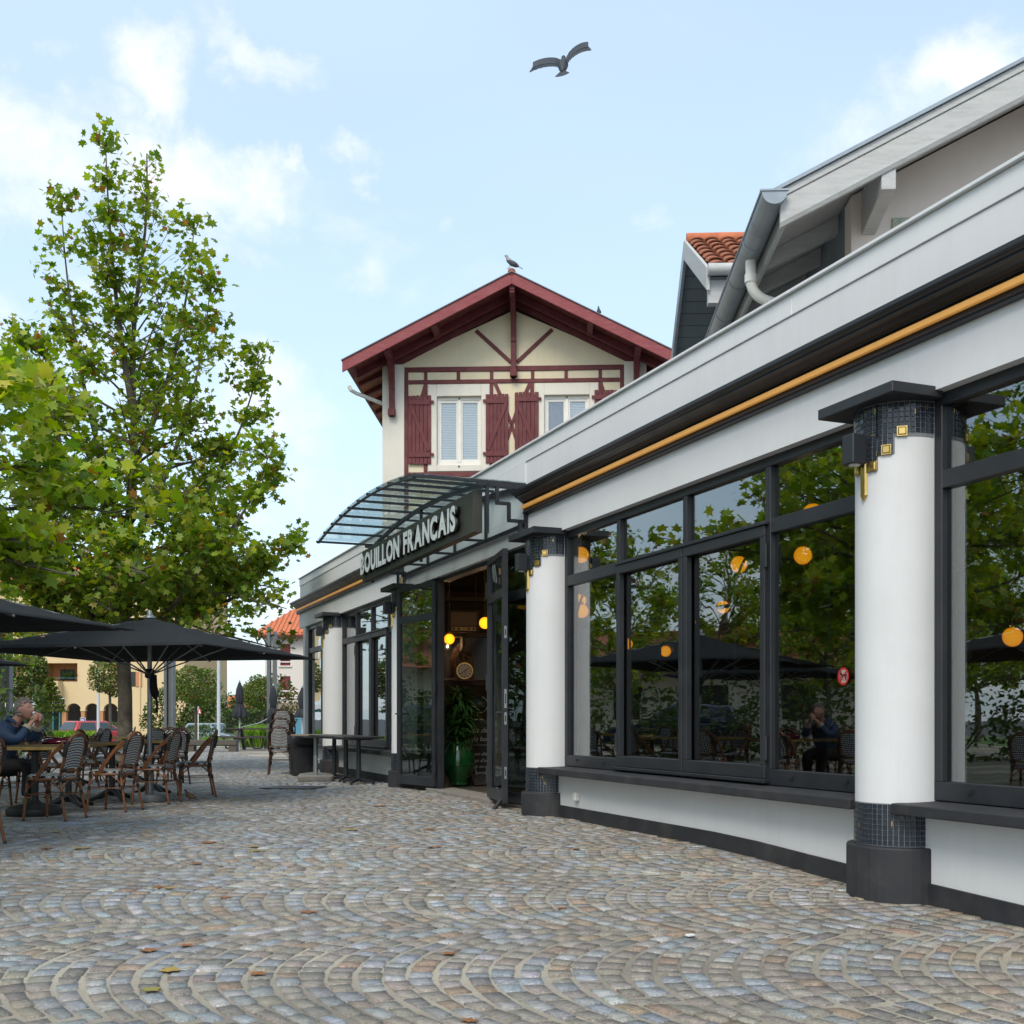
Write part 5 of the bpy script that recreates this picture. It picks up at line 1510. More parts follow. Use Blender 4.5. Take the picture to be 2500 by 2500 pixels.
# ================================================================ trees and planting
def leaf_mesh(name, P, size, tint, rng, shape='plane', up=0.35, droop=0.0):
    """P: n x 3 leaf positions; builds one mesh of n small leaves"""
    n = len(P)
    nrm = rng.normal(0, 1, (n, 3)); nrm[:, 2] = np.abs(nrm[:, 2]) + up
    nrm /= np.linalg.norm(nrm, axis=1)[:, None]
    ref = rng.normal(0, 1, (n, 3)); ref[:, 2] -= droop
    a = np.cross(nrm, ref); a /= np.linalg.norm(a, axis=1)[:, None] + 1e-9
    b = np.cross(nrm, a)
    sz = size * rng.uniform(0.6, 1.25, n)
    if shape == 'plane':
        O = LEAF; k = len(O)
        vs = np.zeros((n, k + 1, 3))
        vs[:, 0] = P
        curl = rng.uniform(-.35, .35, n)
        for i in range(k):
            rr = (O[i] ** 2).sum()
            vs[:, i + 1] = P + sz[:, None] * (O[i, 0] * a + O[i, 1] * b) + (sz * curl * rr)[:, None] * nrm
        F = np.array([[0, 1 + i, 1 + (i + 1) % k] for i in range(k)])
    else:
        O = np.array([[-.5, 0], [-.1, .34], [.5, 0], [-.1, -.34]]) if shape == 'oval' else np.array([[-.5, 0], [0, .13], [.5, 0], [0, -.13]])
        vs = np.zeros((n, 4, 3))
        for i in range(4):
            vs[:, i] = P + sz[:, None] * (O[i, 0] * a + O[i, 1] * b)
        vs[:, 1] += (sz * .12)[:, None] * nrm; vs[:, 3] += (sz * .12)[:, None] * nrm
        F = np.array([[0, 1, 2], [0, 2, 3]])
    m = vs.shape[1]
    vv = vs.reshape(-1, 3); ff = (F[None] + (np.arange(n) * m)[:, None, None]).reshape(-1, 3)
    me = bpy.data.meshes.new(name)
    me.vertices.add(len(vv)); me.vertices.foreach_set('co', vv.astype(np.float32).ravel())
    me.loops.add(ff.size); me.loops.foreach_set('vertex_index', ff.astype(np.int32).ravel())
    me.polygons.add(len(ff)); me.polygons.foreach_set('loop_start', np.arange(0, ff.size, 3, dtype=np.int32))
    me.polygons.foreach_set('loop_total', np.full(len(ff), 3, np.int32))
    at = me.attributes.new('tint', 'FLOAT_COLOR', 'FACE')
    cc = np.ones((len(ff), 4), np.float32); cc[:, :3] = np.repeat(tint, len(F), 0)
    at.data.foreach_set('color', cc.ravel())
    me.update(); me.validate()
    return me

def leaf_tints(n, rng, pal, w, amp=.25):
    pal = np.array(pal); w = np.array(w) / sum(w)
    c = pal[rng.choice(len(pal), n, p=w)]
    return c * rng.uniform(1 - amp, 1 + amp, (n, 1)) * rng.uniform(.93, 1.07, (n, 3))

PLANE_PAL = [(.155, .245, .026), (.215, .300, .034), (.285, .350, .042), (.35, .36, .055), (.105, .185, .028), (.28, .14, .04)]

def plane_tree(name, loc, rfun, z0, z1, lean, seed, nleaf, lsize, trunk_r, weights, limb_step=.30, el_lo=.25, el_hi=1.15, clump=.30, first=None, per=2, trunk_to=None, bright=1.0, leaders=()):
    """a plane: leader, limbs that fill the outline rfun(z), twigs, leaves in clumps along the twigs"""
    rng = np.random.default_rng(seed); rs = random.Random(seed)
    root = empty(name, loc)
    zt = z1 if trunk_to is None else trunk_to
    def axis(z): return Vector((lean[0] * (z / z1) ** 1.5 + .05 * math.sin(z * 1.3), lean[1] * (z / z1) ** 1.5 + .05 * math.cos(z * 1.1), z))
    wood = MB()
    zs = [zt * i / 16 for i in range(17)]
    wood.tube([axis(z) for z in zs], [max(.012, trunk_r * (1 - .93 * (z / zt) ** .8)) * (1.25 if z == 0 else 1) for z in zs], 10)
    pts = []
    z = z0; az = rs.uniform(0, 6.28)
    while z < z1 * .985:
        f = (z - z0) / (z1 - z0)
        for _ in range(per):
            az += 2.4 + rs.uniform(-.5, .5)
            tip_z = z + rs.uniform(.2, .9) * (.5 + f)
            Lr = rfun(min(z1, tip_z), az) * rs.choice((.5, .75, .9, 1.0, 1.1, 1.2))
            el = el_lo + (el_hi - el_lo) * f + rs.uniform(-.2, .2)
            base = axis(max(z - Lr * math.tan(el) * .45, z0 * .55))
            end = axis(z) + Vector((math.cos(az) * Lr, math.sin(az) * Lr, Lr * math.tan(el) * .35))
            end.z = min(end.z, z1)
            mid = base.lerp(end, .5) + Vector((rs.uniform(-.12, .12), rs.uniform(-.12, .12), .12 * Lr))
            r0 = max(.010, trunk_r * .30 * (1 - .75 * f) * min(1, Lr / 1.5))
            cur = [base.lerp(mid, k / 3).lerp(mid.lerp(end, k / 3), k / 3) for k in range(4)]
            wood.tube(cur, [r0, r0 * .75, r0 * .5, r0 * .2], 5, cap=False)
            ntw = max(2, int(Lr * 3.2))
            for q in range(ntw):
                s_ = rs.uniform(.38, 1.0)
                p0 = base.lerp(mid, s_).lerp(mid.lerp(end, s_), s_)
                tl = rs.uniform(.25, .6) * (.6 + .25 * Lr)
                d = Vector((rs.gauss(0, 1), rs.gauss(0, 1), rs.gauss(.35, .6))).normalized()
                p1 = p0 + d * tl
                wood.tube([p0, p0.lerp(p1, .5) + Vector((0, 0, .04)), p1], [r0 * .3 + .003, r0 * .2 + .003, .003], 3, cap=False)
                pts.append((p0, p1))
        z += limb_step * rs.uniform(.75, 1.25)
    # side leaders: upright secondary stems with their own short limbs
    for (dx, dy, zb_, zt_, rr) in leaders:
        A = axis(zb_); E = Vector((dx, dy, zt_)) + Vector((lean[0] * .6, 0, 0))
        C = Vector((A.x + (E.x - A.x) * .85, A.y + (E.y - A.y) * .85, zb_ + (zt_ - zb_) * .45))
        path = [A.lerp(C, k / 8).lerp(C.lerp(E, k / 8), k / 8) for k in range(9)]
        wood.tube(path, [max(.01, trunk_r * .42 * (1 - .9 * k / 8)) for k in range(9)], 7, cap=False)
        for k in range(2, 9):
            for _ in range(3):
                p0 = path[k]; a_ = rs.uniform(0, 6.28); ln_ = rr * rs.uniform(.4, 1.0) * (1.15 - .5 * k / 8)
                p1 = p0 + Vector((math.cos(a_) * ln_, math.sin(a_) * ln_, ln_ * rs.uniform(.2, .9)))
                wood.tube([p0, p0.lerp(p1, .5) + Vector((0, 0, .05)), p1], [.016, .010, .004], 4, cap=False)
                for q in range(3): pts.append((p0.lerp(p1, rs.uniform(.2, .6)), p1 + Vector((rs.gauss(0, .12), rs.gauss(0, .12), rs.gauss(.05, .12)))))
    # leaves clump along the twigs
    cnt = nleaf // max(1, len(pts)) + 1
    Ps = []; shade = []
    for (p0, p1) in pts:
        k = max(2, int(cnt * rs.uniform(.2, 1.9) * (1.25 - .75 * (p0.z / z1) ** 2)))
        s_ = rng.uniform(.25, 1.1, k)
        c0 = np.array(p0); c1 = np.array(p1)
        Ps.append(c0 + (c1 - c0) * s_[:, None] + rng.normal(0, clump * .5, (k, 3)) * np.array([1, 1, .75]))
        shade.append(np.full(k, rs.uniform(.72, 1.28)))
    P = np.concatenate(Ps); sh = np.concatenate(shade)
    kp = P[:, 2] > z0 * .92; P = P[kp]; sh = sh[kp]
    tint = leaf_tints(len(P), rng, PLANE_PAL, weights) * sh[:, None] * bright
    wood.build('trunk', M['bark'], root, smooth=True, recalc=False)
    obj('crown', leaf_mesh('crown', P, lsize, tint, rng), M['leaf'], root)
    return root

def r_main(z, az):
    xs = [2.6, 3.2, 4, 5, 6, 7, 8, 9.5, 10.7, 11.5, 12.4]; ys = [2.6, 3.3, 3.4, 3.1, 2.5, 1.8, 1.6, 1.15, .75, .5, .2]
    return float(np.interp(z, xs, ys)) * (1 + .16 * math.sin(2 * az + z))
TW = [.26, .30, .20, .10, .12, .035]
tree = plane_tree('plane_tree', (-7.62, 22.0, 0), r_main, 2.55, 12.2, (.42, .2), 21, 19500, .145, .16, TW, limb_step=.225, clump=.28, el_lo=-.08,
                  leaders=((-1.35, -.2, 4.6, 10.9, .65), (1.55, -.3, 4.2, 9.3, .75), (2.35, .3, 3.6, 8.1, .6), (-2.3, .4, 3.6, 8.4, .8), (.9, .9, 6, 11.0, .5), (-.35, -.6, 7, 11.9, .45), (2.7, -.5, 3.0, 6.0, .7), (-1.0, -1.8, 3.4, 7.5, .8),
                           (1.8, -1.2, 2.5, 4.3, .95), (-.8, -1.7, 2.4, 4.1, .95), (.4, -2.3, 2.5, 4.0, .95), (2.7, .6, 2.5, 4.4, .85), (-2.3, -1.0, 2.4, 4.3, .95), (1.2, 1.6, 2.5, 4.6, .9)))
lab(tree, 'tall plane tree with pointed airy crown behind the open parasol', 'tree', 'plane trees on the plaza')

def r_near(z, az):
    return float(np.interp(z, [2.4, 3.2, 4.2, 5.2, 6.1], [2.3, 2.7, 2.5, 1.7, .5])) * (1 + .12 * math.sin(3 * az))
tree2 = plane_tree('plane_tree', (-7.15, 12.6, 0), r_near, 2.7, 6.1, (.1, 0), 4, 7000, .18, .15, [.16, .28, .30, .2, .05, .02], limb_step=.14, el_lo=.1, el_hi=.7, clump=.34, bright=1.3)
lab(tree2, 'nearer yellow green plane tree cut by the left edge of the picture', 'tree', 'plane trees on the plaza')

# planes along the terrace to the left: the picture shows them only as reflections in the windows
def r_side(z, az):
    return float(np.interp(z, [2.3, 3.2, 5, 6.5, 8, 9.2], [2.2, 3.0, 3.3, 2.8, 1.8, .4])) * (1 + .15 * math.sin(2 * az + z))
side = plane_tree('plane_tree', (-8.6, 5.2, 0), r_side, 2.5, 9.2, (.2, .1), 9, 6500, .17, .17, TW, limb_step=.27, clump=.34)
lab(side, 'plane tree mirrored in the fourth pane of the middle window', 'tree', 'plane trees on the plaza')
SPOT = [(-11.2, 9.6, 1.9, 1.0, 'plane tree mirrored above the parasols in the middle window'), (-14.5, 16.5, 3.3, 1.05, 'farther plane tree mirrored in the first pane of the middle window'),
        (-10.8, 0.8, 4.4, 1.05, 'plane tree mirrored in the right hand window beside the pillar'), (-18.5, 9.0, 5.2, 1.15, 'farther plane tree mirrored behind the parasols'), (-17.5, 2.5, .6, 1.1, 'far plane tree mirrored in the right hand window')]
for k, an in enumerate((44, 49, 54, 59, 64, 69, 74, 57, 66)):
    dd = 34 + 4.5 * ((k * 7) % 3) + (9 if k > 6 else 0)
    SPOT.append((9.22 - dd * math.sin(R(an)), 3.7 + dd * math.cos(R(an)), k * 1.7, .72 + .1 * (k % 3), 'one of the trees in the far belt mirrored behind the terrace'))
for x, y, rz, s, lb in SPOT:
    c = copy_tree(side); put(c, (x, y, gz(x, y)), rz, lb, group='trees of the far belt' if 'far belt' in lb else None); c.scale = (s, s, s)

def blob_points(n, rng, c, r, hollow=.55, lumps=7, lump=.28):
    """points through an uneven ellipsoid"""
    d = rng.normal(0, 1, (n, 3)); d /= np.linalg.norm(d, axis=1)[:, None]
    ld = rng.normal(0, 1, (lumps, 3)); ld /= np.linalg.norm(ld, axis=1)[:, None]
    k = (np.clip(d @ ld.T, 0, 1) ** 6).max(1)
    rad = (1 - lump * .5 + lump * k) * (hollow + (1 - hollow) * rng.random(n) ** .45)
    return np.array(c) + d * rad[:, None] * np.array(r)

LOLLI = [(.12, .18, .03), (.16, .215, .035), (.08, .13, .025), (.20, .17, .04), (.26, .12, .04)]
def lollipop(name, u, vtop, vbot, upx, y, labl, seed, n=3600, ls=.11, w=(.34, .28, .22, .12, .04), fork=True):
    rng = np.random.default_rng(seed)
    s = y / FPX
    x = (u - 1250) * s; g = gz(x, y)
    zt = EYE + (1754 - vtop) * s; zb = EYE + (1754 - vbot) * s
    rx = upx * s / 2; rz = (zt - zb) / 2; zc = (zt + zb) / 2
    root = empty(name, (x, y, g), 0, labl, 'tree', 'small round headed trees beyond the plaza')
    mb = MB()
    h = zc - g
    mb.tube([(0, 0, 0), (.02, 0, h * .4), (0, 0, h - rz * .55)], [.075, .055, .045], 7)
    for k in range(7):
        a = k * .9; mb.tube([(0, 0, h - rz * (.75 - .02 * k)), (rx * .3 * math.cos(a), rx * .3 * math.sin(a), h - rz * .3), (rx * .6 * math.cos(a), rx * .6 * math.sin(a), h + rz * .2)], [.035, .025, .01], 5)
    mb.build('trunk', M['bark_thin'], root, smooth=True)
    P = blob_points(n, rng, (0, 0, h), (rx, rx, rz), lumps=16, lump=.42)
    tint = leaf_tints(n, rng, LOLLI, w)
    obj('crown', leaf_mesh('crown', P, ls, tint, rng, 'oval'), M['leaf_dense'], root)
    return root
lollipop('round_tree', 477, 1625, 1722, 108, 46, 'round clipped tree right of the triple posts, fully in view', 31)
lollipop('round_tree', 640, 1652, 1733, 84, 52, 'round tree between the closed parasols and the shuttered building', 32)
lollipop('round_tree', 58, 1590, 1712, 118, 36, 'dark spreading tree at the far left above the seated man', 33, n=4600, w=(.3, .15, .35, .15, .07))
lollipop('round_tree', 268, 1608, 1698, 92, 40, 'loose reddish green tree behind the big plane trunk', 34, n=2400, w=(.3, .25, .2, .15, .12))
# small layered maple
def layered(u, y, vtop, vbot, upx, labl, seed):
    rng = np.random.default_rng(seed); s = y / FPX; x = (u - 1250) * s; g = gz(x, y)
    zt = EYE + (1754 - vtop) * s - g; zb = EYE + (1754 - vbot) * s - g
    root = empty('layered_tree', (x, y, g), 0, labl, 'tree')
    mb = MB(); mb.tube([(0, 0, 0), (.03, 0, zt * .5), (0, 0, zt * .97)], [.05, .035, .008], 6)
    Ps = []
    nl = 8
    for i in range(nl):
        f = i / (nl - 1); z = zb + (zt - zb) * f; r = upx * s / 2 * (1 - .85 * f)
        for k in range(5):
            a = i * 1.1 + k * 1.256; c = (r * .6 * math.cos(a), r * .6 * math.sin(a), z + .06)
            mb.tube([(0, 0, z - .08), (r * math.cos(a), r * math.sin(a), z + .05)], [.014, .004], 4)
            Ps.append(blob_points(90, rng, c, (r * .5 + .03, r * .5 + .03, .07), .2))
    P = np.concatenate(Ps)
    mb.build('trunk', M['bark_thin'], root)
    obj('crown', leaf_mesh('crown', P, .085, leaf_tints(len(P), rng, [(.16, .20, .03), (.12, .17, .03), (.22, .20, .04)], [.4, .4, .2]), rng, 'oval', up=1.0), M['leaf_dense'], root)
layered(122, 34, 1664, 1738, 82, 'small yellow green layered tree just right of the man', 41)

def bush(name, x, y, rx, ry, rz, zc, n, ls, pal, w, labl, cat, seed, group=None, lump=.35):
    rng = np.random.default_rng(seed)
    root = empty(name, (x, y, gz(x, y)), 0, labl, cat, group)
    P = blob_points(n, rng, (0, 0, zc), (rx, ry, rz), .6, 12, lump)
    P[:, 2] = np.maximum(P[:, 2], .02)
    obj('foliage', leaf_mesh('foliage', P, ls, leaf_tints(n, rng, pal, w), rng, 'oval'), M['leaf_dense'], root)
    mb = MB()
    for k in range(5):
        a = k * 1.3; mb.tube([(0, 0, 0), (rx * .4 * math.cos(a), ry * .4 * math.sin(a), zc)], [.04, .015], 5)
    mb.build('stem', M['bark_thin'], root)
    return root
DG = [(.06, .105, .022), (.08, .135, .028), (.11, .16, .035), (.14, .12, .04)]
bush('shrub', -17.6, 66, 1.9, 1.2, 1.75, 1.6, 2600, .22, DG, [.4, .3, .2, .1], 'dark rounded shrub behind the triangle warning sign', 'shrub', 51)
bush('shrub', -19.8, 67, 2.1, 1.2, 2.3, 1.9, 2800, .24, DG, [.4, .3, .2, .1], 'tall dark shrub at the corner of the cream building', 'shrub', 52)
bush('shrub', -15.6, 70, 2.4, 1.2, 2.6, 2.0, 3000, .25, [(.09, .11, .025), (.13, .12, .03), (.16, .11, .04), (.06, .09, .02)], [.35, .3, .2, .15], 'olive brown shrub right of the pale lamp post', 'shrub', 53)
bush('shrub', -16.1, 58, .9, .8, .7, .65, 1000, .14, DG, [.3, .4, .3, 0], 'low ball shaped shrub beside the silver car', 'shrub', 54)
bush('shrub', -21.2, 60, 1.0, .8, .8, .7, 1000, .14, DG, [.3, .4, .3, 0], 'low shrub under the round clipped tree', 'shrub', 55)
# box hedge
def hedge(x0, x1, y0, y1, h, labl, seed, n, pal, cat='hedge', ls=.13):
    rng = np.random.default_rng(seed)
    root = empty('hedge', ((x0 + x1) / 2, (y0 + y1) / 2, gz((x0 + x1) / 2, (y0 + y1) / 2)), 0, labl, cat)
    w, d = (x1 - x0) / 2, (y1 - y0) / 2
    P = rng.uniform(-1, 1, (n, 3)) * np.array([w, d, h / 2]) + np.array([0, 0, h / 2])
    f = rng.integers(0, 3, n)
    P[f == 0, 1] = np.sign(P[f == 0, 1]) * d * rng.uniform(.85, 1.03, (f == 0).sum())
    P[f == 1, 2] = h * rng.uniform(.93, 1.03, (f == 1).sum())
    obj('foliage', leaf_mesh('foliage', P, ls, leaf_tints(n, rng, pal, [.4, .35, .2, .05]), rng, 'oval'), M['leaf_dense'], root)
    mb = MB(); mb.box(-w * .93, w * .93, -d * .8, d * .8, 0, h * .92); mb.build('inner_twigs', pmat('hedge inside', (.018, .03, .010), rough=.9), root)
hedge(-15.4, -12.4, 60, 62, 2.1, 'clipped box hedge behind the closed parasol at the picnic table', 61, 4200, DG)
for k, an in enumerate((45, 49, 53, 57, 61, 65, 69, 73)):
    bush('shrub', 9.22 - 29 * math.sin(R(an)), 3.7 + 29 * math.cos(R(an)), 1.6, 1.6, 1.0 + .25 * (k % 3), .9, 900, .16, DG, [.3, .4, .2, .1], 'one of the shrubs mirrored low in the windows behind the chairs', 'shrub', 80 + k, 'shrubs mirrored behind the terrace')

# grass beds
def grass(name, x0, x1, y0, y1, n, h, pal, seed, labl):
    rng = np.random.default_rng(seed)
    x = rng.uniform(x0, x1, n); y = rng.uniform(y0, y1, n)
    cl = rng.integers(0, max(3, n // 60), n)
    cx = rng.uniform(x0, x1, cl.max() + 1); cyy = rng.uniform(y0, y1, cl.max() + 1)
    x = cx[cl] + rng.normal(0, .12, n); y = cyy[cl] + rng.normal(0, .12, n)
    z = gz_arr(x, y)
    az = rng.uniform(0, 6.28, n); hh = h * rng.uniform(.6, 1.15, n); ln = rng.uniform(.15, .65, n) * hh
    w = .012 * (1 + h)
    b0 = np.stack([x - w * np.sin(az), y + w * np.cos(az), z], -1); b1 = np.stack([x + w * np.sin(az), y - w * np.cos(az), z], -1)
    m0 = np.stack([x + ln * .3 * np.cos(az), y + ln * .3 * np.sin(az), z + hh * .65], -1)
    t_ = np.stack([x + ln * np.cos(az), y + ln * np.sin(az), z + hh], -1)
    V = np.stack([b0, b1, m0, t_], 1).reshape(-1, 3)
    F = (np.array([[0, 1, 2], [1, 3, 2]])[None] + (np.arange(n) * 4)[:, None, None]).reshape(-1, 3)
    me = bpy.data.meshes.new(name); me.from_pydata(V.tolist(), [], F.tolist())
    at = me.attributes.new('tint', 'FLOAT_COLOR', 'FACE')
    cc = np.ones((len(F), 4), np.float32); cc[:, :3] = np.repeat(leaf_tints(n, rng, pal, [1] * len(pal)), 2, 0)
    at.data.foreach_set('color', cc.ravel())
    o = obj(name, me, M['grass']); lab(o, labl, 'grass', kind='stuff')
GP_ = [(.16, .30, .03), (.22, .36, .05), (.12, .24, .03)]
s46 = 46 / FPX
grass('tall_grass', -18.5, -16.9, 44.7, 46.2, 1800, .62, GP_, 71, 'bright tall ornamental grass right of the seated man')
grass('tall_grass', -11.5, -10.7, 42, 43, 900, .34, GP_, 72, 'bright ornamental grass behind the picnic table')
grass('tall_grass', -9.7, -8.6, 40.9, 42.4, 1800, .75, GP_, 73, 'bright ornamental grass tuft left of the far steel posts')
grass('tall_grass', -16.2, -12.6, 46, 50, 1200, .2, [(.12, .2, .04), (.2, .25, .07), (.16, .2, .08)], 74, 'thin pale grass in the bed behind the chairs')
grass('tall_grass', -26, -20, 46, 50, 1600, .4, GP_, 75, 'ornamental grass at the far left behind the man')

# ================================================================ far buildings
def fx(u, y): return (u - 1250) / FPX * y
def fz(v, y): return EYE + (1754 - v) / FPX * y
GF = gz(0, 95)
yB = 95.0
cb_ = empty('cream_building', (fx(226, yB), yB, GF), 0, 'large cream apartment building with ground floor arches and a planted loggia', 'building')
ox = fx(226, yB)
def bx(u): return fx(u, yB) - ox
def bz(v): return fz(v, yB) - GF
ZT = bz(1425)
mb = MB()
# wall pieces round the loggia and above the arches
lx0, lx1, lz0, lz1 = bx(105), bx(189), bz(1664), bz(1619)
za = bz(1705)
mb.box(bx(-260), lx0, 0, .4, za, ZT); mb.box(lx1, bx(452), 0, .4, za, ZT)
mb.box(lx0, lx1, 0, .4, za, lz0); mb.box(lx0, lx1, 0, .4, lz1, ZT)
mb.box(bx(290), bx(452), 0.0, .4, 0, za)
mb.box(bx(452) - .4, bx(452), .4, 14, 0, ZT)
mb.build('wall', M['far_cream'], cb_)
arcs = [180, 225, 270]
hw = 18.0
for c in arcs:
    mb = MB(); n = 14
    x0, x1 = bx(c - 22.5), bx(c + 22.5); r = bx(c + hw) - bx(c); zs = bz(1735)
    poly = [(x0, zs), (bx(c) - r, zs)] + [(bx(c) - r * math.cos(PI * k / n), zs + r * 1.0 * math.sin(PI * k / n)) for k in range(1, n)] + [(bx(c) + r, zs), (x1, zs), (x1, za - .001), (x0, za - .001)]
    # built from quads so the face stays clean
    top = za - .001
    for k in range(n):
        a0, a1 = PI * k / n, PI * (k + 1) / n
        xa, xb = bx(c) - r * math.cos(a0), bx(c) - r * math.cos(a1)
        z0, z1 = zs + r * math.sin(a0), zs + r * math.sin(a1)
        mb.hexa([(xa, .0, z0), (xb, .0, z1), (xb, .4, z1), (xa, .4, z0), (xa, .0, top), (xb, .0, top), (xb, .4, top), (xa, .4, top)])
    mb.box(x0, bx(c) - r, 0, .4, zs, top); mb.box(bx(c) + r, x1, 0, .4, zs, top)
    mb.build('arch', M['far_cream'], cb_)
for u0, u1 in ((151, 162), (198, 207), (243, 252), (288, 292)):
    mb = MB(); mb.box(bx(u0), bx(u1), -.03, .38, 0, bz(1735)); mb.build('pillar', M['far_terracotta'], cb_)
    mb = MB(); mb.box(bx(u0) - .06, bx(u1) + .06, -.06, .39, bz(1736), bz(1731)); mb.build('capital', M['far_cream'], cb_)
mb = MB(); mb.box(bx(-260), bx(290), 3.0, 3.2, 0, za); mb.build('arcade_back', M['far_dark'], cb_)
mb = MB(); mb.box(bx(150), bx(290), .4, 3.0, za, za + .2); mb.build('arcade_ceiling', M['far_cream'], cb_)
for u, v in ((188, 1726), (226, 1721)):
    mb = MB(); mb.sphere((bx(u), 1.6, bz(v)), .13, 10, 8); mb.build('ceiling_lamp', M['bulb_white'], cb_, smooth=True)
mb = MB(); mb.box(bx(-260), bx(150), -.6, .1, bz(1727), bz(1716)); mb.build('shop_canopy', M['sign_white'], cb_)
mb = MB(); mb.box(bx(-260), bx(150), -.3, .05, bz(1736), bz(1728)); mb.build('shop_fascia', M['teal'], cb_)
for u in (10, 60, 105, 130, 146): mb = MB(); mb.box(bx(u), bx(u + 3), -.2, .05, 0, bz(1736)); mb.build('shop_post', M['teal'], cb_)
# loggia
mb = MB(); mb.box(lx0, lx1, 2.0, 2.2, lz0, lz1 + .2); mb.box(lx1, lx1 + .15, .4, 2.0, lz0, lz1 + .2); mb.box(lx0 - .15, lx0, .4, 2, lz0, lz1 + .2); mb.build('loggia_wall', M['far_terracotta'], cb_)
mb = MB(); mb.box(bx(125), bx(160), 1.93, 1.99, lz0 + .2, bz(1632)); mb.build('loggia_door', M['far_dark'], cb_)
mb = MB(); mb.box(lx0, lx1, .05, .1, lz0 + .28, lz0 + .33); mb.build('railing', M['teal'], cb_)
mb = MB(); mb.box(bx(100), bx(153), -1.0, -.001, bz(1703), lz0 + .02); mb.build('bay', M['far_cream'], cb_)
mb = MB(); cols = []
rs = random.Random(8)
for i in range(40): blade_leaf(mb, (bx(163), .5, lz0 + .3), rs.uniform(0, 6.28), rs.uniform(.2, 1.2), rs.uniform(.8, 1.5), .16, rs.uniform(.05, .18), cols, (.05, .11, .03))
o = obj('balcony_palm', tint_mesh(mb, 'balcony_palm', cols), M['leaf_dense'], cb_)
# windows farther up and the one half behind the plane trunk
for u0, u1, v0, v1 in ((318, 332, 1640, 1676), (10, 40, 1625, 1665), (240, 262, 1560, 1600), (318, 340, 1560, 1600), (390, 410, 1560, 1600), (60, 90, 1540, 1590), (160, 190, 1540, 1590)):
    mb = MB(); mb.box(bx(u0), bx(u1), -.03, .05, bz(v1), bz(v0)); w_ = mb.build('window', M['far_dark'], cb_)
    mb = MB(); mb.box(bx(u1) , bx(u1) + .5, -.08, -.001, bz(v1), bz(v0)); mb.build('shutter', M['far_terracotta'], w_)
mb = MB(); mb.extrude([(bx(-260) - .6, ZT), (bx(452) + .5, ZT), (bx(452) - 4, ZT + 2.2), (bx(-260), ZT + 2.2)], lambda a, b_: (a, -.6, b_) if b_ < ZT + 1 else (a, 5, b_), lambda a, b_: (a, 14, b_) if b_ < ZT + 1 else (a, 9, b_)); mb.build('roof', M['clay_orange'], cb_)
mb = MB(); mb.box(bx(390), bx(452), -1.6, -1.3, 0, bz(1772)); mb.build('garden_wall', M['far_cream'], cb_)
mb = MB(); mb.tube([(bx(342), -.05, 0), (bx(342), -.05, ZT)], .06, 6); mb.build('down_pipe', M['far_cream'], cb_)

yW = 97.0
wb = empty('shuttered_building', (fx(690, yW), yW, GF), R(0), 'white apartment block with red roller shutters and orange tiled roof left of the restaurant corner', 'building')
ox2 = fx(690, yW)
def wx(u): return fx(u, yW) - ox2
def wz(v): return fz(v, yW) - GF
zt = wz(1553)
mb = MB()
cols_u = [(684, 709), (752, 777)]
rows_v = [(1572, 1625), (1651, 1703)]
us = [647, 684, 709, 752, 777, 830]
for k in range(len(us) - 1):
    a, b_ = wx(us[k]), wx(us[k + 1])
    if (us[k], us[k + 1]) in cols_u:
        mb.box(a, b_, 0, .4, wz(1715), wz(1703)); mb.box(a, b_, 0, .4, wz(1651), wz(1625)); mb.box(a, b_, 0, .4, wz(1572), zt)
    else:
        mb.box(a, b_, 0, .4, wz(1715), zt)
mb.box(wx(647), wx(647) + .4, .4, 12, 0, zt); mb.box(wx(647), wx(830), .0, .4, 0, wz(1734))
mb.build('wall', M['far_white'], wb)
mb = MB(); mb.box(wx(652), wx(830), -.05, .38, wz(1733.5), wz(1715)); mb.build('stone_band', M['far_brown'], wb)
for (u0, u1) in cols_u:
    for (v0, v1) in rows_v:
        a, b_ = wx(u0), wx(u1)
        mb = MB(); mb.box(a, b_, .12, .2, wz(v1), wz(v0)); w_ = mb.build('window', M['shutter_red'], wb)
        for k in range(14):
            mb = MB(); zz = wz(v0) - (k + 1) * .088; mb.box(a + .01, b_ - .01, .105, .12, zz + .008, zz + .08); mb.build('shutter_slat', M['shutter_red'], w_)
        for dv in (36, 44): mb = MB(); mb.box(a - .02, b_ + .02, -.03, .06, wz(v0 + dv) - .05, wz(v0 + dv) + .05); mb.build('guard_rail', M['sign_white'], w_)
        mb = MB(); mb.box(a - .12, b_ + .12, -.12, .1, wz(v1 + 3.5), wz(v1)); mb.build('sill', M['far_white'], w_)
# gabled portal with blue shop front
mb = MB()
for s in (-1, 1): mb.bar((wx(712), -.15, wz(1733)), (wx(712) + s * 2.0, -.15, wz(1745)), .16, .16, up=(0, 1, 0))
mb.build('portal_moulding', M['far_white'], wb)
mb = MB(); mb.box(wx(672), wx(750), -.06, -.001, 0.2, wz(1746)); mb.build('shop_front', pmat('pale blue shop', (.10, .28, .38), rough=.4), wb)
mb = MB(); ze = zt
mb.extrude([(wx(647) - .9, -.9, ze), (wx(830), -.9, ze), (wx(830), 6, ze + 2.6), (wx(690), 6, ze + 2.6)] and [(0, 0), (1, 0), (1, 1), (0, 1)],
           lambda a, b_: (wx(830) if a else (wx(647) - .9 if b_ == 0 else wx(712)), -.9 if b_ == 0 else 5.5, ze + .0 + (3.2 if b_ else 0)),
           lambda a, b_: (wx(830) if a else (wx(647) - .9 if b_ == 0 else wx(712)), -.9 if b_ == 0 else 5.5, ze + .18 + (3.2 if b_ else 0)))
mb.build('roof', M['clay_orange'], wb)
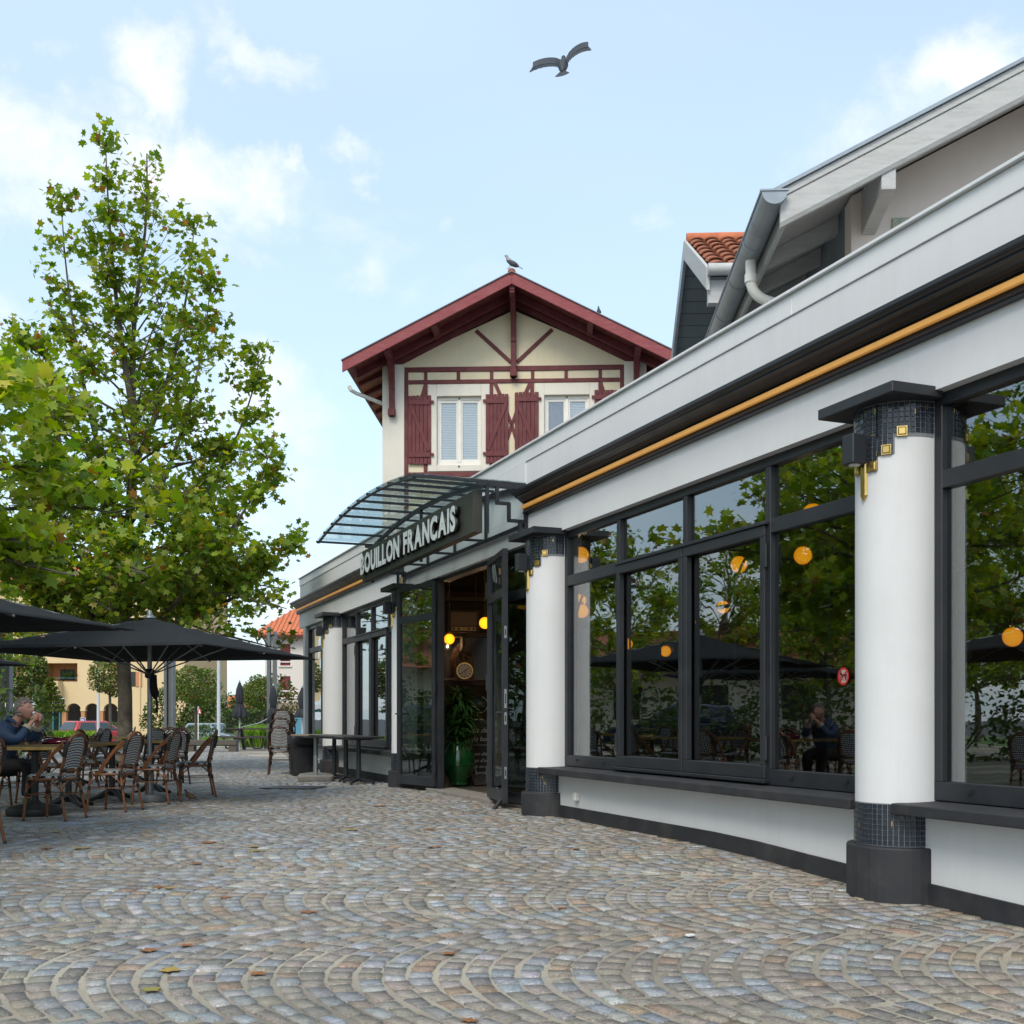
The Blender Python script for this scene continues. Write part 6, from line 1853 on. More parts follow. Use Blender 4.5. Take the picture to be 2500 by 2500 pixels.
mb = MB(); mb.hexa([(wx(647) - .9, -.9, ze), (wx(712), 5.5, ze + 3.2), (wx(712), 6, ze + 3.2), (wx(647) - .9, 12, ze), (wx(647) - .9, -.9, ze + .18), (wx(712), 5.5, ze + 3.38), (wx(712), 6, ze + 3.38), (wx(647) - .9, 12, ze + .18)]); mb.build('roof_hip', M['clay_orange'], wb)
# tile rolls on the visible slope
for k in range(18):
    x = wx(655) + k * .38
    f0 = max(0.0, (wx(712) - x) / (wx(712) - wx(647) + .9)); f0 = min(f0, 1)
    mb = MB(); yA, yBk = -.9, 5.5 - 6.4 * f0
    mb.tube([(x, yA, ze + .2), (x, yBk, ze + .2 + 3.2 * (1 - f0))], .1, 6); mb.build('tile_roll', M['clay_orange'], wb, smooth=True)
mb = MB(); mb.box(wx(647) - .95, wx(830), -1.0, -.85, ze - .12, ze + .06); mb.build('eave', M['red_wood'], wb)

lh = empty('low_house', (fx(585, 130), 130, GF), 0, 'distant low house with orange tiled roof above the hedges', 'house')
mb = MB(); mb.box(-4.5, 5, 0, 8, 0, 3.2); mb.build('wall', M['far_cream'], lh)
mb = MB(); mb.extrude([(-.7, 3.1), (4, 4.55), (8.7, 3.1)], lambda a, b_: (-5.2, a, b_), lambda a, b_: (5.6, a, b_)); mb.build('roof', M['clay_orange'], lh)
mb = MB(); mb.box(1.2, 4.5, -.05, 0, 3.2, 4.2); mb.build('blue_panel', M['sign_blue'], lh)
# red roofed house to the left, in the picture only as a reflection
rh = empty('red_roofed_house', (-23.5, 28.5, 0), R(56), 'low white house with red tiled roof mirrored in the third pane', 'house')
mb = MB(); mb.box(-6, 6, 0, 7, 0, 3.0); mb.build('wall', M['far_white'], rh)
mb = MB(); mb.extrude([(-.8, 2.9), (3.5, 4.5), (7.8, 2.9)], lambda a, b_: (-6.6, a, b_), lambda a, b_: (6.6, a, b_)); mb.build('roof', M['clay'], rh)
for x in (-4, -1, 2, 4.5):
    mb = MB(); mb.box(x, x + 1.0, -.03, .05, 1.0, 2.2); mb.build('window', M['far_dark'], rh)

# ================================================================ cars
def car(name, loc, rz, paint, labl):
    e = empty(name, loc, rz, labl, 'car', 'parked cars beyond the plaza')
    Lc, Wc = 3.9, 1.66
    low = [(-1.95, .35), (-1.97, .62), (-1.9, .86), (-1.2, .93), (1.0, .93), (1.75, .80), (1.95, .62), (1.93, .33)]
    mb = MB(); mb.extrude(low, lambda a, b_: (a, -Wc / 2, b_), lambda a, b_: (a, Wc / 2, b_)); mb.build('body', paint, e, bevel=.06, seg=3, smooth=True)
    mb = MB(); mb.hexa([(-1.72, -.78, .92), (.95, -.78, .92), (.95, .78, .92), (-1.72, .78, .92), (-1.42, -.60, 1.42), (.15, -.60, 1.42), (.15, .60, 1.42), (-1.42, .60, 1.42)]); mb.build('cabin', paint, e, bevel=.06, seg=3, smooth=True)
    for s in (-1, 1):
        for x0, x1, xt0, xt1 in ((-1.45, -.55, -1.28, -.55), (-.47, .72, -.47, .12)):
            y0, y1 = s * .787, s * .640
            mb = MB(); mb.hexa([(x0, y0 - s * .02, .96), (x1, y0 - s * .02, .96), (x1, y0 + s * .004, .96), (x0, y0 + s * .004, .96), (xt0, y1 - s * .02, 1.34), (xt1, y1 - s * .02, 1.34), (xt1, y1 + s * .004, 1.34), (xt0, y1 + s * .004, 1.34)]); mb.build('window', M['car_glass'], e)
    mb = MB(); mb.hexa([(.90, -.66, .97), (.945, -.66, .97), (.945, .66, .97), (.90, .66, .97), (.25, -.52, 1.37), (.29, -.52, 1.37), (.29, .52, 1.37), (.25, .52, 1.37)]); mb.build('windscreen', M['car_glass'], e)
    mb = MB(); mb.hexa([(-1.72, -.66, .98), (-1.68, -.66, .98), (-1.68, .66, .98), (-1.72, .66, .98), (-1.50, -.52, 1.36), (-1.46, -.52, 1.36), (-1.46, .52, 1.36), (-1.50, .52, 1.36)]); mb.build('rear_window', M['car_glass'], e)
    for x in (-1.25, 1.22):
        for s in (-1, 1):
            mb = MB(); mb.tube([(x, s * .70, .31), (x, s * .86, .31)], .31, 18); w_ = mb.build('wheel', M['tyre'], e, smooth=True)
            mb = MB(); mb.tube([(x, s * .84, .31), (x, s * .868, .31)], .19, 14); mb.build('rim', M['steel'], w_, smooth=True)
    for s in (-1, 1):
        mb = MB(); mb.box(1.86, 1.96, s * .45, s * .74, .62, .74); mb.build('headlight', M['sign_white'], e, bevel=.02)
        mb = MB(); mb.box(-1.985, -1.93, s * .5, s * .76, .64, .84); mb.build('tail_light', M['sign_red'], e, bevel=.02)
    return e
car('hatchback', (fx(238, 57), 57, gz(0, 57)), R(52), M['red_paint'], 'red hatchback parked left of the plane trunk')
car('parked_car', (fx(524, 61), 61, gz(0, 61)), R(-28), M['silver_paint'], 'pale silver blue car parked behind the lamp post')
car('parked_car', (-15.5, 23.2, 0), R(58), pmat('dark blue paint', (.02, .03, .07), rough=.3, coat=.5), 'dark blue car mirrored low in the third pane')

# ================================================================ posts and signs
def lamp_post(u, y, r, h, mat_, labl):
    e = empty('lamp_post', (fx(u, y), y, gz(0, y)), 0, labl, 'lamp post')
    mb = MB(); mb.tube([(0, 0, 0), (0, 0, h)], [r, r * .8], 12); mb.build('pole', mat_, e, smooth=True)
    mb = MB(); mb.lathe([(r * 1.8, 0), (r * 1.8, .04), (r * 1.2, .3)], 12); mb.build('foot', mat_, e, smooth=True)
    mb = MB(); mb.box(-.08, .08, -.5, .1, h, h + .1); mb.build('lantern', M['post_grey'], e, bevel=.02)
lamp_post(534, 44.9, .075, 6.0, M['post_white'], 'pale round lamp post right of the round clipped tree')
lamp_post(240, 44.9, .062, 6.2, M['post_white'], 'pale lamp post left of the big plane trunk')
lamp_post(82, 44.7, .07, 6.0, M['post_white'], 'pale lamp post behind the head of the seated man')
def posts(us, y, h, w, labl):
    e = empty('steel_posts', (fx(sum(us) / len(us), y), y, 0), 0, labl, 'posts', 'clusters of tall grey steel posts')
    for i, u in enumerate(us):
        mb = MB(); x = fx(u, y) - fx(sum(us) / len(us), y); mb.box(x - w / 2, x + w / 2, -.12 + .1 * (i % 2), .12 + .1 * (i % 2), 0, h - .15 * i); mb.build('post', M['post_grey'], e, bevel=.008)
    mb = MB(); mb.box(-.22, .22, -.2, .26, -.01, .05); mb.build('base_plate', M['post_grey'], e)
posts([657, 669.5], 39.4, 4.25, .115, 'pair of tall grey steel posts left of the shuttered building')
posts([406, 414, 423], 36, 4.3, .095, 'cluster of three grey steel posts right of the parasol pole')
posts([3, 19], 30, 4.2, .10, 'pair of grey steel posts at the left edge behind the man')
# parking sign, warning triangle, notice
sg_ = empty('parking_sign', (fx(202, 56), 56, gz(0, 56)), 0, 'small blue parking sign with white P in front of the arches', 'sign')
zc_ = fz(1760, 56) - gz(0, 56)
mb = MB(); mb.box(-.11, .11, 0, .02, zc_ - .14, zc_ + .14); mb.build('panel', M['sign_blue'], sg_)
mb = MB(); mb.box(-.13, .13, .004, .024, zc_ - .16, zc_ + .16); mb.build('border', M['sign_white'], sg_)
me = text_mesh('P', size=.26, extrude=.003, offset=.006)
for v in me.vertices: v.co = (v.co.x - .08, -.006 + v.co.z, v.co.y + zc_ - .09)
obj('letter', me, M['sign_white'], sg_)
mb = MB(); mb.tube([(0, .03, 0), (0, .03, zc_)], .03, 8); mb.build('pole', M['steel'], sg_)
ts = empty('warning_sign', (fx(485, 56), 56, gz(0, 56)), 0, 'small red bordered triangle warning sign right of the clipped tree trunk', 'sign')
zc_ = fz(1735, 56) - gz(0, 56)
mb = MB(); mb.extrude([(-.09, -.16), (.16, -.16), (.035, .2)], lambda a, b_: (a, 0, b_ + zc_), lambda a, b_: (a, .02, b_ + zc_)); mb.build('border', M['sign_red'], ts)
mb = MB(); mb.extrude([(-.035, -.125), (.105, -.125), (.035, .09)], lambda a, b_: (a, -.004, b_ + zc_), lambda a, b_: (a, -.001, b_ + zc_)); mb.build('face', M['sign_white'], ts)
mb = MB(); mb.tube([(-.03, .04, 0), (-.03, .04, zc_ + .22)], .03, 8); mb.build('pole', M['sign_white'], ts)

# ================================================================ picnic table, benches
pt = empty('picnic_table', (fx(625, 37.5), 37.5, 0), 0, 'dark wooden picnic table with attached benches under the closed parasol', 'picnic table')
for k in range(4): mb = MB(); mb.box(-.86, .95, -.36 + k * .18, -.36 + k * .18 + .17, .685, .73); mb.build('top_plank', M['dark_wood'], pt, bevel=.006)
for s in (-1, 1):
    for k in range(2): mb = MB(); mb.box(-1.0, 1.0, s * .62 - .15 + k * .15, s * .62 - .15 + k * .15 + .14, .40, .44); mb.build('bench_plank', M['dark_wood'], pt, bevel=.006)
for x in (-.55, .62):
    for s in (-1, 1): mb = MB(); mb.bar((x, s * .25, .68), (x, s * .68, .0), .12, .09, up=(1, 0, 0)); mb.build('leg', M['dark_wood'], pt)
    mb = MB(); mb.box(x - .035, x + .035, -.75, .75, .33, .395); mb.build('cross_beam', M['dark_wood'], pt)
bn = empty('low_bench', (fx(548, 36), 35.8, 0), R(0), 'low weathered grey timber bench before the picnic table', 'bench')
mb = MB(); mb.box(-1.3, .46, -.2, .2, .2, .37); mb.build('seat', M['old_wood'], bn, bevel=.012)
for x in (-1.0, .34): mb = MB(); mb.box(x - .12, x + .12, -.17, .17, 0, .198); mb.build('block', M['old_wood'], bn)
tb = empty('trestle_bench', (fx(588, 38.9), 38.9, 0), R(0), 'dark steel framed bench behind the low timber bench', 'bench')
mb = MB(); mb.box(-.9, .9, -.15, .15, .40, .44); mb.build('seat', M['dark_wood'], tb)
for x in (-.5, .45):
    mb = MB(); mb.bar((x - .1, 0, .40), (x, 0, .02), .05, .06); mb.bar((x + .34, 0, .40), (x + .26, 0, .02), .05, .06); mb.box(x - .02, x + .28, -.03, .03, 0, .05); mb.build('leg', M['dark_wood'], tb)
pb = empty('planter', (fx(598, 41.5), 41.5, .012), 0, 'small pinkish terracotta planter behind the picnic table', 'planter')
mb = MB(); mb.hexa([(-.16, -.14, 0), (.16, -.14, 0), (.16, .14, 0), (-.16, .14, 0), (-.2, -.18, .62), (.2, -.18, .62), (.2, .18, .62), (-.2, .18, .62)]); mb.build('pot', M['far_terracotta'], pb, bevel=.01)
mb = MB(); mb.box(-.17, .17, -.15, .15, .56, .625); mb.build('soil', M['dark_wood'], pb)

# ================================================================ closed parasols
def closed_parasol(u, y, vtop, vtie, vbot, labl, tilt=0.0):
    e = empty('closed_parasol', (fx(u, y), y, gz(0, y)), 0, labl, 'parasol', 'closed charcoal parasols beyond the terrace')
    zt, zk, zb = fz(vtop, y), fz(vtie, y), fz(vbot, y)
    s = 1.0
    prof = [(.012, zt), (.035, zt - .03), (.06, zt - .10), (.11, zt - (zt - zk) * .35), (.135, zt - (zt - zk) * .7), (.10, zk + .02), (.092, zk), (.115, zk - .05), (.19, zk - (zk - zb) * .5), (.235, zb + .06), (.215, zb)]
    rip = lambda t_, z: (.16 * math.sin(8 * t_ + 1.3 * math.sin(z * 3)) if z < zk - .03 else .07 * math.sin(8 * t_ + z))
    mb = MB(); mb.lathe(prof[::-1], 40, ripple=rip); mb.build('folded_cloth', M['fabric_grey'], e, smooth=True)
    mb = MB(); mb.lathe([(.106, zk - .025), (.108, zk + .025)], 20); mb.build('tie', M['fabric_black'], e)
    mb = MB(); mb.tube([(0, 0, 0), (0, 0, zt + .02)], .024, 10); mb.sphere((0, 0, zt + .03), .03, 8, 6); mb.build('pole', M['post_white'], e, smooth=True)
    return e
closed_parasol(585, 37.5, 1664, 1717, 1752, 'closed charcoal parasol standing through the picnic table')
closed_parasol(667, 38.8, 1673, 1726, 1766, 'closed charcoal parasol in front of the pair of steel posts')
closed_parasol(738, 36.0, 1677, 1728, 1752, 'closed charcoal parasol right beside the restaurant corner')
for u, y in ((585, 37.5), (667, 38.8), (738, 36.0)): pass
rp = MB(); rp.tube([(fx(590, 37.3), 37.3, .76), (fx(630, 38), 38, fz(1766, 38) ), (fx(655, 38.7), 38.7, fz(1754, 38.7))], .012, 6)
lab(rp.build('tether_rope', M['post_white']), 'thin pale rope slanting from the picnic table to a closed parasol', 'rope')

# ================================================================ terrace chairs
wv = bpy.data.materials.new('black and white woven cane'); wv.use_nodes = True
t = wv.node_tree; b = t.nodes['Principled BSDF']; b.inputs['Roughness'].default_value = .45
tcx = N(t, 'ShaderNodeTexCoord'); sp = N(t, 'ShaderNodeSeparateXYZ'); L(t, tcx.outputs['Object'], sp.inputs[0])
k = 2 * PI / .026
uu = math_n(t, 'MULTIPLY', sp.outputs['Y'], k * .62); vv_ = math_n(t, 'MULTIPLY', math_n(t, 'ADD', sp.outputs['X'], sp.outputs['Z']), k * .62)
sa = math_n(t, 'SINE', math_n(t, 'ADD', uu, vv_)); sb_ = math_n(t, 'SINE', math_n(t, 'SUBTRACT', uu, vv_))
pr = math_n(t, 'MULTIPLY', sa, sb_)
dot_ = math_n(t, 'GREATER_THAN', pr, .16)
mx = N(t, 'ShaderNodeMix', data_type='RGBA'); L(t, dot_, mx.inputs['Factor']); mx.inputs['A'].default_value = (.010, .012, .016, 1); mx.inputs['B'].default_value = (.74, .75, .74, 1)
L(t, mx.outputs['Result'], b.inputs['Base Color'])
bp = N(t, 'ShaderNodeBump', i_Strength=.6, i_Distance=.004); L(t, pr, bp.inputs['Height']); L(t, bp.outputs[0], b.inputs['Normal'])
M['weave'] = wv

def make_chair(cane):
    e = empty('bistro_chair')
    hoop = []
    def backp(f):                     # path of the back hoop, f 0..1 from left foot of the back to the right one
        if f < .34: q = f / .34; return Vector((-.185 - .075 * q, -.175 - .015 * q, .44 + .30 * q))
        if f > .66: q = (1 - f) / .34; return Vector((-.185 - .075 * q, .175 + .015 * q, .44 + .30 * q))
        a = PI * (f - .34) / .32
        return Vector((-.26 - .035 * math.sin(a), -.19 * math.cos(a), .74 + .155 * math.sin(a)))
    pts = [backp(i / 34) for i in range(35)]
    for off in (0, .026):
        mb = MB(); mb.tube([p + Vector((off * .3, 0, -off if .35 < i / 34 < .65 else 0)) * 1 + Vector((0, (off if p.y < 0 else -off) * (1 if abs(p.y) > .03 else 0), 0)) for i, p in enumerate(pts)], .0125, 8)
        mb.build('back_hoop', cane, e, smooth=True)
    # woven back panel, gently curved
    mb = MB(); nv, nu = 12, 8; vs = []; fs = []
    for j in range(nv + 1):
        z = .535 + (.865 - .535) * j / nv
        f = .34 * (z - .44) / .30 if z < .74 else None
        hw = .145 if z < .74 else .145 * math.sqrt(max(.02, 1 - ((z - .74) / .14) ** 2))
        x = -.185 - .075 * min(1, (z - .44) / .30) - (.03 * (z - .74) / .14 if z > .74 else 0)
        for i in range(nu + 1):
            yy = -hw + 2 * hw * i / nu
            vs.append((x - .018 * (1 - (yy / .16) ** 2), yy, z))
    m_ = len(vs)
    vs += [(x + .012, y, z) for x, y, z in vs]
    for j in range(nv):
        for i in range(nu):
            a = j * (nu + 1) + i
            fs.append((a, a + 1, a + nu + 2, a + nu + 1)); fs.append((m_ + a, m_ + a + nu + 1, m_ + a + nu + 2, m_ + a + 1))
    for i in range(nu):
        fs.append((i, m_ + i, m_ + i + 1, i + 1)); a = nv * (nu + 1) + i; fs.append((a, a + 1, m_ + a + 1, m_ + a))
    for j in range(nv):
        a = j * (nu + 1); fs.append((a, a + nu + 1, m_ + a + nu + 1, m_ + a)); a += nu; fs.append((a, m_ + a, m_ + a + nu + 1, a + nu + 1))
    mb.add(vs, fs); mb.build('back_panel', M['weave'], e, smooth=True)
    mb = MB(); mb.tube([(-.208, -.178, .515), (-.222, 0, .512), (-.208, .178, .515)], .011, 8); mb.build('back_rail', cane, e, smooth=True)
    # seat: rounded square
    def ring(r, z, n=28):
        out = []
        for i in range(n):
            a = 2 * PI * i / n; c, s = math.cos(a), math.sin(a)
            kx = abs(c) ** .62 * (1 if c > 0 else -1); ky = abs(s) ** .62 * (1 if s > 0 else -1)
            out.append((kx * r, ky * (r - .012 * (1 if c < 0 else 0)), z))
        return out
    mb = MB(); r1, r2, r3 = ring(.212, .438), ring(.214, .462), ring(.19, .474)
    vs = r1 + r2 + r3; n = 28; fs = [tuple(range(n - 1, -1, -1)), tuple(2 * n + i for i in range(n))]
    for a in (0, 1):
        for i in range(n): fs.append((a * n + i, a * n + (i + 1) % n, (a + 1) * n + (i + 1) % n, (a + 1) * n + i))
    mb.add(vs, fs); mb.build('seat', M['weave'], e, smooth=True)
    mb = MB(); mb.tube(ring(.215, .425), .013, 8, closed=True); mb.build('seat_frame', cane, e, smooth=True)
    for s in (-1, 1):
        for d in (0, .026):
            mb = MB(); mb.tube([(.07 - d * .9, s * .215, .43), (.0 - d, s * .222, .53), (-.13 - d * .4, s * .212, .70 - d * .4), (-.235, s * (.20 - d * .3), .80 - d * 1.2)], .0115, 8); mb.build('side_stay', cane, e, smooth=True)
        for nm, p0, p1 in (('leg', (.165, s * .185, .43), (.195, s * .215, 0)), ('leg', (-.185, s * .175, .44), (-.265, s * .205, 0))):
            mb = MB(); mb.tube([p0, p1], [.0145, .0135], 10); lg = mb.build(nm, cane, e, smooth=True)
            mb = MB(); q = Vector(p0).lerp(Vector(p1), .32); q2 = Vector(p0).lerp(Vector(p1), .42); mb.tube([q, q2], .0185, 8); mb.build('binding', M['wrap'], lg, smooth=True)
            mb = MB(); mb.tube([Vector(p0) + Vector((0, 0, .02)), Vector(p0).lerp(Vector(p1), .10)], .0195, 8); mb.build('binding', M['wrap'], lg, smooth=True)
            mb = MB(); q = Vector(p0).lerp(Vector(p1), .965); mb.tube([q, Vector(p1)], .0155, 8); mb.build('foot_cap', M['wrap'], lg)
        mb = MB(); mb.tube([backp(.25 if s < 0 else .75), backp(.30 if s < 0 else .70), backp(.355 if s < 0 else .645), backp(.39 if s < 0 else .61)], .024, 8); mb.build('binding', M['wrap'], e, smooth=True)
        mb = MB(); mb.tube([(-.209, s * .19, .515), (-.213, s * .125, .515)], .019, 8); mb.build('binding', M['wrap'], e, smooth=True)
    st = [(.18, .20, .27), (.18, -.20, .27), (-.215, -.19, .27), (-.215, .19, .27)]
    for a, b_ in zip(st, st[1:] + st[:1]):
        mb = MB(); mb.tube([a, b_], .006, 6); mb.build('stretcher', cane, e)
        mid = ((a[0] + b_[0]) / 2, (a[1] + b_[1]) / 2, .425)
        for q in (a, b_):
            mb = MB(); mb.tube([(q[0], q[1], .30), ((q[0] * .7 + mid[0] * .3), (q[1] * .7 + mid[1] * .3), .365), ((q[0] * .35 + mid[0] * .65), (q[1] * .35 + mid[1] * .65), .415)], .0065, 6); mb.build('brace', cane, e)
    return e

CH = make_chair(M['cane'])
G1 = 'rattan bistro chairs round the terrace tables'
spots = [(-4.78, 11.72, 171, 'nearest brown rattan chair with black and white woven back, far left'),
         (-4.54, 12.80, 172, 'second rattan chair in the front row, right of the nearest one'),
         (-4.44, 13.98, 176, 'third rattan chair in the front row beside the parasol base'),
         (-4.26, 15.10, 200, 'rattan chair seen side on at the right end of the front row'),
         (-6.02, 12.92, 3, 'rattan chair the man in the blue jacket sits on'),
         (-5.92, 13.75, -6, 'rattan chair across the tables, just behind the burgundy bag'),
         (-5.86, 14.62, 4, 'rattan chair across the tables opposite the third front chair'),
         (-5.74, 15.70, -3, 'rattan chair across the tables behind the parasol pole'),
         (-6.20, 11.70, 20, 'rattan chair cut by the left edge beside the man')]
for i, (x, y, a, lb) in enumerate(spots):
    c = CH if i == 0 else copy_tree(CH)
    put(c, (x, y, gz(x, y)), R(a), lb, 'chair', G1)
CHD = make_chair(M['cane_dark'])
spots2 = [(-5.75, 17.6, 150, 'dark rattan chair in the second row left of the side-on chair'), (-5.75, 18.9, 235, 'dark rattan chair turned away behind the side-on chair'), (-6.45, 17.15, 175, 'dark chair of the second row behind the third front chair'),
          (-7.1, 18.6, 190, 'dark chair of the second row behind the second front chair'), (-7.4, 17.0, 175, 'dark chair of the second row behind the burgundy bag'), (-7.0, 20.0, 200, 'farthest dark rattan chair behind the tables'), (-6.15, 19.9, 265, 'farthest dark rattan chair right of the other far one'),
          (-5.45, 18.1, 120, 'dark rattan chair at the right end of the second row')]
for i, (x, y, a, lb) in enumerate(spots2):
    c = CHD if i == 0 else copy_tree(CHD)
    put(c, (x, y, 0), R(a), lb, 'chair', G1)
# stack of three chairs by the bin
for k in range(3):
    c = copy_tree(CHD)
    put(c, (-4.36 + .012 * k, 21.2 + .075 * k, .165 * k), R(97), ['bottom chair of the stack of dark rattan chairs by the bin', 'middle chair of the stack of dark rattan chairs by the bin', 'top chair of the stack of dark rattan chairs by the bin'][k], 'chair', 'stacked chairs by the bin')
# a row of chairs along the terrace edge nearer the camera, seen in the window reflections only
for i, (x, y, a) in enumerate(((-4.4, 6.6, 190), (-4.5, 8.0, 185), (-4.55, 9.3, 175), (-4.4, 5.3, 185), (-5.9, 9.0, 0), (-5.9, 7.4, 5))):
    c = copy_tree(CH); put(c, (x, y, gz(x, y)), R(a), ['first', 'second', 'third', 'fourth', 'fifth', 'sixth'][i] + ' of the chairs mirrored along the bottom of the right hand panes', 'chair', G1)

# ================================================================ tables
def make_table(w=.70, foot='claw'):
    e = empty('bistro_table')
    mb = MB(); mb.box(-w / 2 + .006, w / 2 - .006, -w / 2 + .006, w / 2 - .006, .715, .748); mb.build('table_top', M['dark_wood'], e)
    mb = MB()
    for s in (-1, 1):
        mb.box(s * w / 2, s * (w / 2 - .006), -w / 2, w / 2, .714, .750); mb.box(-w / 2 + .006, w / 2 - .006, s * w / 2, s * (w / 2 - .006), .7141, .7499)
    mb.build('brass_edge', M['table_gold'], e)
    mb = MB(); mb.tube([(0, 0, .06), (0, 0, .70)], .037, 14); mb.build('pedestal', M['black_rubber'], e, smooth=True)
    mb = MB(); mb.lathe([(.14, .69), (.13, .712), (.05, .712)], 16); mb.build('top_plate', M['black_rubber'], e)
    if foot == 'round':
        mb = MB(); mb.lathe([(.29, 0), (.30, .02), (.295, .07), (.25, .10), (.08, .13), (.045, .16)], 36); mb.build('foot', M['black_rubber'], e, smooth=True)
    else:
        for k in range(4):
            a = PI / 4 + k * PI / 2; c, s = math.cos(a), math.sin(a)
            mb = MB(); mb.tube([(0, 0, .14), (.10 * c, .10 * s, .10), (.22 * c, .22 * s, .045), (.31 * c, .31 * s, .02)], [.04, .034, .026, .024], 8); mb.build('foot', M['black_rubber'], e, smooth=True)
    return e
G2 = 'brass edged terrace tables'
TB = make_table(); TR = make_table(foot='round')
put(TR, (-5.2, 12.28, 0), R(6), 'brass edged table on a round black base in front of the man', 'table', G2)
tabs = [(-5.26, 13.36, 5, 'brass edged table holding the burgundy bag'), (-5.12, 14.42, 4, 'brass edged table behind the second front chair'), (-4.98, 15.55, 8, 'brass edged table beside the parasol pole'),
        (-6.95, 17.8, 10, 'far table of the second row behind the bag'), (-6.3, 18.6, 12, 'far table of the second row near the side-on chair'), (-5.15, 8.9, 0, 'table under the nearest parasol mirrored in the panes'), (-5.15, 7.2, 0, 'nearer table mirrored low in the fourth pane')]
for i, (x, y, a, lb) in enumerate(tabs):
    c = TB if i == 0 else copy_tree(TB)
    put(c, (x, y, gz(x, y)), R(a), lb, 'table', G2)
# burgundy bag on the table
bg_ = empty('handbag', (-5.30, 13.22, .750), R(8), 'glossy burgundy handbag lying flat on the table beside the man', 'bag')
mb = MB(); mb.lathe([(.001, 0), (.19, .0), (.215, .012), (.22, .03), (.20, .055), (.16, .066), (.001, .07)], 36); o = mb.build('body', M['burgundy'], bg_, smooth=True); o.scale = (1, .62, 1)
mb = MB(); mb.tube([(.19 * math.cos(R(a)), .12 * math.sin(R(a)), .07 + .012 * math.sin(R(a * 2))) for a in range(0, 360, 20)], .009, 8, closed=True); mb.build('strap', M['burgundy'], bg_, smooth=True)
mb = MB(); mb.box(-.235, -.2, -.03, .03, .02, .05); mb.build('clasp', M['steel'], bg_, bevel=.006)

# black and grey tables pushed together along the far wing
def cafe_table(grey):
    e = empty('folding_table')
    m_ = M['steel'] if grey else M['anthracite']
    mb = MB(); mb.box(-.36, .36, -.33, .33, .735, .765); mb.build('table_top', M['black_rubber'] if not grey else M['far_brown'], e, bevel=.006)
    mb = MB(); mb.tube([(0, 0, .05), (0, 0, .735)], [.042 if not grey else .045, .036], 12); mb.build('pedestal', m_, e, smooth=True)
    mb = MB(); mb.hexa([(-.16, -.16, .70), (.16, -.16, .70), (.16, .16, .70), (-.16, .16, .70), (-.26, -.24, .734), (.26, -.24, .734), (.26, .24, .734), (-.26, .24, .734)]); mb.build('top_plate', m_, e)
    for a in (35, 145, 215, 325):
        c, s = math.cos(R(a)), math.sin(R(a))
        mb = MB(); mb.bar((0, 0, .075), (.33 * c, .33 * s, .035), .05, .04); ft = mb.build('foot', m_, e, bevel=.006)
        mb = MB(); mb.lathe([(.02, 0), (.02, .03)], 10, (.31 * c, .31 * s, 0)); mb.build('glide', M['black_rubber'], ft)
    return e
for i, (tt, p, gr, lb) in enumerate(((17.72, .52, False, 'black pedestal table nearest the open left door'), (18.5, .54, False, 'middle black pedestal table along the far window'), (19.32, .55, False, 'left black pedestal table along the far window'), (20.05, .72, True, 'grey pedestal table at the left end beside the bin'))):
    e = cafe_table(gr); q = rl(tt, p, 0); put(e, q, R(90) + TH + R(4 * i), lb, 'table', 'pedestal tables pushed against the far wing')

# ================================================================ bin and parasol foot
bn_ = empty('waste_bin', (-3.84, 20.7, 0), R(20), 'black plastic bin with a liner folded over its rim', 'bin')
def rrect(w, d, r, z, n=5):
    out = []
    for cx_, cy_, a0 in ((w - r, d - r, 0), (-w + r, d - r, 90), (-w + r, -d + r, 180), (w - r, -d + r, 270)):
        for k in range(n + 1):
            a = R(a0 + 90 * k / n); out.append((cx_ + r * math.cos(a), cy_ + r * math.sin(a), z))
    return out
def loft(mb, rings, cap0=True, cap1=True):
    n = len(rings[0]); vs = [p for r in rings for p in r]; fs = []
    for j in range(len(rings) - 1):
        for i in range(n): fs.append((j * n + i, j * n + (i + 1) % n, (j + 1) * n + (i + 1) % n, (j + 1) * n + i))
    if cap0: fs.append(tuple(range(n - 1, -1, -1)))
    if cap1: fs.append(tuple((len(rings) - 1) * n + i for i in range(n)))
    mb.add(vs, fs)
mb = MB(); loft(mb, [rrect(.185, .17, .05, 0), rrect(.225, .205, .06, .62), rrect(.21, .19, .05, .60), rrect(.17, .15, .04, .1)]); mb.build('tub', M['black_rubber'], bn_, smooth=True)
mb = MB(); loft(mb, [rrect(.232, .212, .06, .56), rrect(.255, .235, .07, .60), rrect(.26, .24, .07, .70), rrect(.25, .23, .07, .735), rrect(.215, .195, .05, .73), rrect(.20, .18, .05, .60)], True, False); mb.build('rim', M['anthracite'], bn_, smooth=True)
mb = MB(); rr_ = rrect(.238, .218, .06, .56); loft(mb, [[(x, y, z - .05 - .03 * math.sin(i * 2.1)) for i, (x, y, z) in enumerate(rr_)], rrect(.243, .223, .06, .60)], False, False); mb.build('liner', M['fabric_black'], bn_)
for s in (-1, 1): mb = MB(); mb.box(s * .20, s * .232, -.02, .02, .02, .55); mb.build('rib', M['black_rubber'], bn_)
pf = empty('parasol_foot', (-3.30, 18.95, 0), R(12), 'rounded concrete parasol foot with short steel tube in front of the bin', 'parasol foot')
mb = MB(); loft(mb, [rrect(.29, .24, .10, 0), rrect(.30, .25, .10, .02), rrect(.30, .25, .10, .085), rrect(.28, .23, .09, .10)]); mb.build('slab', M['concrete'], pf, smooth=True)
mb = MB(); mb.tube([(0, 0, .10), (0, 0, .42)], .030, 14); mb.build('tube', M['steel'], pf, smooth=True)
mb = MB(); mb.tube([(.028, 0, .36), (.06, 0, .36)], .012, 8); mb.build('screw', M['steel'], pf)

